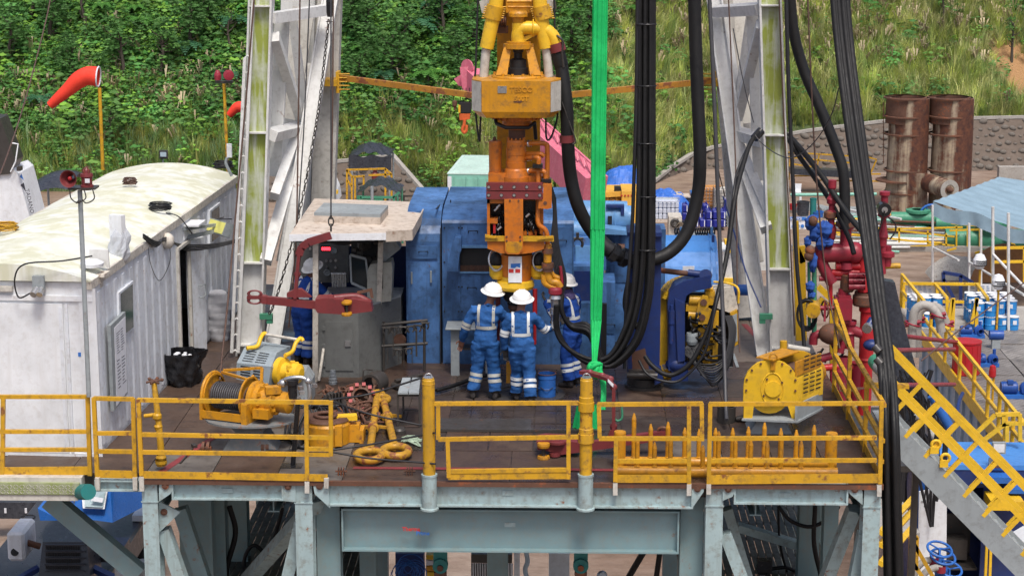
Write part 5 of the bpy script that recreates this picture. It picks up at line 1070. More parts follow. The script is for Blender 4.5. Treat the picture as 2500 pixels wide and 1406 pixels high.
for i,(lab,pts,mat,r)in enumerate((('black lead looping from the roof bracket down to the socket box',[W(225,625,1.2),W(150,637,.95),W(60,645,.95),W(36,680,.95),W(45,725,.98),W(70,718,.95),W(90,705,.98)],K['cable'],.012),('thin black lead drooping on the container side wall',[on_wall(358,575,.02),on_wall(362,640,.03),on_wall(385,685,.03),on_wall(410,640,.03),on_wall(410,600,.03)],K['cable'],.006),('black lead from the roof coil to the flood lamp',[roofp(405,520),on_wall(430,530,.05),on_wall(440,570,.2)],K['cable'],.01),('black lead running from the flood lamp towards the mast',[on_wall(490,530,.4),W(530,535,6.6),W(566,535,6.9)],K['cable'],.01))):
 mb=MB();mb.tube(spl(pts,6),r,5);one(mb,'lead',mat,lab,'cable')
ap=T('alarm_pole','tall grey pole with a dark red horn and beacon in front of the white container','alarm post',(W(216,965,.2).x,.2,0))
mb=MB();mb.cyl(W(217,968,.2),W(195,465,.2),.033,n=12);mb.build('pole',K['grey_steel'],ap);c=W(178,433,.18)
mb=MB();ax_=V((-.12,-1,.02)).normalized();mb.lathe(c,[(.02,.0),(.05,.03),(.08,.1),(.107,.17),(.118,.175),(.1,.14),(.05,.06)],20,ax=ax_);h_=mb.build('horn',K['red'],ap);MB().ball(c+ax_*.11,.032).build('horn_centre',K['red3'],h_)
mb=MB();s_=mpp(.2);plathe(213,.2,[(16,463),(16,452),(13,451),(14,432),(16,431),(15,424),(10,423),(9,415),(4,409),(0,408)],16,mb);b_=mb.build('beacon',K['red'],ap);mb=MB()
for i in range(6):a=i*PI/3;p=W(213,424,.2);mb.tube([p+V((math.cos(a)*.06,math.sin(a)*.06,0)),p+V((math.cos(a)*.065,math.sin(a)*.065,.06)),p+V((0,0,.1))],.005,4)
mb.build('beacon_cage',K['rusty'],b_);pxbox(207,219,437,447,.105,.01).build('beacon_label',K['paper'],b_)
mb=MB();pxbox(165,232,459,464,.1,.25,mb);
for a in((170,185),(226,205),(205,180)):ptube([(a[0],462,.1),(a[0]+4,485,.1),(a[1]+6,496,.12),(198,485,.2)],1.6,5,5,mb)
mb.build('bracket',K['dark_steel'],ap)
def windsock(label,px,py0,py1,Y,sock):
 p0,p1=W(px+4,py1,Y),W(px-4,py0,Y);t=T('windsock',label,'windsock',p0);MB().cyl(p0,p1,.035,n=10).build('pole',YL,t)
 l=[W(a,b_,Y)for a,b_,r in sock];rs=[r*mpp(Y)for a,b_,r in sock];mb=MB();mb.tube(spl(l,4),[rs[min(i//4,len(rs)-1)]*(1-(i%4)/4)+rs[min(i//4+1,len(rs)-1)]*((i%4)/4)for i in range(4*(len(l)-1)+1)],14,cap=False);s_=mb.build('sock',K['winsock'],t)
 d=(l[0]-l[1]).normalized();MB().ring(l[0],d,rs[0],.016,20,5).build('hoop',K['paper'],s_)
 mb=MB();mb.tube([p1,l[0]-V((0,0,rs[0]))],.015,6);mb.build('swivel',K['rusty'],t)
windsock('bright orange red windsock on a yellow pole behind the white container',247,215,415,11.5,[(240,188,24),(214,186,23),(190,198,21),(168,218,17),(140,242,13),(122,258,10)])
windsock('smaller orange red windsock half hidden behind the mast ladder',600,275,420,14,[(592,262,14),(580,262,13),(570,270,11),(559,282,8)])
ar=T('alarm_light','pair of dark red caged alarm lights on a yellow pole beside the mast','alarm light',W(556,420,11));MB().cyl(W(556,420,11),W(547,205,11),.03,n=10).build('pole',YL,ar)
mb=MB();plathe(532,11,[(0,196),(8,196),(9,185),(7,178),(4,172),(0,171)],12,mb);mb.build('beacon',K['red2'],ar);mb=MB();mb.lathe(W(556,184,10.9),[(.03,-.1),(.08,-.02),(.1,.06),(.1,.08),(.05,.09),(0,.09)],14,ax=(.4,-1,.1));mb.build('horn',K['red2'],ar);pxbox(525,568,198,204,11,.1).build('bracket',K['dark_steel'],ar)
fd=T('floodlight','square dark floodlight on a stand beyond the container roof','floodlight',W(398,420,12));pxbox(388,409,368,388,12,.08).build('body',K['dark_steel'],fd);pxbox(391,406,372,383,11.98,.015).build('lens',flat('pale_lens',(.4,.5,.55),.1),fd);pxbox(396,400,388,420,12.03,.03).build('stem',K['grey_steel'],fd)
fd2=T('floodlight','white floodlight fixed beside the mast above the coiled cables','floodlight',W(560,400,9));pxbox(553,566,352,385,9,.06).build('body',K['white'],fd2);ptube([(555,385,9),(552,400,9),(566,430,9)],4,6,4).build('arm',K['grey_steel'],fd2)
mb=MB();b_=G(450,938);mb.grid(lambda u,v:b_+V((0,0,.56*v))+V((math.cos(u*2*PI),math.sin(u*2*PI),0))*(.22+.08*math.sin(min(v*2.2,1.6)))*(1+.3*noise.noise(V((math.cos(u*2*PI)*2,math.sin(u*2*PI)*2,v*2.5)))+.14*noise.noise(V((math.cos(u*2*PI)*6,math.sin(u*2*PI)*6,v*8)))),48,18)
tb=T('rubbish_bag','full black plastic rubbish bag standing open by the container wall','bag',b_);mb.build('bag',K['blackplastic'],tb);mb=MB()
for i in range(5):mb.ball(b_+V((random.uniform(-.12,.12),random.uniform(-.12,.12),.50)),random.uniform(.03,.07),(1,.7,.5),7,5)
mb.build('rubbish',K['paper'],tb)
mb=MB();b2_=G(535,830);mb.grid(lambda u,v:b2_+V((0,0,.85*v))+V((math.cos(u*2*PI),math.sin(u*2*PI),0))*(.17+.05*math.sin(v*2.6))*(1+.05*math.sin(u*17+v*14)+.04*math.sin(v*41+u*6)),40,22);mb.ball(b2_+V((0,0,.84)),.17,(1,1,.4))
one(mb,'sack',paint('white_woven_sack',(.62,.62,.64),.8,.3,bump=.3),'tall white woven sack leaning beside the open container door','sack')
# === PEOPLE
def person(label,loc,rz,J,hat_tilt=(0,0),cloth='cloth',tape='reflect',hands=('skin','skin'),chest=True,hat=True,fold=0.):
 t=T('person',label,'person',loc,rz);t.scale=(1.035,)*3
 mb=MB()
 def et(l,n=14):
  vs=[]
  for p,rx,ry in l:
   for j in range(n):a=2*PI*j/n;vs.append(V(p)+V((rx*math.cos(a),ry*math.sin(a),0)))
  k=len(l);mb.add(vs,[(i*n+j,i*n+(j+1)%n,(i+1)*n+(j+1)%n,(i+1)*n+j)for i in range(k-1)for j in range(n)]);mb.add(vs[:n],[tuple(range(n))[::-1]]);mb.add(vs[-n:],[tuple(range(n))])
 H=V(J['hip']);C=V(J['chest']);N=V(J['neck']);D=V(J['head'])
 et([(H+V((0,0,-.13)),.11,.10),(H+V((0,0,-.05)),.18,.135),(H+V((0,0,.06)),.185,.135),(H.lerp(C,.45),.165,.115),(C,.195,.125),(C.lerp(N,.55),.18,.11),(C.lerp(N,.85),.11,.08),(N,.06,.06)])
 mb.tube([C.lerp(N,.7),N,D],[.085,.062,.062],10);mb.ball(D+V((0,.01,.05)),.1,(.84,1.02,1.18),14,10);mb.ball(D+V((0,.10,.03)),.022,n=6,m=5);mb.tube([D+V((-.02,.085,-.03)),D+V((.02,.085,-.03))],.02,6)
 for s in(-1,1):mb.ball(D+V((.085*s,0,.04)),.026,(.5,1,1.2),6,5)
 for s,(hip_o,kn,an,toe_)in(('L',J['legL']),('R',J['legR'])):
  a,k,n2,tt=V(H)+V(hip_o),V(kn),V(an),V(toe_)
  mb.tube([a+V((0,0,.03)),a.lerp(k,.4),k,k.lerp(n2,.35),n2+V((0,0,.05))],[.122,.115,.098,.1,.1],12);mb.tube([n2+V((0,0,.1)),n2],[.06,.055],10);mb.tube([n2+V((0,0,-.02))-(tt-n2)*.35,n2.lerp(tt,.5)+V((0,0,-.025)),tt+V((0,0,-.03))],[.045,.05,.04],10)
 for key in('armL','armR'):
  sh_,el,wr2=[V(q)for q in J[key]];mb.tube([sh_+(C-sh_)*.25,sh_,sh_.lerp(el,.5),el,el.lerp(wr2,.5),wr2],[.09,.085,.075,.068,.062,.048],12)
 me=mb.mesh('tmp');o=bpy.data.objects.new('tmp',me);COL.objects.link(o)
 r_=o.modifiers.new('r','REMESH');r_.mode='VOXEL';r_.voxel_size=.0135;s_=o.modifiers.new('s','SMOOTH');s_.factor=.6;s_.iterations=4
 dg=bpy.context.evaluated_depsgraph_get();dg.update();m2=bpy.data.meshes.new_from_object(o.evaluated_get(dg));bpy.data.objects.remove(o)
 m2.name='body';seed=V((loc[0]*7,loc[1]*3,0))
 nrm_=[v.normal.copy()for v in m2.vertices]
 for i,v in enumerate(m2.vertices):
  z=v.co.copy();a=noise.noise(V((z.x*9,z.y*9,z.z*14))+seed)*.016+noise.noise(V((z.x*22,z.y*22,z.z*40))+seed)*.005
  k=0 if(z-D).length<.17 or z.z<.1 else 1;v.co=z+nrm_[i]*a*k
 for m in(K[cloth],K['skin'],K['boot'],K[hands[0]],K[hands[1]]):m2.materials.append(m)
 wl2=[(V(J['armL'][2]),V(J['armL'][1])),(V(J['armR'][2]),V(J['armR'][1]))]
 for p in m2.polygons:
  c=p.center;p.use_smooth=True
  if(c-D).length<.15 or(c-N).length<.075 and c.z>N.z-.03:p.material_index=1
  elif min((c-V(J['legL'][2])).length,(c-V(J['legR'][2])).length,(c-V(J['legL'][3])).length,(c-V(J['legR'][3])).length)<.115 and c.z<min(V(J['legL'][2]).z,V(J['legR'][2]).z)+.09:p.material_index=2
 body=bpy.data.objects.new('body',m2);COL.objects.link(body);body.parent=t
 bvh=BVHTree.FromPolygons([v.co for v in m2.vertices],[tuple(p.vertices)for p in m2.polygons])
 def band(c,ax,wd,nm='tape',r=.28):
  f=frame(ax);mb=MB();vs=[];n=22
  for q in(-.5,.5):
   for j in range(n):
    a=2*PI*j/n;d=f.col[1]*math.cos(a)+f.col[2]*math.sin(a);o_=V(c)+f.col[0]*q*wd;hits=bvh.ray_cast(o_,d,r)
    vs.append((hits[0]if hits[0]else o_+d*.09)+d*.006)
  mb.add(vs,[(j,(j+1)%n,n+(j+1)%n,n+j)for j in range(n)],1);mb.build(nm,K[tape],body)
 def strip(pts,wdir,wd,frm):
  mb=MB();vs=[];wdir=V(wdir)
  for p in pts:
   for q in(-.5,.5):
    o_=V(p)+wdir*q*wd;h=bvh.ray_cast(o_-V(frm)*.6,V(frm),1.2);vs.append((h[0]-V(frm)*.006)if h[0]else o_)
  mb.add(vs,[(2*i,2*i+1,2*i+3,2*i+2)for i in range(len(pts)-1)],1);mb.build('tape',K[tape],body)
 for k in('legL','legR'):
  kn,an=V(J[k][1]),V(J[k][2]);d=(an-kn)
  for q in(.28,.48):band(kn+d*q,d,.05)
 for k in('armL','armR'):
  sh_,el,wr2=[V(q)for q in J[k]];d=(el-sh_)
  band(sh_+d*.78,d,.05,r=.13);band(sh_+d*.97,d,.04,r=.13)
 if chest:
  for fr in((0,1,0),(0,-1,0)):
   z0=C.z-.12
   for s in(-1,1):strip([(C.x+s*.115,C.y,z0+i*.045)for i in range(8)],(1,0,0),.042,fr)
   strip([(C.x-.155+i*.031,C.y,z0-.02)for i in range(11)],(0,0,1),.05,fr)
 mb=MB();mb.tube([N+V((-.07,-.02,-.03)),N+V((0,-.075,.0)),N+V((.07,-.02,-.03))],.022,6);mb.build('collar',K[cloth],body)
 for i,k in enumerate(('armL','armR')):
  el,wr2=V(J[k][1]),V(J[k][2]);d=(wr2-el).normalized();f=frame(d,J.get('palm'+k[3],(0,1,0)));hb2=MB();m_=Matrix((d,f.col[1],f.col[2])).transposed()
  hb2.cbox(wr2+d*.055,(.1,.085,.034),.012,m_)
  for q in range(4):
   o_=wr2+d*.1+f.col[1]*(-.03+.02*q);ln_=(.065,.075,.07,.055)[q];hb2.tube([o_-d*.02,o_+d*ln_*.5,o_+d*ln_*.85-f.col[2]*.022,o_+d*ln_*.95-f.col[2]*.045],[.0105,.010,.0095,.008],6)
  sg=1 if k=='armR' else-1;o_=wr2+d*.03-f.col[1]*.04*sg;hb2.tube([o_,o_-f.col[1]*.03*sg+d*.025,o_-f.col[1]*.035*sg+d*.055-f.col[2]*.015],[.014,.012,.009],6)
  hb2.build('glove' if hands[i]=='glove' else 'hand',K[hands[i]],body)
 if hat:
  hm_=Matrix.Rotation(R(hat_tilt[0]),3,'X')@Matrix.Rotation(R(hat_tilt[1]),3,'Y');hb3=MB();hc=D+hm_@V((0,.0,.085));ax=hm_@V((0,0,1))
  hb3.lathe(hc,[(.185,-.012),(.186,-.004),(.148,.012),(.142,.04),(.122,.085),(.085,.118),(.04,.134),(0,.137)],24,ax=ax);hb3.lathe(hc,[(.185,-.012),(.14,-.006),(0,.05)],24,ax=ax)
  for s in(-.035,0,.035):hb3.tube([hc+hm_@V((s,.10,.085)),hc+hm_@V((s,.05,.128)),hc+hm_@V((s,-.05,.128)),hc+hm_@V((s,-.11,.08))],.011,6)
  h=hb3.build('hard_hat',K['helmet'],body);mb=MB();mb.ring(hc+hm_@V((0,0,-.02)),ax,.1,.014,16,5);mb.ball(hc+hm_@V((0,-.105,-.03)),.022);mb.build('headband',K['black'],h)
 return t,body
sc1=1.0
w1=G(1185,974);w1.z=0
person('worker in blue coveralls with grimy grey tape and a bare left hand',w1,R(-8),dict(hip=(.0,.02,.92),chest=(.02,.04,1.27),neck=(.05,.06,1.48),head=(.09,.10,1.58),legL=((-.1,0,-.06),(-.13,.06,.49),(-.19,-.02,.08),(-.21,.16,.07)),legR=((.1,0,-.06),(.12,.05,.49),(.16,-.02,.08),(.19,.16,.07)),armL=((-.19,.03,1.38),(-.31,.02,1.10),(-.38,.12,.87)),armR=((.22,.05,1.38),(.33,.17,1.14),(.28,.42,1.08))),(8,10),tape='reflect_d',hands=('skin','glove'))
w2_=G(1274,984);w2_.z=0
person('worker in blue coveralls with bright white tape reaching right to the hose coupling',w2_,R(2),dict(hip=(.0,.0,.90),chest=(-.02,.02,1.22),neck=(-.02,.04,1.43),head=(.0,.08,1.52),legL=((-.09,0,-.06),(-.06,.12,.48),(-.08,.14,.08),(-.10,.32,.07)),legR=((.09,0,-.06),(.11,-.02,.48),(.13,-.16,.08),(.16,.02,.07)),armL=((-.20,.02,1.33),(-.27,.05,1.05),(-.25,.13,.80)),armR=((.18,.03,1.33),(.35,.12,1.10),(.58,.32,1.17))),(12,0),hands=('glove','glove'))
w3_=G(1398,944);w3_.z=0
t3,b3=person('worker in dark navy coveralls and patterned neck scarf standing behind the black hoses',w3_,R(62),dict(hip=(.0,.0,.93),chest=(.0,.05,1.26),neck=(0,.09,1.47),head=(0,.14,1.57),legL=((-.09,0,-.06),(-.1,.07,.49),(-.11,.0,.08),(-.12,.18,.07)),legR=((.09,0,-.06),(.1,.05,.49),(.12,.0,.08),(.13,.18,.07)),armL=((-.19,.06,1.37),(-.22,.24,1.16),(-.08,.44,1.33)),armR=((.19,.04,1.37),(.27,.10,1.10),(.20,.33,1.02))),(10,0),cloth='cloth_d',hands=('glove','glove'))
mb=MB();mb.lathe((0,.10,1.41),[(.13,0),(.12,.05),(.09,.1),(.085,.15)],14);mb.build('neck_scarf',paint('purple_scarf',(.05,.04,.14),.9,.5,dcol=(.25,.2,.25),sc=4),b3)
w4=G(742,888);w4.z=0
person('driller in royal blue coveralls leaning over the console under the cabin roof',w4,R(-38),dict(hip=(.0,-.02,.93),chest=(.0,.10,1.24),neck=(0,.19,1.43),head=(0,.27,1.50),legL=((-.09,0,-.06),(-.1,.04,.49),(-.11,-.02,.08),(-.12,.16,.07)),legR=((.09,0,-.06),(.1,.03,.49),(.12,-.04,.08),(.13,.14,.07)),armL=((-.19,.12,1.34),(-.30,.26,1.12),(-.2,.48,1.04)),armR=((.19,.12,1.34),(.30,.28,1.12),(.22,.52,1.06))),(24,0),cloth='cloth_d',hands=('skin','skin'))
mb=MB();p=G(1812,1030);mb.tube(spl([p+V((-.1,-.02,.05)),p+V((.02,.0,.06)),p+V((.14,.03,.08))],4),[.035,.045,.05,.052,.054,.056,.055,.055,.054],10);mb.tube([p+V((.12,.03,.1)),p+V((.22,.1,.14))],.055,10)
one(mb,'shoe',K['boot'],'dark work shoe lying on its side next to the guarded yellow winch','shoe')
# === RED TONGS
RD=K['red']
tg=T('rig_tong','dark red rig tong hanging level on a wire in front of the control console','tong',W(720,735,4.5));YG=4.5
mb=MB();l=W3([(808,575,YG),(790,580,YG),(752,592,YG),(736,604,YG),(730,622,YG),(726,670,YG),(722,712,YG),(721,728,YG)])
for a,b_ in zip(l[:-1],l[1:]):mb.beam(a,b_,.05,.12,up=None);mb.ball(b_,.055,(1,.5,1),8,6)
for a in(l[4],l[5],l[6]):mb.cyl(a+V((0,-.035,0)),a,.02,n=8)
pprism([(700,716),(722,706),(735,706),(760,726),(700,726)],YG-.05,.1,mb);mb.build('hanger',RD,tg)
mb=MB();mb.beam(W(640,731,YG),W(790,746,YG),.09,.12);pprism([(638,722),(650,724),(650,742),(638,742)],YG-.06,.12,mb);mb.build('lever',RD,tg)
mb=MB()
for cy in(717,734):c=W(622,cy,YG);mb.ring(c,(0,1,0),.1,.026,20,6,sc=(1,.5))
mb.beam(W(603,726,YG),W(640,726,YG),.06,.05);mb.build('end_loop',RD,tg)
mb=MB();pprism([(770,730),(800,728),(838,733),(842,768),(775,764),(768,752)],YG-.18,.3,mb);pprism([(836,736),(860,730),(905,738),(909,760),(860,766),(838,762)],YG-.08,.22,mb);ptube([(815,728,YG),(870,724,YG+.1),(900,738,YG+.1)],9,8,4,mb);mb.build('jaw',RD,tg)
for y in(738,766):plathe(846,YG-.14,[(0,y-4),(13,y-4),(14,y),(13,y+4),(0,y+4)],16).build('hinge_roller',AM,tg)
mb=MB();plathe(846,YG-.14,[(4,740),(4,768)],8,mb);mb.build('hinge_pin',K['dark_steel'],tg)
mb=MB();pprism([(868,722),(872,712),(908,704),(912,728),(905,728),(902,712),(876,718)],YG+.1,.03,mb);mb.build('hinge_handle',K['rusty'],tg)
tw=T('lifting_wire','wire rope with a hook holding up the left red tong','wire rope',W(808,550,YG));MB().cyl(W(808,-80,YG+.2),W(808,535,YG),.012,n=6).build('rope',K['wire'],tw);mb=MB();mb.ring(W(808,541,YG),(0,1,0),.05,.014,14,6,sc=(.8,1.3));mb.ring(W(808,556,YG),(1,0,0),.04,.014,14,6,sc=(.8,1.3));mb.cyl(W(808,526,YG),W(808,535,YG),.02,n=8);mb.build('hook',K['dark_steel'],tw)
tr_=T('rig_tong','dark red rig tong resting on the floor behind the right thick post','tong',G(1480,1100));YH=1.35
mb=MB();l=W3([(1420,907,YH+.6),(1440,910,YH+.5),(1470,918,YH+.3),(1490,926,YH+.1),(1498,945,YH),(1498,1040,YH),(1496,1068,YH)])
for a,b_ in zip(l[:-1],l[1:]):mb.beam(a,b_,.05,.11,up=(0,1,0));mb.ball(b_,.055,(1,.6,1),8,6)
mb.build('hanger',RD,tr_);pprism([(1484,925),(1498,938),(1497,946),(1484,932)],YH-.06,.02).build('white_scuff',K['paper'],tr_)
mb=MB();mb.beam(W(1410,1092,YH),W(1640,1058,YH),.1,.13);pprism([(1490,1050),(1505,1050),(1530,1075),(1480,1075)],YH-.05,.12,mb);mb.build('lever',RD,tr_)
mb=MB();pprism([(1310,1078),(1330,1074),(1370,1076),(1410,1080),(1415,1104),(1370,1110),(1335,1100),(1312,1098)],YH-.15,.35,mb);plathe(1360,YH-.1,[(0,1074),(24,1075),(24,1080),(0,1081)],14,mb);plathe(1355,YH-.12,[(0,1104),(14,1104),(14,1112),(0,1112)],14,mb);mb.build('jaw',RD,tr_)
for y in(1086,1117):plathe(1327,YH-.2,[(0,y-5),(15,y-5),(16,y),(15,y+5),(0,y+5)],16).build('hinge_roller',AM,tr_)
plathe(1327,YH-.2,[(5,1088),(5,1116)],8).build('hinge_pin',K['dark_steel'],tr_);MB().ring(W(1620,1055,YH),(.3,1,.3),.08,.025,16,6).build('end_ring',K['rusty'],tr_)
mb=MB();ptube([(1517,985,YH),(1519,1018,YH),(1512,1026,YH),(1505,1026,YH),(1500,1018,YH),(1500,990,YH)],3,6,4,mb);mb.build('green_handle',K['green'],tr_)
# === HOSES, SLING AND WIRES
def pthing(name,mat,label,cat,pts,rpx,n=8,k=6):return one(ptube(pts,rpx,n,k),name,mat,label,cat)
rh=T('rotary_hose','thick black rubber hose looping from the gooseneck down and up to the right','hose',W(1530,640,YT));PTS=[(1362,126,YT),(1371,165,YT),(1383,260,YT-.1),(1386,345,YT-.1),(1393,430,YT),(1412,505,YT),(1445,565,YT+.1),(1490,612,YT+.1),(1540,634,YT+.2),(1590,635,YT+.2),(1640,612,YT+.3),(1680,560,YT+.4),(1704,470,YT+.5),(1709,380,YT+.5),(1704,250,YT+.6),(1698,100,YT+.7),(1692,-150,YT+.8)]
ptube(PTS,16,14,6).build('hose',K['rubber'],rh)
for a,b_ in(((1362,130),(1370,160)),):MB().cyl(W(*a,YT),W(*b_,YT),17.5*mpp(YT),n=14).build('ferrule',K['rubber'],rh)
MB().cyl(W(1384,330,YT-.1),W(1385,348,YT-.1),18*mpp(YT),n=14).build('red_clamp',K['red'],rh)
hp_=[V(p)for p in spl(W3(PTS),6)]
for i in range(42,54,3):
 a,b_=hp_[i],hp_[i+2];mb=MB();mb.tube([a,a.lerp(b_,.1),a.lerp(b_,.9),b_],[.11,.15,.15,.11],8,sm=0);mb.build('bend_restrictor',K['blackplastic'],rh)
mb=MB();
for i in range(60):k=38+i/60*4;a=hp_[int(k)].lerp(hp_[int(k)+1],k%1);t=(hp_[int(k)+1]-hp_[int(k)]).normalized();f=frame(t);mb.v;mb.ring(a,t,.115,.012,10,4)
mb.build('rope_lashing',K['cable'],rh)
mb=MB();ptube([(1345,82,YT),(1366,92,YT-.1),(1374,105,YT-.1),(1372,130,YT-.1),(1376,165,YT-.1)],3,6,5,mb);ptube([(1372,250,YT-.2),(1390,300,YT-.2),(1405,345,YT-.2),(1398,352,YT-.2)],2,6,5,mb);mb.build('safety_chain',K['dark_steel'],rh)
sl=T('service_loop','bundle of black hoses and cables hanging straight down then looping left to the coupling','hose bundle',W(1575,640,4.2))
for i in range(9):
 x=1560+i*4.6;y_=4.15+.05*(i%3);dx=(i-4)*3
 ptube([(x+1,-120,y_+.2),(x,200,y_+.1),(x-1,450,y_),(x-6+dx*.2,640,y_),(x-22,760,y_),(x-52+dx*.5,850-i*2,y_),(1480+dx,895+i*3-18,y_),(1430+dx*.6,885+i*3.5-14,y_+.05),(1385+dx*.8,840+i*1.5,y_+.1),(1362+dx*.45,800,YT-.35),(1357+i*1.2,745,YT-.4)]if i<5 else[(x+1,-120,y_+.2),(x,200,y_+.1),(x,450,y_),(x-2,640,y_),(x-10,740,y_),(x-40,840,y_),(x-110,895,y_),(1440,860-i*8,y_),(1395,800-(i-5)*3,y_+.1),(1372,760,YT-.35),(1366+i,720,YT-.3)],(5.5,4.5,6,5,4.5,6,5,5.5,4.5)[i],9,5).build('hose',K['rubber'],sl)
ptube([(1556,0,4.2),(1553,250,4.2),(1543,560,4.2),(1530,720,4.2),(1526,830,4.3),(1525,900,4.3)],4.5,8,5).build('hose',K['cable'],sl)
ptube([(1536,690,4.4),(1528,740,4.3),(1540,780,4.3),(1560,800,4.3)],9,8,5).build('wrapped_joint',K['rubber'],sl)
for y in(60,210,350,480,610):
 mb=MB();mb.ring(W(1578,y,4.2),(0,0,1),.148,.012,20,5,sc=(1,.6));mb.build('hose_tie',K['blackplastic'],sl)
rs_=T('hose_bundle','wrapped black hose running from the blue column up over the right mast leg','hose bundle',W(1700,850,4.4))
ptube([(1575,870,4.6),(1590,890,4.5),(1620,912,4.4),(1650,912,4.4),(1690,880,4.4),(1730,800,4.5),(1752,720,4.6),(1775,620,5),(1795,480,5.5),(1815,400,6),(1832,350,6.4),(1856,318,6.8)],6,9,6).build('hose',K['rubber'],rs_);ptube([(1560,880,4.6),(1580,912,4.5),(1620,930,4.4),(1665,925,4.4),(1720,860,4.4),(1748,740,4.5),(1770,640,5),(1790,480,5.5),(1800,420,5.9),(1826,360,6.3),(1856,324,6.8)],3.5,8,6).build('hose',K['cable'],rs_)
ptube([(1920,330,7.4),(1935,342,7.4),(2000,420,6.6),(2060,510,6),(2100,560,5.6),(2130,590,5.4)],7,9,5).build('hose',K['rubber'],rs_);ptube([(1922,335,7.4),(1950,380,7.2),(2020,480,6.5),(2070,575,6),(2085,620,5.8)],6,9,5).build('hose',K['rubber'],rs_)
ptube([(1842,338,6.7),(1858,320,6.8)],11,10,0).build('tape_wrap',K['blackplastic'],rs_)
cbx=T('cable_bundle','heavy bundle of black cables hanging down outside the right corner of the floor','cable bundle',W(2160,900,1.5))
for i in range(6):
 o_=(0,12,23,34,6,28)[i];ptube([(2026+o_,-100,4.0),(2043+o_,100,3.6),(2068+o_,300,3),(2100+o_*.95,520,2.4),(2128+o_*.8,720,1.6),(2150+o_*.85,900,.8),(2158+o_*.9,1050,.3-.04*i),(2162+o_*.95,1250,.2-.04*i),(2166+o_,1450,.2-.04*i)],7.5 if i<4 else 6,9,5).build('cable',K['rubber'],cbx)
for a in((2142,845),(2146,875)):ptube([(a[0]-6,a[1],.9),(a[0]+6,a[1]+14,.85)],11,10,0).build('clamp',K['grey_steel']if 0 else K['dark_steel'],cbx)
pthing('hose',K['rubber'],'thick weathered hose curving down from the upper right to the red standpipe','hose',[(1925,-100,6.6),(1935,60,6.6),(1962,170,6.6),(2005,270,6.5),(2040,360,6.4),(2060,430,6.3),(2063,560,6.2)],13,12)
pthing('hose',K['cable'],'slim black hose hanging beside the right mast leg','hose',[(1918,-60,6.4),(1925,200,6.3),(1935,420,6.2),(1945,640,6),(1960,800,5.9),(1965,870,5.8)],5,7)
sg_=T('lifting_sling','bright green webbing sling hanging down and knotted round the right red tong hanger','sling',W(1453,900,2.6));YS=2.7
def sling(x0,y0,x1,y1,w0,w1,Y0,Y1):
 def f(u,v):
  c=W(x0+(x1-x0)*v,y0+(y1-y0)*v,Y0+(Y1-Y0)*v);hw=(w0+(w1-w0)*v)*mpp(Y0+(Y1-Y0)*v);a=u*2*PI;p=.014*math.sin(math.cos(a)*11+v*2)*(1 if math.sin(a)<0 else-1)
  return c+V((hw*math.cos(a),.035*math.sin(a)+p,0))
 mb=MB();mb.grid(f,48,14);return mb
sling(1467,-150,1459,560,18.5,18,YS+.3,YS).build('webbing',K['green_sling'],sg_);sling(1459,560,1455,780,18,14,YS,YS-.2).build('webbing',K['green_sling'],sg_);sling(1455,780,1451,890,14,6,YS-.2,YS-.5).build('webbing',K['green_sling'],sg_)
mb=MB();kc=W(1452,902,YS-.65)
for i in range(7):a=i*.9;mb.ring(kc+V((.02*math.cos(a),.02*math.sin(a),.01*i-.03)),(math.cos(a),math.sin(a),.8*math.sin(a*2)),.085,.035,16,7)
mb.ball(kc,.1);mb.build('knot',K['green_sling'],sg_)
mb=MB()
for i in range(6):ptube([(1458+i*2,905,YS-.7),(1466+i*2,925,YS-.9),(1470+i*1.5,960,YS-1.1),(1466+i*2,1000,YS-1.2)],3,6,5,mb)
mb.build('tail',K['green_sling'],sg_);mb=MB();c=G(1432,1045);mb.grid(lambda u,v:c+V(((.2-.06*v)*math.cos(u*6.283)*(1+.12*math.sin(u*31)),(.14-.04*v)*math.sin(u*6.283)*(1+.12*math.sin(u*27+1)),.34*v+.02*math.sin(u*25))),40,8);mb.ball(c+V((0,0,.32)),.13,(1,.8,.4));mb.build('heap',K['green_sling'],sg_)
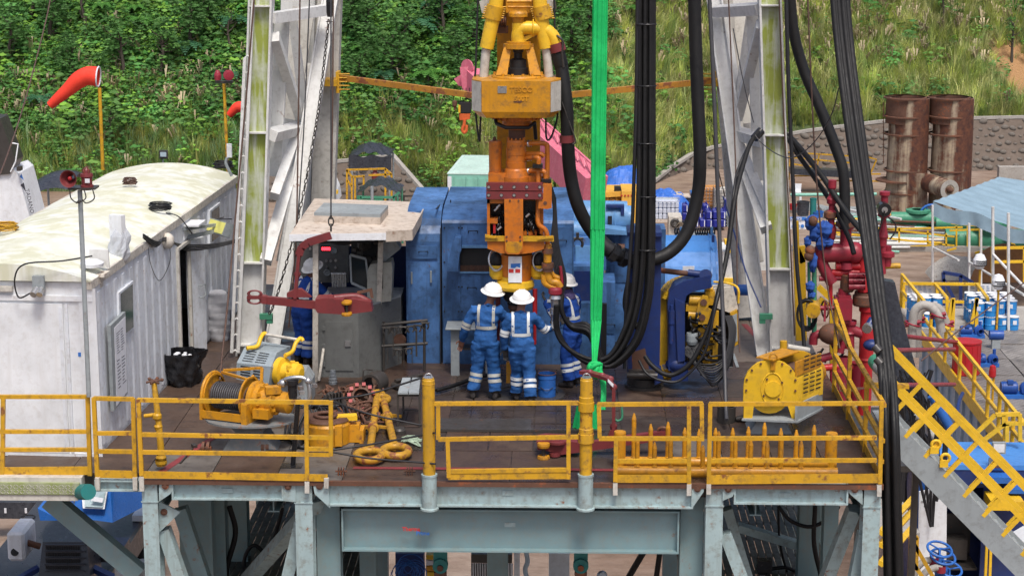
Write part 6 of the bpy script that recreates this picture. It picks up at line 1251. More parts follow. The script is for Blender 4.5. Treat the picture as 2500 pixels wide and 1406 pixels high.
WR=[('rusty wire rope running down past the container and the ladder',[(625,-60,6.3),(600,250,6.3),(572,560,6),(556,740,5.2),(540,890,3),(537,925,1.75)],2.2,'rope'),('rusty wire rope in front of the left mast lattice',[(733,-60,6),(728,320,6),(722,600,6),(705,800,6)],2,'rope'),('thin dark wire beside the left mast strut',[(758,-60,6.2),(745,250,6.2),(735,420,6.2),(715,700,6.2)],1.6,'wire'),('rusty wire rope hanging close to the left inner strut',[(814,-60,7.4),(812,250,7.4),(809,480,7.4)],1.8,'rope'),('rusty wire rope down the front of the right mast leg',[(1776,-60,6.4),(1790,250,6.2),(1798,480,5.8),(1800,700,5.4),(1806,860,5)],1.7,'rope'),('rusty wire along the outer flange of the right mast leg',[(1900,-60,6.7),(1912,250,6.7),(1925,500,6.7),(1940,820,6.6)],1.8,'rope'),('heavy twisted wire rope ending in the floor socket near the roughneck',[(1728,-80,4.4),(1742,200,4.2),(1756,560,4),(1766,800,3.6),(1772,985,2.9),(1774,1025,2.62)],5,'wire'),('thin rusty rope behind the twisted wire rope',[(1740,330,9),(1755,420,9.2),(1770,480,9.4)],1.5,'rope'),('dark blue tag line from behind the mast to the green clamp',[(1765,480,8.6),(1790,560,8),(1820,660,7.2),(1858,750,6.7)],2,'navy'),('grey cord drooping between the mast and the cable bundle',[(1843,330,6.5),(1860,350,6.4),(1900,378,6),(1940,384,5.4),(1990,345,4.4),(2030,280,3.6),(2048,215,3.3)],1.4,'wire'),('thin cord crossing the right mast lattice',[(1790,70,6.6),(1815,200,6.5),(1840,300,6.5)],1.3,'wire'),('slim rusty rope in front of the red manifold',[(1970,-50,5),(1985,300,5),(2000,520,5),(2020,700,5),(2050,850,4.5)],2,'rope'),('dark cable dropping from the top drive ear on the left',[(1168,-40,YT),(1162,150,YT),(1158,230,YT),(1166,320,YT),(1171,345,YT),(1172,320,YT),(1174,270,YT)],2.4,'cable'),('dark looped cable at the right of the top drive',[(1352,-40,YT),(1355,90,YT),(1362,262,YT),(1352,318,YT),(1340,342,YT),(1333,330,YT),(1333,275,YT)],2.4,'cable'),('black line tied from the left handrail end across to the left thick post, upper',[(808,985,0),(812,975,0),(900,962,.3),(1030,922,.3)],2.6,'cable'),('black line sagging from the handrail end to the foot of the stool',[(812,980,0),(900,1010,.2),(1030,1038,.1)],2.6,'cable'),('black line stretched low between handrail and the left thick post',[(812,1098,0),(900,1085,.05),(1030,1062,0),(1062,1056,-.1)],2.6,'cable'),('black line slanting to a knot on the left thick post',[(806,1102,0),(900,1118,.05),(1020,1128,-.05),(1064,1132,-.12)],2.6,'cable'),('steel guy wire slanting across the far left of the view',[(-40,520,3),(10,400,6),(60,250,10),(110,60,14),(130,-40,16)],2.2,'rope'),('black air hose lying across the floor towards the workers',[(1065,953,4.6),(1110,940,4.9),(1160,922,5.3),(1190,915,5.5)],5,'rubber'),('thin guy wire running over the mud tanks',[(2500,690,12),(2350,800,8),(2250,880,5.5)],1.6,'rope')]
for lab,pts,r,m in WR:pthing('wire_rope' if m in('rope','wire')else 'cable',K[m],lab,'rope' if m in('rope','wire','navy')else 'cable',pts,r,6,5)
ch=T('chain','rusty link chain hanging from a swivel down to the left mast clamp','chain',W(650,770,6.4));lk=MB();lk.ring((0,0,0),(0,1,0),.032,.011,10,5,sc=(.7,1.35));lme=lk.mesh('link');lme.materials.append(K['dark_steel'])
cl=spl(W3([(802,55,6.6),(795,120,6.5),(780,250,6.4),(762,360,6.3),(735,500,6.2),(700,640,6.2),(668,745,6.3),(652,772,6.5)]),20);acc=0;last=cl[0];k=0;links=[cl[0]]
for p in cl[1:]:
 if(p-links[-1]).length>=.068:links.append(p)
for i,p in enumerate(links[:-1]):
 o=bpy.data.objects.new('link',lme);COL.objects.link(o);o.parent=ch;o.location=p-V(ch.location);q=(links[i+1]-p).to_track_quat('Z','Y').to_matrix()@Matrix.Rotation(i%2*PI/2,3,'Z');o.rotation_euler=q.to_euler()
mb=MB();plathe(804,6.7,[(0,-5),(7,-5),(8,5),(8,30),(6,42),(0,42)],12,mb);mb.build('swivel',K['blackplastic'],ch);mb=MB();mb.cyl(W(796,52,6.65),W(812,52,6.65),.02,n=8);mb.build('pin',K['chrome'],ch)
fs=MB();c=G(1773,1030);fs.lathe(c,[(.14,-.0),(.14,.25),(.12,.25),(.12,.02),(0,.02)],18);one(fs,'floor_socket',K['dark_steel'],'short steel tube socket on the floor holding the twisted wire rope','socket')
# === LOOSE GEAR ON THE FLOOR
LKM=paint('rust_worn_link',(.44,.23,.015),.5,.8,rust=.42)
def elink(label,a,b_,ca):
 A_,B2=G(*a,.1),G(*b_,.14);t=T('elevator_link',label,'elevator link',A_);d=(B2-A_).normalized();L_=(B2-A_).length;sd_=V((-d.y,d.x,0)).normalized()
 mb=MB();mb.tube([A_+d*.18,A_+d*.4,B2-d*.2],[.062,.056,.056],12);mb.build('shank',LKM,t)
 m_=frame((0,0,1),d);mb=MB();n=24;vs=[]
 for c,rx,ry,r in((A_-d*.02,.18,.24,.06),):
  pts=[c+sd_*rx*math.cos(i/n*2*PI)+d*ry*math.sin(i/n*2*PI)for i in range(n+1)];mb.tube(pts,r,9,cap=False)
 mb.build('lower_eye',LKM,t);mb=MB();c=B2-d*.12;pts=[c+sd_*.085*math.cos(i/n*2*PI)+d*.15*math.sin(i/n*2*PI)+V((0,0,.0))for i in range(n+1)];mb.tube(pts,.045,9,cap=False);mb.build('upper_eye',LKM,t)
 p=A_+(B2-A_)*ca;mb=MB();mb.lathe(p-d*.07,[(.06,0),(.085,.01),(.085,.06),(.075,.07),(.075,.12),(.06,.13)],16,ax=d);mb.box(p+sd_*.12,(.12,.05,.05),.3);mb.box(p-sd_*.14,(.16,.04,.04),-.3);mb.build('collar',LKM,t)
elink('long yellow elevator link on the floor, left of the pair, larger eye towards the rail',(902,1110),(922,958),.42);elink('long yellow elevator link on the floor, right of the pair, crossing at the top',(966,1100),(934,968),.62)
st_=T('stool','small dark metal stool with a grey plank seat beside the elevator links','stool',G(1000,1005));a=[G(972,1045),G(1025,1045),G(1025,1010),G(985,1010)];h=.55
for p in a:MB().beam(p,p+V((0,0,h)),.03,.03,up=(0,1,0)).build('leg',K['dark_steel'],st_)
mb=MB();
for i in range(4):mb.beam(a[i]+V((0,0,h-.04)),a[(i+1)%4]+V((0,0,h-.04)),.03,.03);mb.beam(a[i]+V((0,0,.06)),a[(i+1)%4]+V((0,0,.06)),.02,.02)
mb.build('frame',K['dark_steel'],st_)
for k in(.25,.75):p=a[0].lerp(a[1],k);q=a[3].lerp(a[2],k);mb=MB();mb.beam(p+V((0,-.05,h)),q+V((0,.05,h)),.15,.025);mb.build('seat_plank',K['grey_steel'],st_)
tb2=T('work_table','small grey steel table left of the workers against the blue housing','table',G(1110,918));Yt=G(1110,918).y;z=W(1120,800,Yt).z;xa,xb=W(1088,800,Yt).x,W(1200,800,Yt).x
MB().cbox(((xa+xb)/2,Yt+.15,z),(xb-xa,.55,.03),.008).build('top',K['grey_steel'],tb2);mb=MB();x=W(1111,860,Yt).x;mb.bx(x-.07,x+.07,Yt,Yt+.09,0,z-.016);mb.build('leg',K['grey_steel'],tb2);mb=MB();mb.bx(xb-.1,xb-.02,Yt,Yt+.09,0,z-.016);mb.build('leg',K['grey_steel'],tb2);mb=MB();mb.bx(x,xb-.02,Yt+.1,Yt+.4,.42,.45);mb.build('shelf',K['dark_steel'],tb2)
bc=G(1335,968);bk_=T('bucket','open blue paint bucket standing at the right of the two workers','bucket',bc);mb=MB();mb.lathe(bc,[(.0,.004),(.13,.004),(.14,.02),(.14,.14),(.146,.15),(.14,.16),(.142,.3),(.148,.31),(.143,.37),(.15,.385),(.137,.38),(.132,.06),(0,.06)],24);mb.build('pail',K['blue_b'],bk_);MB().ring(bc+V((0,0,.385)),(0,0,1),.146,.008,24,5).build('rim',K['rusty'],bk_);MB().tube(spl([bc+V((-.1,-.11,.18)),bc+V((0,-.17,.14)),bc+V((.1,-.11,.18))],4),.006,5).build('handle',K['dark_steel'],bk_)
rk=T('shackle_rack','dark pipe rack hung with shackles and tools beside the cabin post','rack',G(985,900));Yr=6.0
for x in(937,1036):mb=MB();ptube([(x,785,Yr),(x,905,Yr)],3.5,8,0,mb);mb.build('post',K['dark_steel'],rk)
for y in((793,782),(845,838)):mb=MB();ptube([(932,y[0],Yr),(1044,y[1],Yr)],4,8,0,mb);mb.build('bar',K['dark_steel'],rk)
shm=MB();shm.ring((0,0,-.09),(0,1,0),.055,.015,14,6,R(-240+180),R(60+180));shm.cyl((-.075,0,-.035),(.075,0,-.035),.014,n=6);
shk=T('shackle','dark bow shackle hanging on the pipe rack','shackle',(0,0,0),0,'shackles hanging on the pipe rack');shm.build('bow',K['dark_steel'],shk);px_=[(943,792),(962,791),(985,790),(1003,788),(1020,786),(1038,780),(972,845),(998,842)]
for i,(a_,b_)in enumerate(px_):
 p=W(a_,b_+3,Yr-.05)
 if i:dup(shk,p,random.uniform(-.5,.5))
 else:shk.location=p
for x,y0,y1,w_ in((958,795,870,4),(972,850,885,2.5),(1014,800,870,5),(985,850,900,2),(1005,845,890,2),(945,850,890,2.5)):one(pxbox(x,x+w_,y0,y1,Yr-.03,.03),'hand_tool',K['dark_steel'],{958:'flat dark bar hanging at the left of the pipe rack',972:'short dark spanner on the lower bar of the rack',1014:'wide dark strap hanging at the right of the rack',985:'long thin hook hanging below the rack middle',1005:'thin rod hanging under the right half of the rack',945:'small spanner by the left post of the rack'}[x],'tool')
mb=MB();c=W(976,830,Yr+.12);mb.ring(c,(0,1,0),.09,.02,20,6);mb.cyl(c+V((0,-.02,0)),c+V((0,.02,0)),.08,n=18);one(mb,'pulley',K['rusty'],'round rusty sheave hanging behind the shackles of the pipe rack','pulley')
DS,RU=K['dark_steel'],K['rusty']
mb=MB();c=G(905,940,.16);mb.lathe(c,[(.13,0),(.17,0),(.18,.04),(.175,.3),(.13,.3),(.125,.02)],24,ax=V((.35,.9,.0)).normalized());mb.tube(spl([c+V((-.12,0,.1)),c+V((-.1,.0,.25)),c+V((.02,.1,.22))],4),.012,6);one(mb,'pipe_bushing',DS,'thick short steel bushing lying on its side below the cabin post','bushing')
sp_=T('slips','round set of slips with red blocks lying among dark tools','slips',G(882,975));c=G(882,972,.12);mb=MB();mb.lathe(c,[(.12,-.08),(.2,-.06),(.21,.06),(.15,.1),(.12,.1)],22,ax=(.1,-.8,.6));mb.build('body',RU,sp_);f=frame(V((.1,-.8,.6)).normalized())
for i in range(9):a=i*2*PI/11+.2;p=c+f.col[0]*.11+(f.col[1]*math.cos(a)+f.col[2]*math.sin(a))*.19;MB().box(p,(.05,.055,.055),f).build('red_block',paint('pink_red_block',(.4,.08,.08),.6,.3)if i==0 else bpy.data.materials['pink_red_block'],sp_)
ds2=T('slips','dark ribbed slips with long handles heaped left of the red block slips','slips',G(830,985));c=G(815,985,.15);mb=MB();mb.lathe(c,[(.1,-.15),(.2,-.12),(.17,.1),(.1,.12)],18,ax=(.5,-.2,.8));
for i in range(6):mb.box(c+V((-.12+.05*i,-.12,.06+.01*i)),(.02,.1,.22),.4)
mb.build('body',DS,ds2)
for l in([(835,975),(842,958),(852,956),(856,972)],[(850,985),(862,960),(872,985)],[(875,1000),(884,1015),(892,1030),(893,1036)],[(862,1005),(875,985),(910,980),(932,992)]):
 mb=MB();mb.tube(spl([G(*q,.1)for q in l],4),.022,7);mb.build('handle',RU,ds2)
mb=MB()
for i in range(70):
 x,y=random.uniform(790,915),random.uniform(950,1045);p=G(x,y,random.uniform(.02,.1));mb.tube(spl([p,p+V((random.uniform(-.12,.12),random.uniform(-.1,.1),.08)),p+V((random.uniform(-.2,.2),random.uniform(-.2,.2),0))],3),random.uniform(.012,.03),6)
one(mb,'tool_heap',RU,'tangled heap of rusty chain, links and tool handles behind the elevator links','heap',kind='stuff')
mb=MB();c=G(813,938);mb.lathe(c,[(.07,0),(.06,.03),(.075,.04),(.055,.08),(.07,.09),(.05,.13),(.06,.14),(.045,.18),(.05,.19),(.04,.24),(0,.24)],16);one(mb,'drill_bit',K['grey_steel'],'small ribbed cone shaped tool standing in front of the cabinet door','drill bit')
mb=MB();c=G(975,1058,.0);mb.lathe(c,[(0,0),(.1,0),(.1,.06),(.08,.09),(0,.09)],16);one(mb,'disc',DS,'small dark round cap on the floor by the right elevator link','cap')
mb=MB();mb.tube(spl([G(960,940,.06),G(985,945,.08),G(1000,930,.1),G(1015,922,.1)],4),.05,8);mb.tube([G(965,930,.05),G(1030,915,.05)],.03,8);one(mb,'crow_bar',DS,'dark curved tool lying on the floor in front of the shackle rack','tool')
mb=MB()
for i in range(30):mb.tube(spl([G(985+random.uniform(-6,6),1072+random.uniform(-6,6),.02),G(1005+random.uniform(-9,9),1070+random.uniform(-9,9),.05),G(1025+random.uniform(-6,6),1080+random.uniform(-10,10),.02)],3),.006,4)
one(mb,'frayed_rope',flat('pale_green_rope',(.3,.38,.28),.8),'frayed pale green rope end by the left thick post','rope')
el=T('pipe_elevator','rust topped yellow pipe elevator sitting behind the handrail end','elevator',G(800,1085));c=G(800,1080,.0);mb=MB();mb.lathe(c,[(.16,.0),(.33,.02),(.34,.3),(.3,.36),(.16,.36),(.15,.02)],22);mb.box(c+V((.36,.05,.15)),(.22,.2,.26));mb.box(c+V((.5,.1,.1)),(.06,.3,.2));mb.box(c+V((.2,-.3,.2)),(.1,.12,.3));mb.build('body',K['amber'],el);mb=MB();mb.lathe(c,[(.15,.37),(.2,.4),(.3,.4),(.33,.36)],22);mb.ring(c+V((-.02,-.02,.42)),(0,0,1),.15,.03,20,6);mb.build('worn_top',RU,el);mb=MB();mb.box(c+V((.28,.02,.38)),(.3,.16,.07),.2);mb.build('latch',K['yellow2'],el)
mb=MB();c=G(735,1060,.02)
for i in range(9):mb.tube(spl([c+V((.22*math.cos(t)*(1+.1*i%.3)+random.uniform(-.05,.05)+.06*i,.42*math.sin(t)+random.uniform(-.08,.08),.03+random.uniform(0,.06)+(.25 if math.sin(t)>.3 else 0)))for t in[j*PI/4 for j in range(9)]],4),.016,6)
one(mb,'hose_coil',K['cable'],'loose coils of thin black hose between the winch and the elevator','hose')
mb=MB();mb.tube(spl([G(640,1085,.03),G(700,1070,.05),G(740,1092,.04),G(770,1060,.03)],5),.03,7);mb.tube(spl([G(650,1100,.03),G(720,1095,.04),G(780,1030,.05),G(860,1010,.03)],5),.02,7);one(mb,'hose',K['cable'],'black hose trailing on the floor behind the lower left handrail','hose')
mb=MB();mb.tube([G(715,1137),W(728,975,.6)],.035,10);mb.box(G(712,1137,.012),(.3,.22,.02));one(mb,'drain_pipe',K['blackplastic'],'slanting black pipe rising from a floor plate behind the left handrail','pipe')
for i,(px,py,lab)in enumerate(((503,1090,'pair of steel rollers on the floor left of the drum winch pedestal'),(648,1090,'pair of steel rollers on the floor right of the drum winch pedestal'))):
 mb=MB();c=G(px,py,.07)
 for k in(-1,1):mb.lathe(c+V((k*.035,0,0)),[(0,-.02),(.075,-.02),(.075,.02),(0,.02)],14,ax=(1,0,0))
 mb.box(c+V((0,0,-.03)),(.16,.06,.06));one(mb,'roller',RU,lab,'roller')
vb=T('valve_post','yellow valve post with a star handle standing behind the left handrail','post',G(395,1125));mb=MB();mb.tube(W3([(395,1122,.45),(388,1040,.5),(376,935,.6)]),[.05,.045,.04],10);mb.build('pipe',YL,vb);mb=MB()
c=W(376,930,.6)
for i in range(3):a=i*PI/3+.3;mb.cyl(c-V((math.cos(a),math.sin(a),.1))*.11,c+V((math.cos(a),math.sin(a),.1))*.11,.017,n=6);mb.ball(c+V((math.cos(a),math.sin(a),.1))*.11,.026,n=6,m=5)
mb.build('star_handle',RU,vb);mb=MB();plathe(383,.5,[(9,1008),(12,1012),(12,1020),(8,1024)],10,mb);plathe(386,.5,[(8,1035),(11,1040),(8,1050)],10,mb);ptube([(352,1015,.5),(380,1012,.5)],5,8,0,mb);plathe(393,.46,[(15,1122),(15,1130),(12,1136),(0,1136)],8,mb);plathe(393,.46,[(11,1110),(14,1116),(11,1122)],8,mb);mb.build('collar',YL,vb)
mb=MB();mb.tube(spl([G(440,1130,.02),G(455,1112,.03),G(470,1095,.02)],4),.015,6);mb.box(G(474,1088,.03),(.06,.12,.05),.5);one(mb,'scraper',DS,'long handled scraper lying on the grey plates near the red line','tool')
tn=T('rubber_roll','roll of taped green and grey padding lying on the side handrail','roll',W(2155,910,2.0));p,q_=W(2140,885,2.2),W(2172,925,1.6);mb=MB();mb.cyl(p,q_,.11,n=16);mb.build('padding',paint('taped_padding',(.36,.36,.34),.7,.5),tn);mb=MB();mb.cyl(p.lerp(q_,-.1),p.lerp(q_,.25),.115,n=16);mb.build('green_tape',K['green'],tn);mb=MB();mb.cyl(q_,q_.lerp(p,-.12),.1,.05,16);mb.beam(W(2110,940,1.5),W(2218,942,1.5),.12,.06);mb.build('yellow_arm',YL,tn)
mb=MB()
for i in range(8):
 for s in(0,1):
  p=G(2040+i*5,955,.02);d=V((.05,.5,0))if s else V((.35,.25,0));mb.beam(p,p+d,.012,.012)
one(mb,'expanded_grate',RU,'rusty diamond mesh grate by the side handrail','grate')
# === RED STANDPIPE MANIFOLD
R2=K['red2'];YM=6.3;mf=T('standpipe_manifold','tall dark red standpipe manifold of valves and pipes outside the right railing','manifold',(5.8,YM,-1))
def ml(px,prof,nm,mat=R2,n=18,Y=YM):plathe(px,Y,prof,n).build(nm,mat,mf)
def mt_(pts,r,nm,mat=R2,n=12,k=5):ptube([(a,b_,(c[0]if c else YM))for a,b_,*c in pts],r,n,k).build(nm,mat,mf)
R3=K['red3']
ml(2109,[(17,1010),(17,880),(20,876),(18,872),(18,762),(22,758),(22,745)],'riser',R3);ml(2109,[(26,745),(28,741),(28,722),(24,718),(24,712)],'clamp_hub',RU);ml(2106,[(13,712),(13,628),(18,622),(18,608),(14,604),(14,598),(0,596)],'riser_top',R3);ml(2106,[(19,622),(19,606),(15,602)],'hammer_union',RU)
mt_([(2008,618),(2060,616),(2090,614)],24,'tee_body');MB().ball(W(2086,616,YM),26*mpp(YM)).build('tee_end',R2,mf);ml(2064,[(16,600),(14,590),(14,562),(18,558),(22,553),(22,545),(0,545)],'tee_neck');ml(2064,[(24,552),(24,542),(0,542)],'neck_flange',RU);ml(2066,[(15,640),(17,655),(12,660)],'tee_foot')
mt_([(2008,600),(2000,620),(2012,655),(2032,690)],15,'elbow');mt_([(2040,650),(2106,650)],10,'cross_pipe',R3,12,0);mt_([(2030,665),(2050,668),(2080,665),(2110,668)],9,'cross_pipe',R3);mt_([(2000,680),(2062,678)],7,'cross_pipe')
mb=MB();
for i in range(3):
 for j in(0,1):ptube([(2072+j*8,672+i*14,YM-.15),(2112,672+i*14,YM-.15)],8,10,0,mb)
mb.build('union_cluster',R2,mf);ml(2070,[(16,668),(18,672),(18,706),(14,712)],'union_nut',RU)
mt_([(2060,705),(2056,760),(2075,800),(2106,815)],13,'sloping_pipe');mb=MB();pxbox(2043,2080,732,782,YM-.2,.4,mb);pxbox(2048,2076,722,790,YM-.15,.3,mb);mb.build('gate_valve',R2,mf);mt_([(1984,752),(2045,752)],6,'valve_arm');MB().cyl(W(2015,735,YM),W(2013,785,YM-.1),.02,n=8).build('valve_spindle',R2,mf);MB().ring(W(2014,755,YM),(1,.3,0),.14,.015,18,6).build('handwheel',RU,mf)
mt_([(2060,785),(2058,830),(2050,860)],10,'drop_pipe');mt_([(2074,785),(2074,850)],12,'drop_pipe');ml(2074,[(18,782),(18,790),(14,794),(14,808),(17,812)],'flange');mt_([(1985,840),(1988,820),(2005,815),(2030,818),(2060,820)],11,'elbow');mb=MB();mb.ball(W(2030,815,YM-.1),.2,(1.1,.8,.9));mb.build('valve_body',RU,mf);mt_([(2010,800),(2040,835)],14,'valve_bonnet',R2,12,0)
mt_([(2000,898),(2050,895),(2090,895)],9,'lower_pipe',R3);mt_([(1990,880),(2030,868)],10,'lower_union',R2);ml(2055,[(20,985),(20,905),(14,895),(14,870)],'lower_riser');ml(2090,[(14,985),(14,890),(18,884)],'lower_riser');mt_([(2030,900),(2031,935)],5,'drain')
ml(2027,[(10,600),(8,590),(12,580),(14,560),(9,545),(8,530),(14,526),(14,516),(7,512),(7,500),(12,496),(13,486),(8,478),(8,462),(10,458),(10,440),(0,438)],'tall_riser');ml(2027,[(11,535),(16,530),(16,518),(11,514)],'riser_union',RU)
ml(2155,[(10,600),(10,585),(13,578),(10,565),(7,545),(7,532),(15,528),(15,520),(9,515),(9,480),(13,476),(13,468),(0,468)],'gauge_riser');ml(2155,[(8,668),(8,600)],'gauge_riser');mt_([(2158,662),(2109,664)],8,'cross_pipe',R2,12,0);ml(2166,[(10,650),(10,630),(17,626),(17,616),(9,612),(9,600),(0,598)],'small_riser')
mb=MB();p=W(2160,513,YM-.3);mb.cyl(p,p+V((0,.2,0)),.11,n=18);mb.build('pressure_gauge',K['blackplastic'],mf);MB().cyl(p+V((-.0,-.01,0)),p,.05,n=14).build('gauge_face',K['chrome'],mf);mb=MB();ptube([(2160,515,YM-.35),(2152,545,YM-.3),(2140,580,YM-.2)],2,6,4,mb);ptube([(2168,530,YM-.3),(2185,545,YM-.2),(2186,565,YM-.2),(2172,585,YM-.2)],2,6,4,mb);mb.build('gauge_hose',K['cable'],mf)
mt_([(2150,650),(2198,649)],7,'yellow_stub',YL,8,0);mt_([(1988,620),(1988,835)],6,'green_pipe',K['green'],10,0);mt_([(1975,640),(1976,800)],4,'green_pipe',K['green'],10,0);mt_([(2028,690),(2028,745)],5,'side_pipe',R3,10,0)
mt_([(2130,780,5.9),(2118,800,5.8)],10,'blue_nozzle',K['navy'],14,0);MB().cyl(W(2119,798,5.78),W(2116,803,5.7),.08,n=14).build('nozzle_rim',K['chrome'],mf);MB().ball(W(2128,842,5.8),.12,(1.2,1,.8)).build('blue_actuator',K['navy'],mf)
CW=paint('blue_cloth_wrap',(.015,.07,.30),.85,.2,bump=.5)
for x,y,r,s_ in((1978,545,13,1.2),(1985,535,12,.8),(2012,560,20,.9),(2005,590,14,1.3),(1990,568,14,1.4),(1972,590,9,1.4),(2020,592,15,.6),(1985,640,10,2.2),(1978,700,11,1.1),(1982,720,9,.9)):
 mb=MB();c=W(x,y,YM-.15);mb.grid(lambda u,v:c+V((math.sin(v*PI)*math.cos(u*6.283),math.sin(v*PI)*math.sin(u*6.283),s_*math.cos(v*PI)))*(r*mpp(YM)*(1+.16*math.sin(u*25+v*9)+.1*math.sin(v*23))),24,14);mb.build('cloth_wrap',CW,mf)
for x,y in((1985,540),(1978,612),(1975,625)):MB().ball(W(x,y,YM-.22),.08,(1,1,1.1)).build('exposed_valve',RU,mf)
mt_([(1966,610),(2000,612)],6,'valve_bar',R2,10,0);MB().cyl(W(1985,760,YM-.3),W(1985,744,YM+.1),.12,n=16).build('yellow_drum',YL,mf)
for x,y,l in((2000,900,40),(2060,860,30),(2010,850,35),(2040,830,30)):mt_([(x,y),(x-8,y+l*.5),(x+6,y+l)],3,'dark_hose',K['cable'],6,4)
mb=MB();c=W(1968,765,YM)
for i in range(6):mb.ring(c+V((0,-.03*i,0)),(.2,1,.1),.18+.012*(i%3),.014,18,5,sc=(.8,1.3))
mb.build('hose_coil',K['cable'],mf)
yfr=T('access_scaffold','yellow steel access frame half hidden between the mast leg and the manifold','frame',W(1950,800,7.6))
for a,b_ in(((1942,540),(1950,830)),((1958,600),(1962,830)),((1942,600),(1960,640)),((1998,700),(2030,730)),((2000,730),(2040,760)),((2032,760),(2034,980)),((2144,760),(2146,900))):mb=MB();mb.beam(W(*a,7.6),W(*b_,7.6),.1,.1,up=(0,1,0));mb.build('bar',K['yellow2'],yfr)
mb=MB();mb.bx(5.1,6.6,4.5,8,-1.2,-1.1);mb.bx(5.5,5.6,5,5.1,GZ,-1.2);mb.bx(6.4,6.5,5,5.1,GZ,-1.2);one(mb,'manifold_platform',K['dark_steel'],'dark steel platform under the red manifold beside the drilling floor','platform')
# === THE YARD BEHIND AND BESIDE THE RIG
def gthing(name,label,cat,px,py,group=None):p=G(px,py,GZ);return T(name,label,cat,p,None,group),p
def P(mb,nm,mat,par):return mb.build(nm,mat,par)
RS=paint('rusted_stack',(.42,.34,.24),.75,.55,dcol=(.08,.03,.025),rust=.72,rcol=(.075,.024,.018),sc=.28,streak=1.)
def stack_mat():
 m,t,b=node_mat('streaked_rusty_stack');q=NB(t);tc=q.n('ShaderNodeTexCoord').outputs['Object'];oi=q.n('ShaderNodeObjectInfo')
 st=q.noise(q.vmap(tc,(1.,1.,.09)),1.5,4,.55);f=q.noise(tc,3.5,6,.7);big=q.noise(tc,.8,4,.6)
 k=q.math('ADD',q.math('ADD',q.math('MULTIPLY',st,.62),q.math('MULTIPLY',f,.2)),q.math('MULTIPLY',big,.2))
 rust=q.mix(q.ramp(f,.35,.65),(.035,.012,.01),(.13,.045,.02));pale=q.mix(f,(.36,.24,.11),(.40,.37,.32))
 q.l(q.mix(q.ramp(k,.42,.52),pale,rust),b.inputs['Base Color']);b.inputs['Roughness'].default_value=.75;return m
RS=stack_mat()
# --- twin rusty stacks
Yk=74.5
for lab,px in(('tall rusty steel stack with a horizontal burner pipe, left of the pair',2210),('tall rusty steel stack, right one of the pair',2317)):
 t=T('rusty_stack',lab,'stack',W(px,508,Yk));plathe(px,Yk,[(49,515),(50,462),(49,458),(48,325),(47,240),(45,238)],28).build('shell',RS,t);plathe(px,Yk,[(45,238),(45,300)],28).build('inside',K['rusty'],t)
 for y in(238,283,326,414,468):plathe(px,Yk,[(48,y-2),(51.5,y-1),(51.5,y+2),(48,y+3)],28).build('band',K['rusty'],t)
 mb=MB();sx=-53 if px<2250 else 53;ptube([(px+sx,250,Yk),(px+sx,400,Yk)],1,4,0,mb)
 for y in range(255,400,14):ptube([(px+sx-4,y,Yk),(px+sx+2,y,Yk)],.8,4,0,mb)
 P(mb,'rung_ladder',K['rusty'],t)
 if px<2250:
  a,b_=W(2268,447,Yk-1.2),W(2318,464,Yk-3.2);MB().cyl(a,b_,23*mpp(Yk-2),n=22).build('burner_pipe',RS,t);d=(b_-a).normalized();mb=MB();mb.lathe(b_,[(.5,.0),(.5,.03),(.26,.03),(.26,-.3)],22,ax=d);P(mb,'burner_rim',K['concrete'],t);mb=MB();mb.lathe(b_,[(.2,-.1),(.14,.15),(.05,.3),(0,.3)],12,ax=d);P(mb,'burner_nozzle',K['rusty'],t)
  plathe(px-20,Yk,[(0,436),(52,438),(52,441),(0,443)],20).build('side_platform',K['rusty'],t);pxbox(2215,2262,424,510,Yk-1.06,.2).build('base_panel',RS,t)
  # --- pale blue awning on scaffold poles
aw_=T('awning','pale blue striped awning on scaffold poles above the right yard','awning',G(2277,690,GZ));ya=52.0
A1,A2,A3,A4=W(2278,492,ya),W(2440,432,ya+9),W(2700,470,ya+9),W(2560,580,ya-2)
mb=MB();mb.grid(lambda u,v:A1.lerp(A4,u).lerp(A2.lerp(A3,u),v)+V((0,0,.018*math.sin(v*60)-.2*math.sin(PI*u)*math.sin(PI*v))),20,60);P(mb,'sheet',K['awning'],aw_)
mb=MB();mb.grid(lambda u,v:A1.lerp(A4,u)+V((.05*math.sin(u*40)*v,-.02-.06*math.sin(u*30)*v,-.01-.55*v-.1*math.sin(u*12))),40,4);P(mb,'valance',K['awning'],aw_)
for px,y0,y1,yy in((2277,500,690,ya),(2366,545,720,ya-5),(2424,505,850,38),(2462,520,880,36),(2395,560,720,ya-2)):mb=MB();mb.cyl(W(px,y1,yy),W(px,y0,yy),.05,n=8);P(mb,'pole',K['chrome']if 0 else K['mast'],aw_)
for a,b_ in(((2280,605,ya),(2340,635,ya-4)),((2424,620,38),(2500,700,36)),((2366,640,ya-5),(2500,720,36))):mb=MB();mb.cyl(W(*a),W(*b_),.045,n=8);P(mb,'brace_pole',K['mast'],aw_)
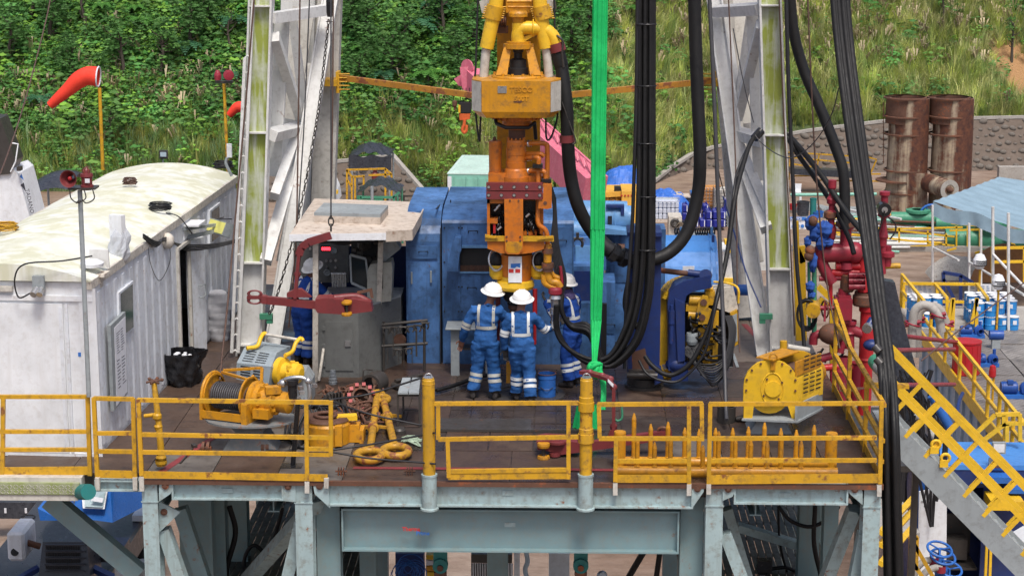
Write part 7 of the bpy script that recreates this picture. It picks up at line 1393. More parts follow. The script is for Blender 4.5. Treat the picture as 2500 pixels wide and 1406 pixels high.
# --- pipe yard, green pump sets and yellow walkway rails
plab=T('pipe_rack','long rack of grey, white and green pipes lying behind the yellow walkway','pipe rack',G(2200,590,GZ))
for i in range(64):
 y=random.uniform(530,614);x0=random.uniform(2010,2180);x1=x0+random.uniform(80,260);yy=G(2200,y+6,GZ).y;sl_=random.uniform(-2,14)
 lift=random.choice((0,0,4,9));ptube([(x0,y-6-lift,yy),(x1,y-6-lift+sl_,yy)],random.choice((1.6,2.2,3)),7,0).build('pipe',random.choice((K['mast'],K['grey_steel'],K['mint'],K['grey_steel'],K['yellow2'],K['rusty'])),plab)
yw=T('walkway_railing','yellow tubular walkway railing in front of the pipe rack','railing',G(2250,620,GZ));yy=63.0
for(a,b_)in(((1990,540),(2330,578)),((1990,562),(2330,600)),((2150,560),(2350,555)),((2180,606),(2300,596))):mb=MB();mb.beam(W(*a,yy),W(*b_,yy),.07,.07);P(mb,'rail',K['yellow2'],yw)
for x,y0,y1 in((2010,540,600),(2070,546,606),(2195,555,592),(2265,562,598),(2310,570,640),(2335,552,640),(2362,552,630),(2392,555,640)):mb=MB();mb.beam(W(x,y1,yy),W(x,y0,yy),.07,.07,up=(0,1,0));P(mb,'post',K['yellow2'],yw)
for(a,b_)in(((2322,545),(2395,552)),((2318,563),(2398,560)),((2312,612),(2335,606)),((2380,618),(2400,612))):mb=MB();mb.beam(W(*a,yy-1),W(*b_,yy-1),.08,.08);P(mb,'rail',K['yellow2'],yw)
MB().box(G(2180,612,GZ)+V((0,0,.12)),(14,.5,.24)).build('kerb',K['concrete'],yw)
for i,(px,py,lab)in enumerate(((2410,600,'green pump casing with flanged ports beneath the awning'),(2350,560,'low green machine behind the yellow walkway rails'),(2240,548,'flat green machine left of the blue flywheel'))):
 t,p=gthing('green_pump',lab,'pump',px,py+8);s_=1.2 if i==0 else .8;mb=MB();mb.lathe(p,[(.7*s_,0),(.7*s_,.15),(.5*s_,.2),(.5*s_,.9*s_),(.75*s_,.95*s_),(.75*s_,1.1*s_),(.3,1.12*s_)],18);P(mb,'casing',K['green'],t);mb=MB();mb.cyl(p+V((-1.6*s_,0,.45)),p+V((1.5*s_,-.3,.5)),.4*s_,n=14);mb.lathe(p+V((1.5*s_,-.3,.5)),[(.62*s_,-.1),(.62*s_,.06),(.3,.06)],16,ax=(1,-.1,0));P(mb,'barrel',K['green'],t)
 if i==0:mb=MB();mb.beam(p+V((.6,-.8,.9)),p+V((1.2,-.9,.1)),.12,.12);P(mb,'yellow_lever',K['yellow2'],t)
t,p=gthing('flywheel','blue spoked flywheel standing in the pipe yard','flywheel',2272,555);c=p+V((0,0,.55));mb=MB();mb.ring(c,(0,1,0),.55,.06,24,6);P(mb,'rim',K['blue_b'],t);mb=MB();
for k in range(3):a=k*PI/3;d=V((math.cos(a),0,math.sin(a)));mb.cyl(c-d*.52,c+d*.52,.03,n=6)
P(mb,'spokes',K['blue_b'],t)
for px,py,s_,mat,lab,nm in((2335,660,1.1,K['cream'],'pale tarpaulin covered heap with rods behind the blue frame','covered_heap'),(2465,660,1.7,paint('orange_tarp',(.38,.16,.05),.7,.3),'orange brown tarpaulin cover at the far right behind yellow rails','tarp_cover')):
 t,p=gthing(nm,lab,'cover',px,py+14);mb=MB();mb.grid(lambda u,v:p+V(((u-.5)*2.2*s_,(v-.5)*1.6*s_,.75*s_*(math.sin(PI*u)*math.sin(PI*v))**.45*(1+.12*math.sin(u*17+v*13)))),24,16);P(mb,'cover',mat,t)
yr2=T('platform_railing','yellow railing round the orange covered platform at far right','railing',G(2450,690,GZ))
for(a,b_)in(((2420,606),(2520,604)),((2420,640),(2520,638))):mb=MB();mb.beam(W(*a,48),W(*b_,48),.08,.1);P(mb,'rail',K['yellow2'],yr2)
for x in(2422,2460,2500):mb=MB();mb.beam(W(x,690,48),W(x,604,48),.08,.08,up=(0,1,0));P(mb,'post',K['yellow2'],yr2)
bf=T('blue_trestle','blue steel trestle frame standing behind the pail platform','frame',G(2335,765,GZ));yb=47.
for a,b_ in(((2302,665),(2345,672)),((2303,665),(2303,770)),((2345,672),(2345,770)),((2303,680),(2345,760)),((2372,690),(2372,770)),((2345,672),(2375,690))):mb=MB();mb.beam(W(*a,yb),W(*b_,yb+(.8 if a[0]>2350 else 0)),.12,.12,up=(0,1,0));P(mb,'bar',K['navy'],bf)
for px,py,Yl,lab in((2393,640,42,'white striped globe work lamp beside the blue trestle'),(2438,690,36,'white striped globe work lamp above the pails')):
 t=T('globe_lamp',lab,'lamp',W(px,py+60,Yl));plathe(px,Yl,[(0,py-22),(10,py-18),(16,py-6),(16,py+4),(9,py+16),(0,py+18)],16).build('globe',K['white'],t);mb=MB();
 for k in range(3):plathe(px,Yl,[(16.6,py-6+k*5),(16.6,py-3+k*5)],16,mb)
 P(mb,'stripe',K['black'],t);plathe(px,Yl,[(3,py+16),(3,py+120)],8).build('stem',YL,t)
 # --- mud tank platform
XT,YB0,YB1,ZT=12.1,20.9,36.2,-6.3
mt2=T('mud_tank','long pale blue mud tank with a grating deck on the right','tank',(13,33,GZ))
mb=MB();mb.bx(XT+.1,20,YB0,YB1,GZ,ZT-.14);P(mb,'tank_wall',paint('pale_blue_tank',(.33,.40,.48),.5,.35),mt2)
for i in range(14):y=YB0+.6+i*1.06;MB().bx(XT+.02,XT+.1,y,y+.16,GZ+.3,ZT-.2).build('wall_rib',paint('pale_blue_rib',(.36,.43,.5),.5,.35)if i==0 else bpy.data.materials['pale_blue_rib'],mt2)
GT=deck_mat('tank_grating',(.20,.18,.16),(.31,.29,.27),.2)
def grate_mat(m):
 t=m.node_tree;q=NB(t);b=t.nodes['Principled BSDF'];old=b.inputs['Base Color'].links[0].from_socket;tc=q.n('ShaderNodeTexCoord').outputs['Object']
 w_=q.n('ShaderNodeTexChecker');w_.inputs['Scale'].default_value=9;q.l(tc,w_.inputs['Vector']);q.l(q.mix(q.math('MULTIPLY',w_.outputs['Fac'],.35),old,(.03,.03,.03)),b.inputs['Base Color'])
grate_mat(GT)
for i in range(8):
 for j in range(4):a,c=XT+.0+j*2.05,YB0+i*1.9;MB().bx(a+.02,a+2.03,c+.02,c+1.88,ZT-.13,ZT-.02+random.uniform(0,.03)).build('deck_grating',GT,mt2)
mb=MB();mb.bx(XT-.05,XT+.02,YB0,YB1,ZT-.25,ZT+.12);P(mb,'edge_strip',K['yellow2'],mt2)
rl=T('tank_railing','yellow railing along the near edge of the mud tank deck','railing',(XT,33,ZT))
for z in(1.1,.58):MB().beam((XT,YB0,ZT+z),(XT,YB1+3.2,ZT+z),.085,.085).build('rail',K['yellow2'],rl)
for y in(YB0,22.6,23.4,24.2,25.6,27.4,29.4,31.6,34,36.2,39.4):MB().beam((XT,y,ZT-.1),(XT,y,ZT+1.14),.09,.09,up=(0,1,0)).build('post',K['yellow2'],rl)
pr=T('pail_platform','yellow railed platform holding the stacked blue pails','platform',(13.5,38,ZT));pp1=G(2215,800,ZT)
mb=MB();mb.bx(XT-.1,XT+6,36.2,39.6,ZT-.2,ZT);P(mb,'deck',K['concrete'],pr)
for a,b_ in(((2204,692),(2390,694)),((2204,732),(2240,735)),((2290,736),(2390,738))):mb=MB();mb.beam(W(*a,39.2),W(*b_,39.2),.09,.09);P(mb,'rail',K['yellow2'],pr)
for a in((2206,692,800),(2288,692,760),(2390,693,800)):mb=MB();mb.beam(W(a[0],a[2],39.2),W(a[0],a[1],39.2),.09,.09,up=(0,1,0));P(mb,'post',K['yellow2'],pr)
for a,b_ in(((2283,694,39.2),(2312,728,36.4)),((2288,738,39.2),(2312,768,36.4)),((2385,694,39.2),(2412,730,36.4)),((2312,728,36.4),(2312,815,36.4)),((2412,730,36.4),(2412,810,36.4))):mb=MB();mb.beam(W(*a),W(*b_),.09,.09,up=(1,0,0)if a[0]==b_[0]else None);P(mb,'rail',K['yellow2'],pr)
PB=K['blue_b'];PW=K['white'];
def make_pail():
 t=T('pail','blue steel pail with a white lid stacked on the platform','pail',(0,0,0),0,'blue pails stacked on the mud tank platform');mb=MB();mb.lathe((0,0,0),[(0,0),(.165,0),(.17,.02),(.17,.16),(.18,.17),(.18,.19),(.17,.2),(.17,.41),(.18,.42)],14);P(mb,'body',paint('pail_blue',(.02,.22,.56),.4,.2),t);mb=MB();mb.lathe((0,0,0),[(.18,.42),(.185,.44),(.16,.44),(.15,.43),(0,.43)],14);P(mb,'lid',PW,t);mb=MB();mb.box((0,-.17,.27),(.12,.02,.13));P(mb,'paper_label',K['paper'],t);return t
pail0=make_pail();first=True
for base,nx,ny,nz in((G(2222,800,ZT),3,3,2),(G(2375,808,ZT),4,5,2)):
 for k in range(nz):
  for i in range(nx):
   for j in range(ny):
    if k==nz-1 and random.random()<.15:continue
    p=base+V((.2+i*.37,j*.37+.2,k*.445));ks=1.0
    if first:pail0.location=p;first=False
    else:dup(pail0,p,random.uniform(-.6,.6),'blue steel pail with a white lid in the '+('left' if base.x<13 else 'right')+' stack, '+('top' if k else 'bottom')+' layer')
for px0,px1,y0,y1,lab in((2214,2282,692,726,'white printed notice sheet behind the left stack of pails'),(2368,2432,694,726,'white printed notice sheet behind the right stack of pails')):
 t=T('notice_sheet',lab,'notice',W((px0+px1)/2,y1,39.3));pxbox(px0,px1,y0,y1,39.3,.04).build('sheet',K['paper'],t);mb=MB()
 for i in range(5):
  for j in range(6):
   if random.random()<.75:x=px0+3+i*12.5;pxbox(x,x+random.uniform(5,10),y0+4+j*5,y0+6+j*5,39.29,.008,mb)
 P(mb,'printed_text',paint('faded_blue_ink',(.2,.28,.42),.7,0),t)
def pump(lab,px,py,sc,z=ZT):
 p=G(px,py,z);t=T('blue_pump',lab,'pump',p);mb=MB();mb.box(p+V((0,0,.05)),(1.5*sc,.8*sc,.1));mb.box(p+V((0,0,.13)),(1.3*sc,.1,.08));P(mb,'skid',PB,t);mb=MB();c=p+V((-.35*sc,0,.42*sc))
 mb.lathe(c,[(0,-.4*sc),(.26*sc,-.38*sc),(.28*sc,-.3*sc),(.28*sc,.3*sc),(.2*sc,.36*sc)],16,ax=(1,0,0))
 for i in range(9):mb.lathe(c,[(.3*sc,-.3*sc+i*.07*sc),(.3*sc,-.28*sc+i*.07*sc)],14,ax=(1,0,0))
 mb.box(c+V((0,-.1,.3*sc)),(.25*sc,.2*sc,.16*sc));P(mb,'motor',K['blue_b']if 0 else paint('motor_blue',(.015,.07,.3),.4,.2)if 'motor_blue' not in bpy.data.materials else bpy.data.materials['motor_blue'],t)
 mb=MB();c=p+V((.4*sc,0,.4*sc));mb.lathe(c,[(.12*sc,-.4*sc),(.14*sc,-.1*sc),(.3*sc,-.08*sc),(.33*sc,.06*sc),(.3*sc,.2*sc),(.14*sc,.22*sc),(.14*sc,.4*sc),(.2*sc,.4*sc),(.2*sc,.46*sc)],18,ax=(.2,-1,0));mb.cyl(c+V((.1*sc,0,.2*sc)),c+V((.1*sc,0,.6*sc)),.1*sc,n=12);P(mb,'volute',bpy.data.materials['motor_blue'],t)
pump('blue pump motor at the back beside the right pails',2372,822,.5);pump('blue pump motor in the middle of the mud tank deck',2405,892,.5);pump('blue pump on a blue skid at the right edge of the deck',2482,968,.62)
for px,py,lab in((2405,790,'small blue upright motor on the platform by the right pails'),(2430,850,'blue upright motor on a bracket by the yellow lamp pole')):
 t=T('upright_motor',lab,'motor',G(px,py,ZT));p=G(px,py,ZT);mb=MB();mb.cyl(p+V((-.2,0,.42)),p+V((.22,0,.42)),.15,n=14);P(mb,'motor',bpy.data.materials['motor_blue'],t);mb=MB();mb.box(p+V((0,0,.14)),(.25,.2,.28));P(mb,'stand',K['grey_steel'],t)
rtk=T('red_tank','round red tank standing on the mud tank deck behind the yellow railing','tank',G(2358,915,ZT));p=G(2358,910,ZT);mb=MB();mb.lathe(p,[(.40,0),(.40,.92),(.42,.93),(.42,.97),(0,.99)],26);P(mb,'shell',K['red3'],rtk);mb=MB()
for i in range(14):a=i*2*PI/14;mb.box(p+V((math.cos(a)*.402,math.sin(a)*.402,.45)),(.02,.03,.85),a)
P(mb,'rib',K['red3'],rtk)
for i,(a,b_)in enumerate((((2160,815,24),(2340,836,30)),((2190,855,17),(2330,852,28)),((2195,940,14),(2330,938,22)))):
 one(ptube([a,b_],6,10,0),'red_pipe',K['red2'],('upper red pipe crossing from the manifold towards the red tank','middle red pipe crossing behind the stair handrail','lower red pipe crossing behind the stair handrail')[i],'pipe')
for i,pts in enumerate(([(2225,870,30),(2228,790,30),(2236,755,30),(2262,745,30),(2290,770,30),(2298,810,30)],[(2240,870,31),(2240,780,31),(2255,752,31),(2290,752,31),(2310,790,31)])):
 t=T('suction_hose',('thick grey suction hose arching over the tank edge, nearer one','thick grey suction hose arching over the tank edge, farther one')[i],'hose',W(*pts[0]));ptube(pts,11,12,6).build('hose',K['concrete'],t);mb=MB();
 for k in(1,4):
  q0=W(*pts[k]);mb.cyl(q0+V((-.22,0,-.06)),q0+V((.22,0,.06)),.06,n=8);mb.ring(q0,(.3,0,1),.22,.03,14,5)
 P(mb,'hose_clamp',K['red2'],t)
t=T('beacon','small red beacon on a yellow post at the deck edge','beacon',G(2425,965,ZT));plathe(2424,27,[(0,890),(7,893),(9,905),(9,918),(5,922),(0,922)],12).build('lens',K['red3'],t);plathe(2426,27,[(3,920),(3,985)],8).build('post',YL,t)
yp=T('tank_gate','yellow folding gate panels standing upright by the pail platform','gate',G(2320,815,ZT))
for a,b_ in(((2312,812),(2325,730)),((2325,812),(2328,728)),((2372,790),(2386,728)),((2384,812),(2384,728))):mb=MB();mb.beam(W(*a,36),W(*b_,36),.11,.08,up=(0,1,0));P(mb,'bar',K['yellow2'],yp)
tg_=MB()
for i in range(60):x,y=random.uniform(2190,2290),random.uniform(900,1040);yy=random.uniform(17,24);tg_.tube(spl(W3([(x,y,yy),(x+random.uniform(-20,25),y+40,yy),(x+random.uniform(-20,30),y+90,yy),(x+random.uniform(-20,40),y+260,yy)]),3),random.uniform(.015,.05),5)
one(tg_,'cable_tangle',K['cable'],'mass of dark cables hanging in the gap between stairs and mud tank','cables',kind='stuff')
for pts,r,m,lab in(([(2275,965,18),(2300,1010,18),(2320,1045,18)],12,PB,'bright blue pipe slanting down beside the mud tank'),([(2240,1010,19),(2270,1050,19),(2290,1075,19)],13,K['mast'],'pale grey pipe slanting down beside the bright blue pipe'),([(2335,1040,22),(2340,985,23),(2350,960,24)],5,K['navy'],'slim dark blue pipe rising at the tank edge'),([(2190,790,30),(2170,850,24),(2150,900,18)],9,K['blackplastic'],'dark pipe behind the cable bundle')):one(ptube(pts,r,12,5),'slanting_pipe',m,lab,'pipe')
bs=MB();bs.prism(Ws([(2155,685),(2185,690),(2210,800),(2290,1100),(2170,1100)],24),(0,.4,0));one(bs,'dark_screen',K['blacktarp'],'tall dark panel behind the black cable bundle','panel')
# --- blue machinery house at lower right
bh=T('machine_house','blue machine house with light blue roof and open white door at lower right','building',(12,19,GZ));yh=18.9;xh=W(2238,1130,yh).x;z1=-5.5
mb=MB();mb.bx(xh,19,yh,20.8,z1-.12,z1);P(mb,'roof',K['sky_blue'],bh);dx0,dx1=W(2310,1200,yh).x,W(2402,1200,yh).x
for a,b_,y0,y1_,z0,z2 in((xh,dx0,yh+.02,yh+.1,GZ,z1-.12),(dx1,19,yh+.02,yh+.1,GZ,z1-.12),(dx0,dx1,yh+.02,yh+.1,W(2350,1190,yh).z,z1-.12),(xh,19,20.7,20.8,GZ,z1-.12),(xh,xh+.08,yh+.1,20.7,GZ,z1-.12)):mb=MB();mb.bx(a,b_,y0,y1_,z0,z2);P(mb,'wall',K['navy'],bh)
mb=MB();mb.bx(W(2228,1150,yh).x,W(2262,1150,yh).x,yh-.25,yh+.02,GZ,W(2240,1128,yh).z);P(mb,'corner_post',K['blue_d']if 0 else PB,bh)
mb=MB();mb.prism(Ws([(2244,1200),(2312,1186),(2310,1420),(2240,1420)],yh-.45),(0,.06,0));d_=P(mb,'open_door',K['white'],bh);mb=MB();mb.prism(Ws([(2250,1222),(2305,1210),(2305,1213),(2250,1225)],yh-.47),(0,.02,0));P(mb,'door_strap',K['grey_steel'],d_)
mb=MB();mb.bx(dx0,dx1,yh+1.2,yh+1.3,GZ+.9,GZ+1.9);mb.box(((dx0+dx1)/2,yh+.8,GZ+1.2),(.5,.4,.5));mb.bx(dx0,dx1,yh+.3,yh+1.3,GZ+.8,GZ+.86);P(mb,'workbench',K['dark_steel'],bh)
mb=MB();pxbox(2395,2480,1165,1180,yh-.4,.4,mb);pxbox(2460,2520,1195,1205,yh-.5,.5,mb);P(mb,'door_canopy',PB,bh)
lf=pxbox(2424,2455,1080,1108,yh-.2,.1).build('lamp_frame',K['grey_steel'],bh);pxbox(2427,2452,1084,1104,yh-.21,.02).build('lamp_lens',K['white'],lf);mb=MB();pxbox(2415,2450,1118,1142,yh-.05,.06,mb);P(mb,'wire_cage',K['grey_steel'],bh);pxbox(2416,2448,1135,1142,yh-.06,.05).build('socket_strip',K['rusty'],bh)
pxbox(2420,2500,1224,1246,yh-.9,.8).build('yellow_step',K['yellow2'],bh);pxbox(2425,2450,1295,1325,yh-.4,.3).build('green_box',K['green'],bh)
mb=MB();pprism([(2236,1148),(2248,1140),(2258,1165),(2252,1170),(2246,1158),(2240,1160)],yh-.4,.1,mb);P(mb,'hook_bracket',PB,bh)
for a,b_ in(((2410,1310),(2405,1420)),((2420,1300),(2416,1420))):mb=MB();mb.beam(W(*a,yh-.6),W(*b_,yh-.6),.06,.06,up=(0,1,0));P(mb,'yellow_post',K['yellow2'],bh)
fr2=T('loop_railing','small yellow hooped railing at the near end of the mud tank deck','railing',G(2440,1075,-5.5));yy=20.2
for l in([(2380,1060),(2430,1012),(2490,1010),(2490,1075)],[(2400,1075),(2455,1033),(2505,1033)],[(2458,1035),(2458,1078)],[(2450,1012),(2450,1040)]):
 for a,b_ in zip(l[:-1],l[1:]):mb=MB();mb.beam(W(*a,yy),W(*b_,yy),.09,.09,up=(0,1,0));P(mb,'bar',K['yellow2'],fr2)
vt=T('valve_cluster','cluster of blue gate valves with round blue handwheels at lower right','valves',W(2295,1420,14));yv=14.
for px,py in((2294,1340),(2302,1358),(2318,1388)):
 c=W(px,py,yv);mb=MB();mb.ring(c,(.15,-.35,1),.26,.028,24,6)
 for k in range(3):a=k*PI*2/3;f=frame((.15,-.35,1));mb.cyl(c,c+(f.col[1]*math.cos(a)+f.col[2]*math.sin(a))*.25,.018,n=6)
 mb.cyl(c,c+V((0,0,-.5)),.03,n=8);P(mb,'handwheel',PB,vt);plathe(px,yv,[(0,py+14),(9,py+16),(13,py+30),(16,py+44),(10,py+60),(14,py+90)],14).build('valve_body',PB,vt)
for l in([(2230,1420,14),(2236,1390,14),(2256,1370,14),(2284,1366,14)],[(2250,1420,13.8),(2258,1398,13.8),(2280,1386,13.8),(2300,1384,13.8)]):ptube(l,9,12,6).build('hose',K['concrete'],vt)
mb=MB();plathe(2282,14,[(13,1358),(13,1380)],12,mb);plathe(2298,13.8,[(12,1380),(12,1396)],12,mb);P(mb,'red_coupling',K['red2'],vt)
ls=T('lower_railing','yellow railing beside the blue valves at the bottom right','railing',W(2230,1420,12));
for a,b_ in(((2222,1310),(2285,1420)),((2224,1365),(2260,1420)),((2224,1310),(2220,1420)),((2238,1310),(2236,1390)),((2222,1310),(2240,1312))):mb=MB();mb.beam(W(*a,12),W(*b_,12),.08,.08,up=(0,1,0));P(mb,'bar',YL,ls)
for a,b_,lab in(((2150,1300,10),(2230,1215,14),0),((2150,1330,10),(2230,1245,14),1),((2150,1375,9),(2225,1290,13),2)):mb=MB();mb.beam(W(*a),W(*b_),.09,.12,up=(0,1,0));one(mb,'sloping_bar',K['yellow2'],('upper','middle','lowest')[lab]+' yellow sloping stair rail behind the black cable bundle','rail')
one(pxbox(2155,2245,1300,1312,15,3),'landing',K['concrete'],'pale concrete landing behind the black cable bundle','landing')
wst=T('white_steps','white tubular steps at the bottom right corner','steps',W(2480,1420,11));
for a,b_ in(((2422,1335),(2500,1420)),((2422,1335),(2470,1345)),((2450,1365),(2500,1325))):mb=MB();mb.cyl(W(*a,11),W(*b_,11),.045,n=8);P(mb,'tube',K['white'],wst)
for x in(2462,2475):mb=MB();mb.prism(Ws([(x,1350+x-2462),(x+60,1315+x-2462),(x+60,1328+x-2462),(x+4,1372+x-2462)],11),(0,.8,0));P(mb,'step',K['white'],wst)
# --- materials yard behind the drawworks
gc=T('shipping_container','mint green shipping container with corrugated doors behind the drawworks','container',W(1095,520,68.5)*1,R(-4));gc.location.z=GZ;
mb=MB();mb.bx(0,2.44,0,.1,0,2.6);P(mb,'door_end',K['mint'],gc);
for i in range(4):MB().bx(.12+i*.58,.6+i*.58,-.03,0,.2,2.4).build('door_panel',K['mint'],gc)
for i in range(4):MB().cyl((.3+i*.58,-.06,.1),(.3+i*.58,-.06,2.5),.025,n=6).build('lock_bar',K['mint'],gc)
mb=MB();mb.bx(-.06,2.5,-.02,6.1,2.6,2.64);P(mb,'roof',paint('pale_mint_roof',(.48,.62,.56),.6,.4,dcol=(.3,.3,.25)),gc)
for i in range(16):MB().bx(.1,2.34,.2+i*.37,.38+i*.37,2.64,2.67).build('roof_rib',bpy.data.materials['pale_mint_roof'],gc)
mb=MB();mb.bx(-.02,0,.1,6.06,0,2.6);mb.bx(2.44,2.46,.1,6.06,0,2.6);mb.bx(0,2.44,6.0,6.06,0,2.6);P(mb,'side_wall',K['mint'],gc);pxl=MB();pxl.bx(-.03,.16,-.05,-.03,0,2.5);P(pxl,'white_post',K['paper'],gc)
fn=T('wooden_fence','low dark rail fence left of the mint container','fence',G(1015,498,GZ));yy=75
for x in(985,1017,1050):mb=MB();mb.beam(W(x,500,yy),W(x,476,yy),.14,.14,up=(0,1,0));P(mb,'post',K['dark_steel'],fn)
mb=MB();mb.beam(W(960,480,yy),W(1056,477,yy),.08,.08);P(mb,'rail',K['dark_steel'],fn)
def canopy(lab,x0,x1,yt,ye,yb,Y,arch,frame_mat):
 t=T('canopy',lab,'canopy',W((x0+x1)/2,yb,Y));dx=W(x1,ye,Y).x-W(x0,ye,Y).x;o_=W(x0,ye,Y);h=W(x0,yt,Y+1.2).z-o_.z
 mb=MB();mb.grid(lambda u,v:o_+V((dx*u+.04*math.sin(v*20),2.6*v,h*(math.sin(PI*u)*.9 if arch else min(1,2.2*min(u,1-u)+.25)*min(1,.5+1.2*min(v,1-v)))+.05*math.sin(u*23+v*17))),26,14);s_=P(mb,'sheet',K['blacktarp'],t)
 if not arch:
  mb=MB();mb.grid(lambda u,v:o_+V((dx*u,-.02-.05*math.sin(u*22),.25*h-.75*v+.06*math.sin(u*14))),26,4);mb.grid(lambda u,v:o_+V((-.02,2.6*u,.25*h-.75*v)),8,3);P(mb,'skirt',K['blacktarp'],t)
 for x in(x0+8,x1-4):
  for dy in(0,2.4):mb=MB();a=W(x,yb,Y)+V((0,dy,0));mb.cyl(V((a.x,a.y,GZ)),V((a.x,a.y,o_.z)),.05,n=8);P(mb,'pole',frame_mat,t)
 return t
canopy('black tarpaulin canopy on thin poles above yellow rails, the farther one',852,955,350,388,470,72,False,K['grey_steel']);canopy('arched black shade over green frames, the nearer one in front',866,975,440,478,500,62,True,K['green'])
yc=T('platform_railing','yellow railed test platform under the far black canopy','railing',G(900,490,GZ))
for a,b_ in(((846,415),(940,412)),((846,415),(860,432)),((860,432),(890,430)),((900,428),(956,426)),((848,440),(858,455)),((940,412),(956,426))):mb=MB();mb.beam(W(*a,70),W(*b_,70),.09,.09);P(mb,'rail',YL,yc)
for x,y0,y1 in((847,415,490),(859,432,490),(888,430,460),(941,412,490),(956,426,480),(867,432,490)):mb=MB();mb.beam(W(x,y1,70),W(x,y0,70),.09,.09,up=(0,1,0));P(mb,'post',YL,yc)
t=T('wellhead','dark red wellhead valve with a handwheel under the far canopy','valve',W(916,440,71));plathe(916,71,[(8,445),(9,425),(5,420),(4,414)],12).build('body',K['red'],t);mb=MB();mb.ring(W(916,413,71),(0,.3,1),.2,.05,16,6);P(mb,'handwheel',K['navy'],t)
gfr=T('green_trestle','green steel trestle under the nearer black shade','frame',G(920,500,GZ))
for a,b_ in(((880,478),(880,510)),((962,478),(962,510)),((880,482),(962,482)),((962,480),(975,470)),((885,490),(935,488))):mb=MB();mb.beam(W(*a,61.5),W(*b_,61.5),.1,.1,up=(0,1,0));P(mb,'bar',K['green'],gfr)
pole_=one(ptube([(908,455,55),(909,505,55)],4,8,0),'vent_pipe',K['grey_steel'],'short grey vent pipe in front of the arched black shade','pipe')
wv=T('white_vehicle','white topped vehicle roof peeping out right of the rear mast column','vehicle',G(825,495,GZ));mb=MB();mb.prism(Ws([(804,496),(822,496),(818,470),(806,442)],58),(0,2,0));P(mb,'cab',K['white'],wv);pxbox(814,824,466,474,57.8,.3).build('lamp',K['yellow2'],wv)
pk=T('crane_boom','faded pink telescopic crane boom sloping down behind the top drive','crane',G(1450,500,GZ));PK=K['pink']
a,b_=W(1452,468,52),W(1150,190,62);d=(b_-a).normalized();m_=frame(d);n_=m_.col[2]
for i,(k0,k1,w_)in enumerate(((0,.45,1.25),(.44,.8,1.05),(.79,1.,.85))):mb=MB();mb.beam(a.lerp(b_,k0),a.lerp(b_,k1),w_*.8,w_);P(mb,'boom_section',PK,pk)
mb=MB()
for i in range(16):k=i/16;p0=a.lerp(b_,k*.8)+n_*.95;p1=a.lerp(b_,(k+1/16)*.8)+n_*.95;mb.beam(p0,p1,.06,.06);mb.beam(p0+V((0,-.3,-.35)),p1,.05,.05);mb.beam(p1+V((0,-.3,-.35)),p1,.05,.05)
P(mb,'lattice',PK,pk);mb=MB();h=W(1135,190,62)
for i in range(7):mb.cyl(h+V((.1+i*.02,-.35+i*.1,.5-i*.12)),h+V((.14+i*.02,-.30+i*.1,.5-i*.12)),.34,n=14)
mb.prism([h+V((-.2,-.4,.5)),h+V((.45,-.4,.5)),h+V((.5,-.4,-.6)),h+V((-.1,-.4,-.5))],(0,.1,0));mb.prism([h+V((-.5,.3,-.1)),h+V((.45,.3,.5)),h+V((.5,.3,-.6)),h+V((-.3,.3,-.4))],(0,.1,0));P(mb,'boom_head',K['red2']if 0 else PK,pk)
hk=T('crane_hook','black and orange crane hook block hanging under the pink boom head','crane hook',W(1130,325,61));pxbox(1121,1150,252,276,61,.5).build('block',K['black'],hk);pxbox(1119,1124,258,276,60.9,.3).build('striped_cheek',K['yellow2'],hk);mb=MB();pprism([(1120,278),(1148,278),(1147,292),(1122,294)],61,.3,mb);P(mb,'crosshead',paint('hook_orange',(.6,.12,.03),.4,.2),hk)
mb=MB();ptube([(1134,292,61),(1133,305,61),(1129,316,61),(1132,324,61),(1138,320,61),(1139,306,61)],4,8,5,mb);P(mb,'hook',bpy.data.materials['hook_orange'],hk);mb=MB()
for x in(1124,1130,1138,1146):ptube([(x,215,61.2),(x,254,61.2)],.9,4,0,mb)
ptube([(1108,215,61.2),(1108,246,61.2)],.9,4,0,mb);P(mb,'falls',K['cable'],hk);plathe(1110,61.2,[(0,244),(6,248),(6,258),(3,262),(3,270)],10).build('ball_weight',K['rusty'],hk)
yv_=T('yellow_crane','yellow mobile crane carrier partly hidden behind the drawworks','crane vehicle',G(1450,535,GZ));YC2=55.;YQ=paint('crane_yellow',(.72,.40,.06),.4,.25)
pxbox(1518,1556,468,560,YC2-1,2).build('counterweight',YQ,yv_);mb=MB();pxbox(1410,1520,470,540,YC2,2,mb);P(mb,'body',YQ,yv_);pprism([(1410,490),(1440,470),(1520,468),(1518,480),(1445,484),(1412,500)],YC2-.4,.4).build('boom_foot',YQ,yv_);pprism([(1362,500),(1364,466),(1372,462),(1410,464),(1412,500)],YC2-.5,1.6).build('cab',YQ,yv_);pxbox(1378,1392,474,494,YC2-.53,.04).build('window',K['glass'],yv_);pxbox(1362,1368,474,494,YC2-.53,.04).build('window',K['glass'],yv_)
pxbox(1500,1516,458,468,YC2-.3,.5).build('exhaust_box',K['black'],yv_);mb=MB()
for i in range(30):mb.box(W(random.uniform(1465,1512),random.uniform(480,510),YC2-.2),(random.uniform(.1,.3),.2,random.uniform(.1,.3)),random.random())
P(mb,'machinery',paint('oily_yellow',(.4,.22,.05),.5,.7),yv_)
mb=MB()
for x in range(1516,1546,8):pxbox(x,x+4,476,480,YC2-1.03,.02,mb)
P(mb,'red_reflector',K['red3'],yv_)
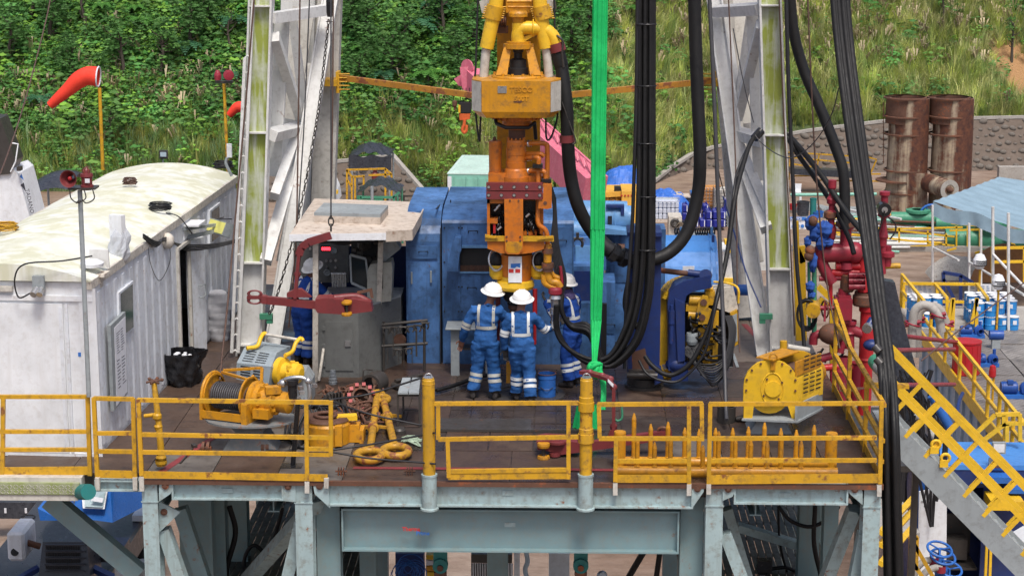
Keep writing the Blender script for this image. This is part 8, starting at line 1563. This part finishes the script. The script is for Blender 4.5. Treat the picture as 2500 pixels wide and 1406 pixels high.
yt2=T('yellow_truck','yellow truck cab with an orange beacon left of the top drive','truck',G(1150,530,GZ));pprism([(1126,482),(1150,476),(1192,474),(1192,520),(1146,520),(1146,492)],58,2).build('cab',YQ,yt2);pprism([(1116,486),(1144,482),(1146,500),(1118,503)],57.9,1.8).build('windscreen',K['black'],yt2);plathe(1138,58.5,[(0,464),(4,465),(5,470),(5,476)],10).build('beacon',paint('beacon_orange',(.7,.15,.02),.3,0),yt2);ptube([(1164,520,57.9),(1164,490,57.9),(1170,484,57.9),(1192,484,57.9)],1,5,0).build('door_seam',K['rusty'],yt2)
tp,p=gthing('blue_tarpaulin','blue tarpaulin draped over a large heap before the cobbled slope','tarpaulin',1555,500);p=G(1550,498,GZ);p.y=72.5
mb=MB()
def tarpz(u,v):
 a=max(0,1-((u-.28)/.32)**2)**.4*1.0;b_=max(0,1-((u-.7)/.34)**2)**.6*.45;e=math.sin(PI*min(max(v,0),1))**.4;return(max(a,b_)+.12*noise.noise(V((u*7,v*5,1)))+.07*noise.noise(V((u*17,v*13,4))))*e
mb.grid(lambda u,v:p+V(((u-.42)*4.6,(v-.35)*3.2,.05+2.3*tarpz(u,v))),44,26,0);P(mb,'sheet',K['canvas'],tp)
def cube_at(px,py,w_,d,h,rz=0,Yo=0):c=G(px,py,GZ);return c,(w_,d,h)
wb=T('wrapped_pallet','pallet of bottled water wrapped in clear film','pallet',G(1626,540,GZ));c=G(1626,538,GZ);FILM=flat('wrapped_bottles',(.50,.54,.62),.15)
for k in range(3):
 for i in range(6):MB().cbox(c+V((-.5+i*.2,0,.28+k*.28)),(.18,1.1,.26),.03).build('bottle_pack',FILM,wb)
mb=MB();mb.box(c+V((0,0,.07)),(1.3,1.2,.14));P(mb,'wooden_base',K['ply'],wb);mb=MB();mb.grid(lambda u,v:c+V((.66*math.copysign(abs(math.cos(u*6.283))**.4,math.cos(u*6.283)),.6*math.copysign(abs(math.sin(u*6.283))**.4,math.sin(u*6.283)),1.0+.06*v)),30,2);mb.ball(c+V((0,0,1.02)),.62,(1,.9,.12));P(mb,'film_top',FILM,wb)
jug0=T('jug','blue plastic jug with a white stripe in the jug stack','jug',(0,0,0),0,'blue plastic jugs stacked behind the drum cover');JB=paint('jug_blue',(.012,.02,.22),.3,.1);mb=MB();mb.cbox((0,0,.2),(.28,.3,.38),.04);mb.cyl((.05,0,.38),(.05,0,.45),.04,n=8);P(mb,'body',JB,jug0);mb=MB();mb.box((.08,-.152,.2),(.04,.01,.3));P(mb,'stripe',K['paper'],jug0);fi=True
for base,nx,ny,nz in((G(1672,545,GZ),4,2,2),(G(1698,562,GZ),4,2,1),(G(1730,562,GZ),3,3,2)):
 for k in range(nz):
  for i in range(nx):
   for j in range(ny):
    q=base+V((i*.33,j*.34,k*.4+(.15)))
    if fi:jug0.location=q;fi=False
    else:dup(jug0,q,random.uniform(-.08,.08),'blue plastic jug with a white stripe in the '+('left' if base.x<6.5 else 'front' if nz==1 else 'right')+' jug stack, '+('upper' if k else 'lower')+' layer')
for px,py,lab in((1775,545,'stack of grey timber pallets right of the blue jugs'),(1712,572,'grey timber pallet under the front blue jugs')):
 t,c=gthing('pallet_stack',lab,'pallets',px,py+4)
 for k in range(4 if px>1750 else 1):
  for j in range(5):MB().box(c+V((0,-.5+j*.24,.1+k*.15)),(1.3,.12,.03)).build('board',K['ply']if 0 else K['grey_steel'],t)
  mb=MB()
  for s in(-.55,0,.55):mb.box(c+V((s,0,.035+k*.15)),(.09,1.1,.09))
  P(mb,'bearer',K['grey_steel'],t)
for px,py,col,lab in((1738,508,paint('ibc_orange',(.55,.24,.07),.4,.3),'caged orange liquid tank beside the white caged tank'),(1766,512,paint('ibc_white',(.55,.52,.46),.4,.3),'caged off-white liquid tank beside the mast column')):
 t,c=gthing('caged_tank',lab,'tank',px,py);mb=MB();mb.cbox(c+V((0,0,.62)),(.95,.95,1.0),.06);P(mb,'tank',col,t);mb=MB()
 for i in range(7):x=-.5+i/6;mb.beam(c+V((x,-.51,.1)),c+V((x,-.51,1.15)),.022,.022,up=(0,1,0));mb.beam(c+V((-.51,x,.1)),c+V((-.51,x,1.15)),.022,.022,up=(0,1,0));z=.12+i*.17;mb.beam(c+V((-.5,-.51,z)),c+V((.5,-.51,z)),.022,.022);mb.beam(c+V((-.51,-.5,z)),c+V((-.51,.5,z)),.022,.022)
 P(mb,'cage',K['chrome'],t);mb=MB();mb.box(c+V((0,0,.05)),(1,1,.1));P(mb,'base',K['dark_steel'],t)
nv=T('blue_tank','navy blue container printed with white letters by the mast column','tank',G(1776,520,GZ));pxbox(1768,1800,488,516,73,1.).build('body',JB,nv);text_mb('Ph',W(1774,510,72.98),.34,depth=.01).build('lettering',K['paper'],nv)
for px,x1,y0,y1,m,lab in((1645,1665,478,522,JB,'dark blue crate at the left of the crate row'),(1664,1686,482,520,K['blacktarp'],'dark green black crate in the middle of the row'),(1688,1702,474,508,PB,'bright blue drum crate at the right of the row')):
 t=T('crate',lab,'crate',W(px,y1,73));mb=pxbox(px,x1,y0,y1,73,.9);P(mb,'box',m,t);pxbox(px-1,x1+1,y0-2,y0+1,72.95,1).build('lid',K['ply']if px<1688 else m,t)
bg_=T('machine_trailer','grey machine with a drape and pulleys behind the drum cover','machine',G(1660,575,GZ));pxbox(1633,1664,530,575,50,1.).build('frame',K['cream'],bg_);MB().ring(W(1648,545,49.9),(0,1,0),.13,.06,16,6).build('pulley',K['dark_steel'],bg_);mb=MB();mb.grid(lambda u,v:W(1650,552,49.5).lerp(W(1700,530,49.5),u)+V((0,v*.6,-.25*v+.1*math.sin(u*9))),12,5,0);P(mb,'drape',paint('pale_drape',(.42,.42,.36),.7,.3),bg_)
tkc=T('water_trailer','pale grey machine base with yellow fittings seen past the drum cover','machine',G(1790,660,GZ));mb=MB();pxbox(1765,1830,615,680,30,1.5,mb);P(mb,'tank',K['mast'],tkc);mb=MB();pxbox(1770,1800,588,598,29.8,.4,mb);plathe(1783,29.8,[(6,598),(6,616)],8,mb);pxbox(1765,1830,680,690,29.9,1.2,mb);pxbox(1776,1784,690,760,29.9,.3,mb);P(mb,'yellow_frame',K['yellow2'],tkc)
nt_=T('notice_banner','white and blue safety banner lettered NOTICE behind the manifold','banner',G(1950,562,GZ));pxbox(1926,1968,530,560,58,.05).build('sheet',K['paper'],nt_);pxbox(1926,1968,530,538,57.97,.03).build('header',K['ink_b'],nt_);text_mb('NOTICE',W(1930,537,57.95),.13,depth=.006,bold=.004).build('lettering',K['paper'],nt_);mb=MB()
for x in(1937,1948,1959):c=W(x,552,57.98);mb.cyl(c+V((0,-.02,0)),c,.075,n=14)
P(mb,'symbol',K['ink_b'],nt_)
for px,y0,y1,r,m,lab,nm,cat in((1960,492,526,15,K['blacktarp'],'black open tub behind the manifold','tub','tub'),(1984,484,542,8,K['teal'],'teal upright bottle beside the black tub','gas_bottle','bottle'),(1996,516,530,14,PB,'low blue tub by the teal cylinder','tub','tub'),(1936,498,512,9,K['red3'],'red container left of the black tub','container','container')):
 one(plathe(px,62,[(0,y1),(r*.9,y1),(r,y0+3),(r*1.06,y0+2),(r*1.06,y0),(r*.9,y0),(r*.85,y1-8),(0,y1-8)],18),nm,m,lab,cat)
cr=T('plastic_chair','white plastic chair standing beyond the right mast leg','chair',G(1945,490,GZ));yy=73;MB().prism(Ws([(1936,470),(1937,449),(1957,449),(1955,470)],yy),(0,.06,0)).build('backrest',K['white'],cr);pxbox(1936,1956,469,472,yy-.5,.5).build('seat',K['white'],cr)
for x in(1938,1953):
 for dy in(-.45,0):a=W(x,472,yy);MB().beam((a.x,yy+dy,a.z),(a.x,yy+dy,GZ),.05,.05,up=(0,1,0)).build('leg',K['white'],cr)
rf2=T('rusty_scaffold','rusty pipe frame of yellow brown bars before the cobbled slope','frame',G(2030,445,GZ))
for a,b_ in(((1925,372),(2120,384)),((1925,384),(2118,402)),((1930,400),(2105,425)),((1930,372),(1926,440)),((2000,376),(1990,440)),((2080,381),(2085,430)),((2120,384),(2140,390)),((2140,390),(2125,425)),((1940,430),(2150,425)),((1985,440),(2155,443))):mb=MB();mb.beam(W(*a,80),W(*b_,80),.07,.07);P(mb,'bar',K['rusty']if a[1]%2 else YL,rf2)
mb=MB();mb.prism(Ws([(1930,412),(2090,418),(2090,436),(1930,426)],79),(0,.8,0));one(mb,'trough',K['blacktarp'],'long dark trough under the rusty pipe frame','trough')
for pts,r,m,lab in(([(1930,476,70),(2140,474,70)],4,K['mint'],'long pale green pipe lying across the yard behind the manifold'),([(2060,510,68),(2200,535,64)],3,K['mast'],'long white pipe lying left of the rusty stacks'),([(2090,520,68),(2160,512,68)],3,K['grey_steel'],'grey pipe lying by the left rusty stack')):one(ptube(pts,r,8,0),'yard_pipe',m,lab,'pipe')
mb=MB()
for i in range(160):p=G(random.uniform(1930,2500),random.uniform(505,560),GZ);mb.box(p+V((0,0,.08)),(random.uniform(.1,.8),random.uniform(.1,.5),random.uniform(.05,.35)),random.uniform(0,3))
one(mb,'scrap_clutter',K['grey_steel'],'scattered scrap steel and offcuts lying in the pipe yard','scrap',kind='stuff')
one(pxbox(2440,2560,408,440,84,.5),'concrete_wall',K['concrete'],'low concrete wall at the far right behind the awning','wall')
# === LEFT EDGE AND UNDER THE FLOOR
pt=T('side_platform','mossy checker plate step platform below the left handrail','platform',W(80,1215,.1));YP=.1
a,b_=W(-250,1168,YP+.15),W(205,1165,YP+.15);mb=MB();mb.bx(a.x,b_.x,YP,.32,-.13,-.0);mb.build('step',K['mastold'],pt)
mb=MB();mb.bx(a.x,W(196,1200,YP).x,YP-.05,YP,W(80,1204,YP).z,W(80,1176,YP).z);fc=mb.build('nosing',paint('mossy_plate',(.30,.32,.22),.6,.6,dcol=(.12,.13,.06),moss=(.22,.27,.07),mossamt=.8),pt);mb=MB()
z0=W(80,1202,YP).z;xs=a.x+.6
for i in range(int((W(196,1200,YP).x-xs)/.045)):
 for j in range(4):
  c=V((xs+i*.045,YP-.053,z0+.012+j*.035));s_=.012 if(i+j)%2 else-.012;mb.beam(c+V((-.014,0,-s_)),c+V((.014,0,s_)),.006,.008,up=(0,1,0))
tr0_=mb.build('tread_pattern',K['mastold'],fc);tr0_['kind']='stuff'
mb=MB();mb.bx(a.x,W(190,1200,YP).x,YP-.03,.6,-.32,W(80,1206,YP).z);mb.build('edge_beam',K['mastold'],pt)
mb=MB();mb.cyl(W(186,1200,.3),W(216,1200,-.1),.11,n=18);mb.build('teal_drum',K['teal'],pt)
# --- all terrain crane parked below at the left
tc=T('crane_truck','blue and black crane truck parked on the ground below the left platform','crane vehicle',(-10.5,17,GZ));TB=paint('truck_blue',(.02,.13,.45),.3,.15);TK=paint('truck_black',(.03,.033,.042),.35,.35,dcol=(.12,.12,.13));ZD=-7.1
x0,x1=-12.2,-9.25
MB().cbox(((x0+x1)/2,18.2,ZD-.35),(x1-x0,8.4,.7),.06).build('chassis_deck',TK,tc)
def tb(px0,px1,py0,py1,Yf,dep,nm,mat):return pxbox(px0,px1,py0,py1,Yf,dep).build(nm,mat,tc)
hd_=MB();yF=14.0;A1=[(92,1378),(228,1378),(222,1400),(95,1400)]
hd_.prism([W(92,1425,yF),W(222,1425,yF),W(212,1322,yF+.3),W(104,1322,yF+.3)],(0,1.0,0));hd_.prism([W(104,1322,yF+.3),W(212,1322,yF+.3),W(206,1284,yF+1.3),W(110,1284,yF+1.3)],(0,.1,-.4));hh=hd_.build('engine_hood',TK,tc);mb=MB()
for i in range(15):
 for j in range(4):
  p=W(115+i*5.6,1334+j*16,yF+.27-j*.055);mb.box(p+V((0,-.05,0)),(.032,.02,.09))
mb.build('grille',K['black'],hh)['kind']='stuff'
mb=MB()
for j in range(5):p,q_=W(110,1330+j*16,yF+.2-j*.06),W(206,1330+j*16,yF+.2-j*.06);mb.beam(p,q_,.03,.03)
mb.build('grille_bar',TK,hh)
mf_=MB();mf_.cbox(W(38,1335,yF+.5)+V((0,.5,0)),(.38,1.0,.66),.06);ml_=mf_.build('silencer',K['white'],tc);MB().cyl(W(36,1347,yF+.48),W(36,1347,yF+.53),.085,n=16).build('outlet',K['black'],ml_);mb=MB();mb.cyl(W(60,1322,yF+.8),W(98,1333,yF+.9),.07,n=10);mb.build('exhaust_pipe',K['rusty'],tc)
for px,py in((68,1262),(66,1277)):MB().ring(G(px,py,ZD+.01),(0,0,1),.17 if py<1270 else .1,.015,20,5).build('filler_ring',K['black'],tc)
mb=MB();o=G(150,1290,ZD);mb.prism([W(98,1270,17.5),W(150,1270,17.5),W(150,1235,17.8),W(128,1228,17.8),(W(92,1240,17.5))],(0,1.2,0));mb.build('blue_housing',TB,tc)
cbb=[(172,1262),(252,1290),(258,1240),(262,1195),(200,1195),(178,1225)]
mb=MB();Q=[W(205,1262,17.3),W(272,1280,16.6),W(322,1180,18.6),W(322,1130,18.6),W(262,1130,18.0)]
mb.prism([W(175,1262,17.0),W(275,1275,17.0),W(278,1200,17.2),W(268,1175,17.4),W(205,1175,17.4),W(185,1215,17.2)],(.9,2.2,0));cbq=mb.build('cab',TB,tc)
mb=MB();mb.prism([W(202,1240,16.95),W(255,1242,16.95),W(262,1202,17.1),W(262,1180,17.3),W(222,1180,17.3),W(200,1215,17.1)],(0,.04,0));mb.build('cab_white_frame',K['white'],cbq)
mb=MB();mb.prism([W(207,1236,16.93),W(251,1238,16.93),W(257,1202,17.08),W(257,1184,17.27),W(226,1184,17.27),W(206,1216,17.08)],(0,.04,0));mb.build('windscreen',paint('pale_glass',(.35,.45,.47),.12,.1),cbq)
mb=MB();mb.prism([W(222,1222,16.9),W(250,1226,16.9),W(252,1216,16.95),W(228,1212,16.95)],(0,.02,0));mb.build('papers',K['paper'],cbq)
for y,c in((1262,K['yellow2']),(1268,K['green']),(1275,K['paper'])):plathe(160,16.4,[(4.5,y-3),(4.5,y+3)],12).build('beacon_ring',c,tc)
mb=MB();pxbox(228,300,1340,1372,15.2,.8,mb);mb.build('step_box',TK,tc);mb=MB();mb.beam(W(225,1385,14.5),W(310,1425,14.2),.18,.1);mb.beam(W(25,1425,14.2),W(95,1385,14.5),.18,.1);mb.build('outrigger',K['navy'],tc)
for x in(x0+.2,x1-.2):
 for y in(15.2,17,20.2):mb=MB();mb.lathe((x,y,GZ+.62),[(.25,-.2),(.6,-.2),(.62,0),(.6,.2),(.25,.2)],22,ax=(1,0,0));wl9=mb.build('wheel',K['rubber'],tc);MB().cyl((x-.15,y,GZ+.62),(x+.15,y,GZ+.62),.28,n=14).build('rim',K['grey_steel'],wl9)
mb=MB();
for px in(10,60,310,340):pxbox(px,px+6,1240,1252,23,.02,mb)
bw=T('black_barrier','long low black barrier behind the crane truck','barrier',W(180,1270,23.2));pxbox(-60,345,1225,1268,23.05,.4).build('wall',K['blacktarp'],bw);mb.build('reflector',K['paper'],bw)
one(pxbox(322,358,1258,1272,19,1.),'white_sheet',K['white'],'white panel lying on the ground by the left column','panel');mb=MB();p=W(335,1400,12);mb.cbox(p,(.8,.8,.4),.1,.4);one(mb,'crate',K['cream'],'pale crate by the foot of the left column','crate',loc=p)
# --- white crane and dark canopy at the far left edge
wc=T('white_crane','white crane superstructure with a dark boom at the far left edge','crane',G(30,540,GZ));YW2=40.
mb=MB();pprism([(-60,545),(76,545),(44,425),(30,412),(-60,440)],YW2,2,mb);P(mb,'body',K['white'],wc);mb=MB();pprism([(-60,280),(0,290),(38,392),(24,425),(-30,430)],YW2-.1,1,mb);P(mb,'boom',K['dark_steel'],wc);mb=MB();ptube([(26,420,YW2-.2),(38,395,YW2-.2),(44,352,YW2-.2),(30,350,YW2-.2)],2,6,0,mb);P(mb,'hand_rail',K['white'],wc);mb=MB();pprism([(48,432),(52,424),(58,440)],YW2-.02,.01,mb);P(mb,'blue_mark',K['ink_b'],wc);mb=MB();pprism([(50,452),(58,446),(63,468),(58,462)],YW2-.02,.01,mb);P(mb,'emblem',K['ink_k'],wc)
u_=(W(76,540,YW2)-W(60,470,YW2)).normalized();text_mb('TADANO',W(61,462,YW2-.02),.20,ux=u_,uy=u_.cross(V((0,-1,0)))if 0 else V((0,-1,0)).cross(u_),depth=.004).build('lettering',K['ink_k'],wc);mb=MB();pxbox(40,50,408,418,YW2-.3,.3,mb);P(mb,'lamp',K['dark_steel'],wc)
t=T('dark_canopy','dark curved canvas canopy behind the container at left','canopy',G(120,520,GZ));mb=MB();q0=W(70,495,55);q1=W(175,478,55);mb.grid(lambda u,v:q0.lerp(q1,u)+V((0,3*v,.75*math.sin(PI*(.15+.7*u))*.6+.5*math.sin(PI*v)+.02*math.sin(v*50))),14,20);P(mb,'sheet',K['blacktarp'],t);mb=MB();
for u in(.05,.95):
 for v in(.05,.95):p=q0.lerp(q1,u)+V((0,3*v,.1));mb.cyl(V((p.x,p.y,GZ)),p,.05,n=6)
P(mb,'pole',K['grey_steel'],t)
one(ptube([(74,445,58),(160,446,58)],3,8,0),'yellow_pipe',K['yellow2'],'yellow topped horizontal pipe above the dark canopy at left','pipe')
# --- things seen below the girder
t=T('wire_coil','coil of bright blue wire hanging below the girder','wire',W(1000,1400,9));mb=MB();c=W(1000,1392,9)
for i in range(16):mb.ring(c+V((random.uniform(-.1,.1),random.uniform(-.05,.05),random.uniform(-.1,.1))),(random.uniform(-.3,.3),1,random.uniform(-.3,.3)),random.uniform(.12,.28),.008,18,4)
P(mb,'coil',PB,t);pxbox(965,1035,1350,1420,9.3,.3).build('blue_panel',K['navy'],t)
t=T('spare_crates','stacked small crates with warm coloured labels below the girder','crates',W(1050,1420,10));
for k in range(5):pxbox(1040,1062,1354+k*14,1365+k*14,10,.4).build('crate',(K['yellow2'],K['paper'],K['amber'])[k%3],t)
t=T('tool_rack','dark rack hung with black strands below the girder','rack',W(1200,1420,8));mb=MB();pxbox(1150,1250,1352,1374,8,.2,mb);P(mb,'frame',K['dark_steel'],t);mb=MB()
for i in range(17):ptube([(1152+i*5.8,1374,8),(1153+i*5.8,1425,8)],1.4,5,0,mb)
P(mb,'strand',K['cable'],t);pxbox(1150,1252,1376,1425,8.4,.05).build('pale_backing',K['paper'],t)
one(pxbox(1340,1390,1350,1425,12,1.),'white_cabinet',K['white'],'plain white cabinet on the ground seen below the girder','cabinet');one(ptube([(1284,1345,7),(1288,1370,7),(1282,1390,7),(1290,1420,7)],6,8,5),'pale_hose',paint('pale_blue_hose',(.35,.45,.52),.6,.3),'twisted pale blue hose hanging below the girder','hose');one(pxbox(1255,1268,1350,1420,9,.4),'white_post',K['white'],'white post left of the pale blue hose below the girder','post')
one(ptube([(1525,1425,6),(1572,1345,5)],8,10,0),'slanting_hose',K['rubber'],'black slanting hose seen below the girder at right','hose');one(ptube([(1612,1340,5),(1600,1425,5)],7,10,0),'drop_hose',K['rubber'],'black upright hose below the right end of the girder','hose')
mb=MB();mb.lathe(W(1470,1405,8),[(.08,-.1),(.1,.0),(.07,.06),(0,.06)],14,ax=(.2,-1,.3));one(mb,'steel_cap',K['chrome'],'small shiny pipe end below the girder','pipe end')
for i,(pts,r,lab)in enumerate((([(560,1235,3),(575,1300,3),(555,1380,3),(552,1425,3)],7,'thick black hose hanging inside the left bay'),([(690,1240,4),(665,1330,4),(650,1350,4),(620,1330,4),(598,1360,4),(595,1425,4)],5,'black hose bending over the walkway in the left bay'),([(1900,1235,3),(1930,1270,3),(1980,1285,3),(2030,1260,3),(2048,1235,3)],5,'black hose sagging between beams in the right bay'),([(1990,1235,3),(1988,1330,3),(2010,1425,3)],6,'black hose dropping straight down in the right bay'),([(1900,1240,4),(1905,1330,4),(1930,1425,4)],3,'thin black cable slanting in the right bay'),([(1870,1390,4),(1920,1385,4),(1960,1405,4)],5,'rusty hose end by the black tool in the right bay'))):one(ptube(pts,r,9,6),'hanging_hose',K['rubber'],lab,'hose')
t=T('power_tool','black hydraulic torque tool with a white label in the right bay','tool',W(1865,1420,3.6));mb=MB();pxbox(1850,1885,1370,1400,3.6,.2,mb);pxbox(1852,1872,1398,1425,3.6,.2,mb);P(mb,'body',K['blackplastic'],t);pxbox(1854,1868,1405,1418,3.59,.02).build('label_plate',K['paper'],t)
# --- pieces that were modelled together become parts of their own
def split(o):
 me=o.data;par_={}
 def find(a):
  while par_[a]!=a:par_[a]=par_[par_[a]];a=par_[a]
  return a
 key=[tuple(round(c,4)for c in v.co)for v in me.vertices]
 for k in key:par_.setdefault(k,k)
 for p in me.polygons:
  r0=find(key[p.vertices[0]])
  for v in p.vertices[1:]:par_[find(key[v])]=r0
 grp={}
 for p in me.polygons:grp.setdefault(find(key[p.vertices[0]]),[]).append(p)
 if len(grp)<2 or len(grp)>140:return
 for i,ps in enumerate(grp.values()):
  idx={};fs=[]
  for p in ps:fs.append([idx.setdefault(v,len(idx))for v in p.vertices])
  m2=bpy.data.meshes.new(me.name);m2.from_pydata([me.vertices[v].co for v in idx],[],fs);m2.polygons.foreach_set('use_smooth',[p.use_smooth for p in ps]);m2.materials.append(me.materials[0]);m2.update()
  if i==0:first_=m2
  else:
   n=o.copy();n.data=m2;COL.objects.link(n)
 o.data=first_
SPL=('worn_flank','instrument','bolt','washer','union','knob','gauge','lever','pipe_clamp','fitting','vent_slot','guard_slot','radiator_fin','red_reflector','symbol','pivot','floor_grating','grating','red_mark','plug','reflector','grille_bar','strand','stripe','pedestal','hydraulic_pipe','pipework','rib','bracket','exposed_valve','outrigger','wire_wraps','rung_ladder','hinge_foot','floor_joist','suction_pipe','union_cluster','latch','headband_','swivel_pipe','cable_run','bearer','step_box','frame_post','roof_edge','rail','opening_frame','cable_coil','lifting_arm','collar','yellow_frame','rubbish','clamp_bar','lug','door_frame')
for o in list(COL.objects):
 if o.type=='MESH' and o.parent and o.name.split('.')[0]in SPL and o.data.users==1 and o.get('kind')is None:split(o)
LM=[(180,215,'the orange windsock'),(545,185,'the red alarm lights'),(700,120,'the left mast leg'),(400,378,'the far floodlight'),(1130,190,'the pink boom head'),(1262,60,'the top drive'),(1450,60,'the green sling'),(1580,40,'the black hose bundle'),(1800,60,'the right mast leg'),(2100,60,'the black cable bundle'),(60,100,'the slanting guy wire'),(900,360,'the black canopy'),(2480,165,'the orange landslip'),(2260,240,'the rusty stacks'),(850,120,'the rear mast column')]
KN={'tree_fern':'bright green tree fern','palm':'bluish palm','broadleaf_tree':'dark broadleaf tree','thin_tree':'thin sparse tree'}
def proj(p):
 d=V(p)-CAM;z=d.dot(FW);return 1250+F_PX*d.dot(RT)/z,703-F_PX*d.dot(UP)/z
used_={}
for o in list(COL.objects):
 k=o.name.split('.')[0]
 if k in KN and o.parent is None:
  x,y=proj(o.location+V((0,0,1.5)));L_=sorted(LM,key=lambda l:(l[0]-x)**2+(l[1]-y)**2);l1,l2=L_[0],L_[1]
  def rel(l):return('left of ' if x<l[0]else 'right of ')+l[2]if abs(x-l[0])>abs(y-l[1])else('above ' if y<l[1]else 'below ')+l[2]
  s_=KN[k]+' '+rel(l1)+', '+('high on the slope' if y<80 else 'mid slope' if y<160 else 'low on the slope')
  n_=used_.get(s_,0);used_[s_]=n_+1
  if n_:s_=s_.replace(KN[k],KN[k]+' '+('farther along','set back','beside its twin','of smaller size','nearly hidden')[min(n_-1,4)])
  o['label']=s_
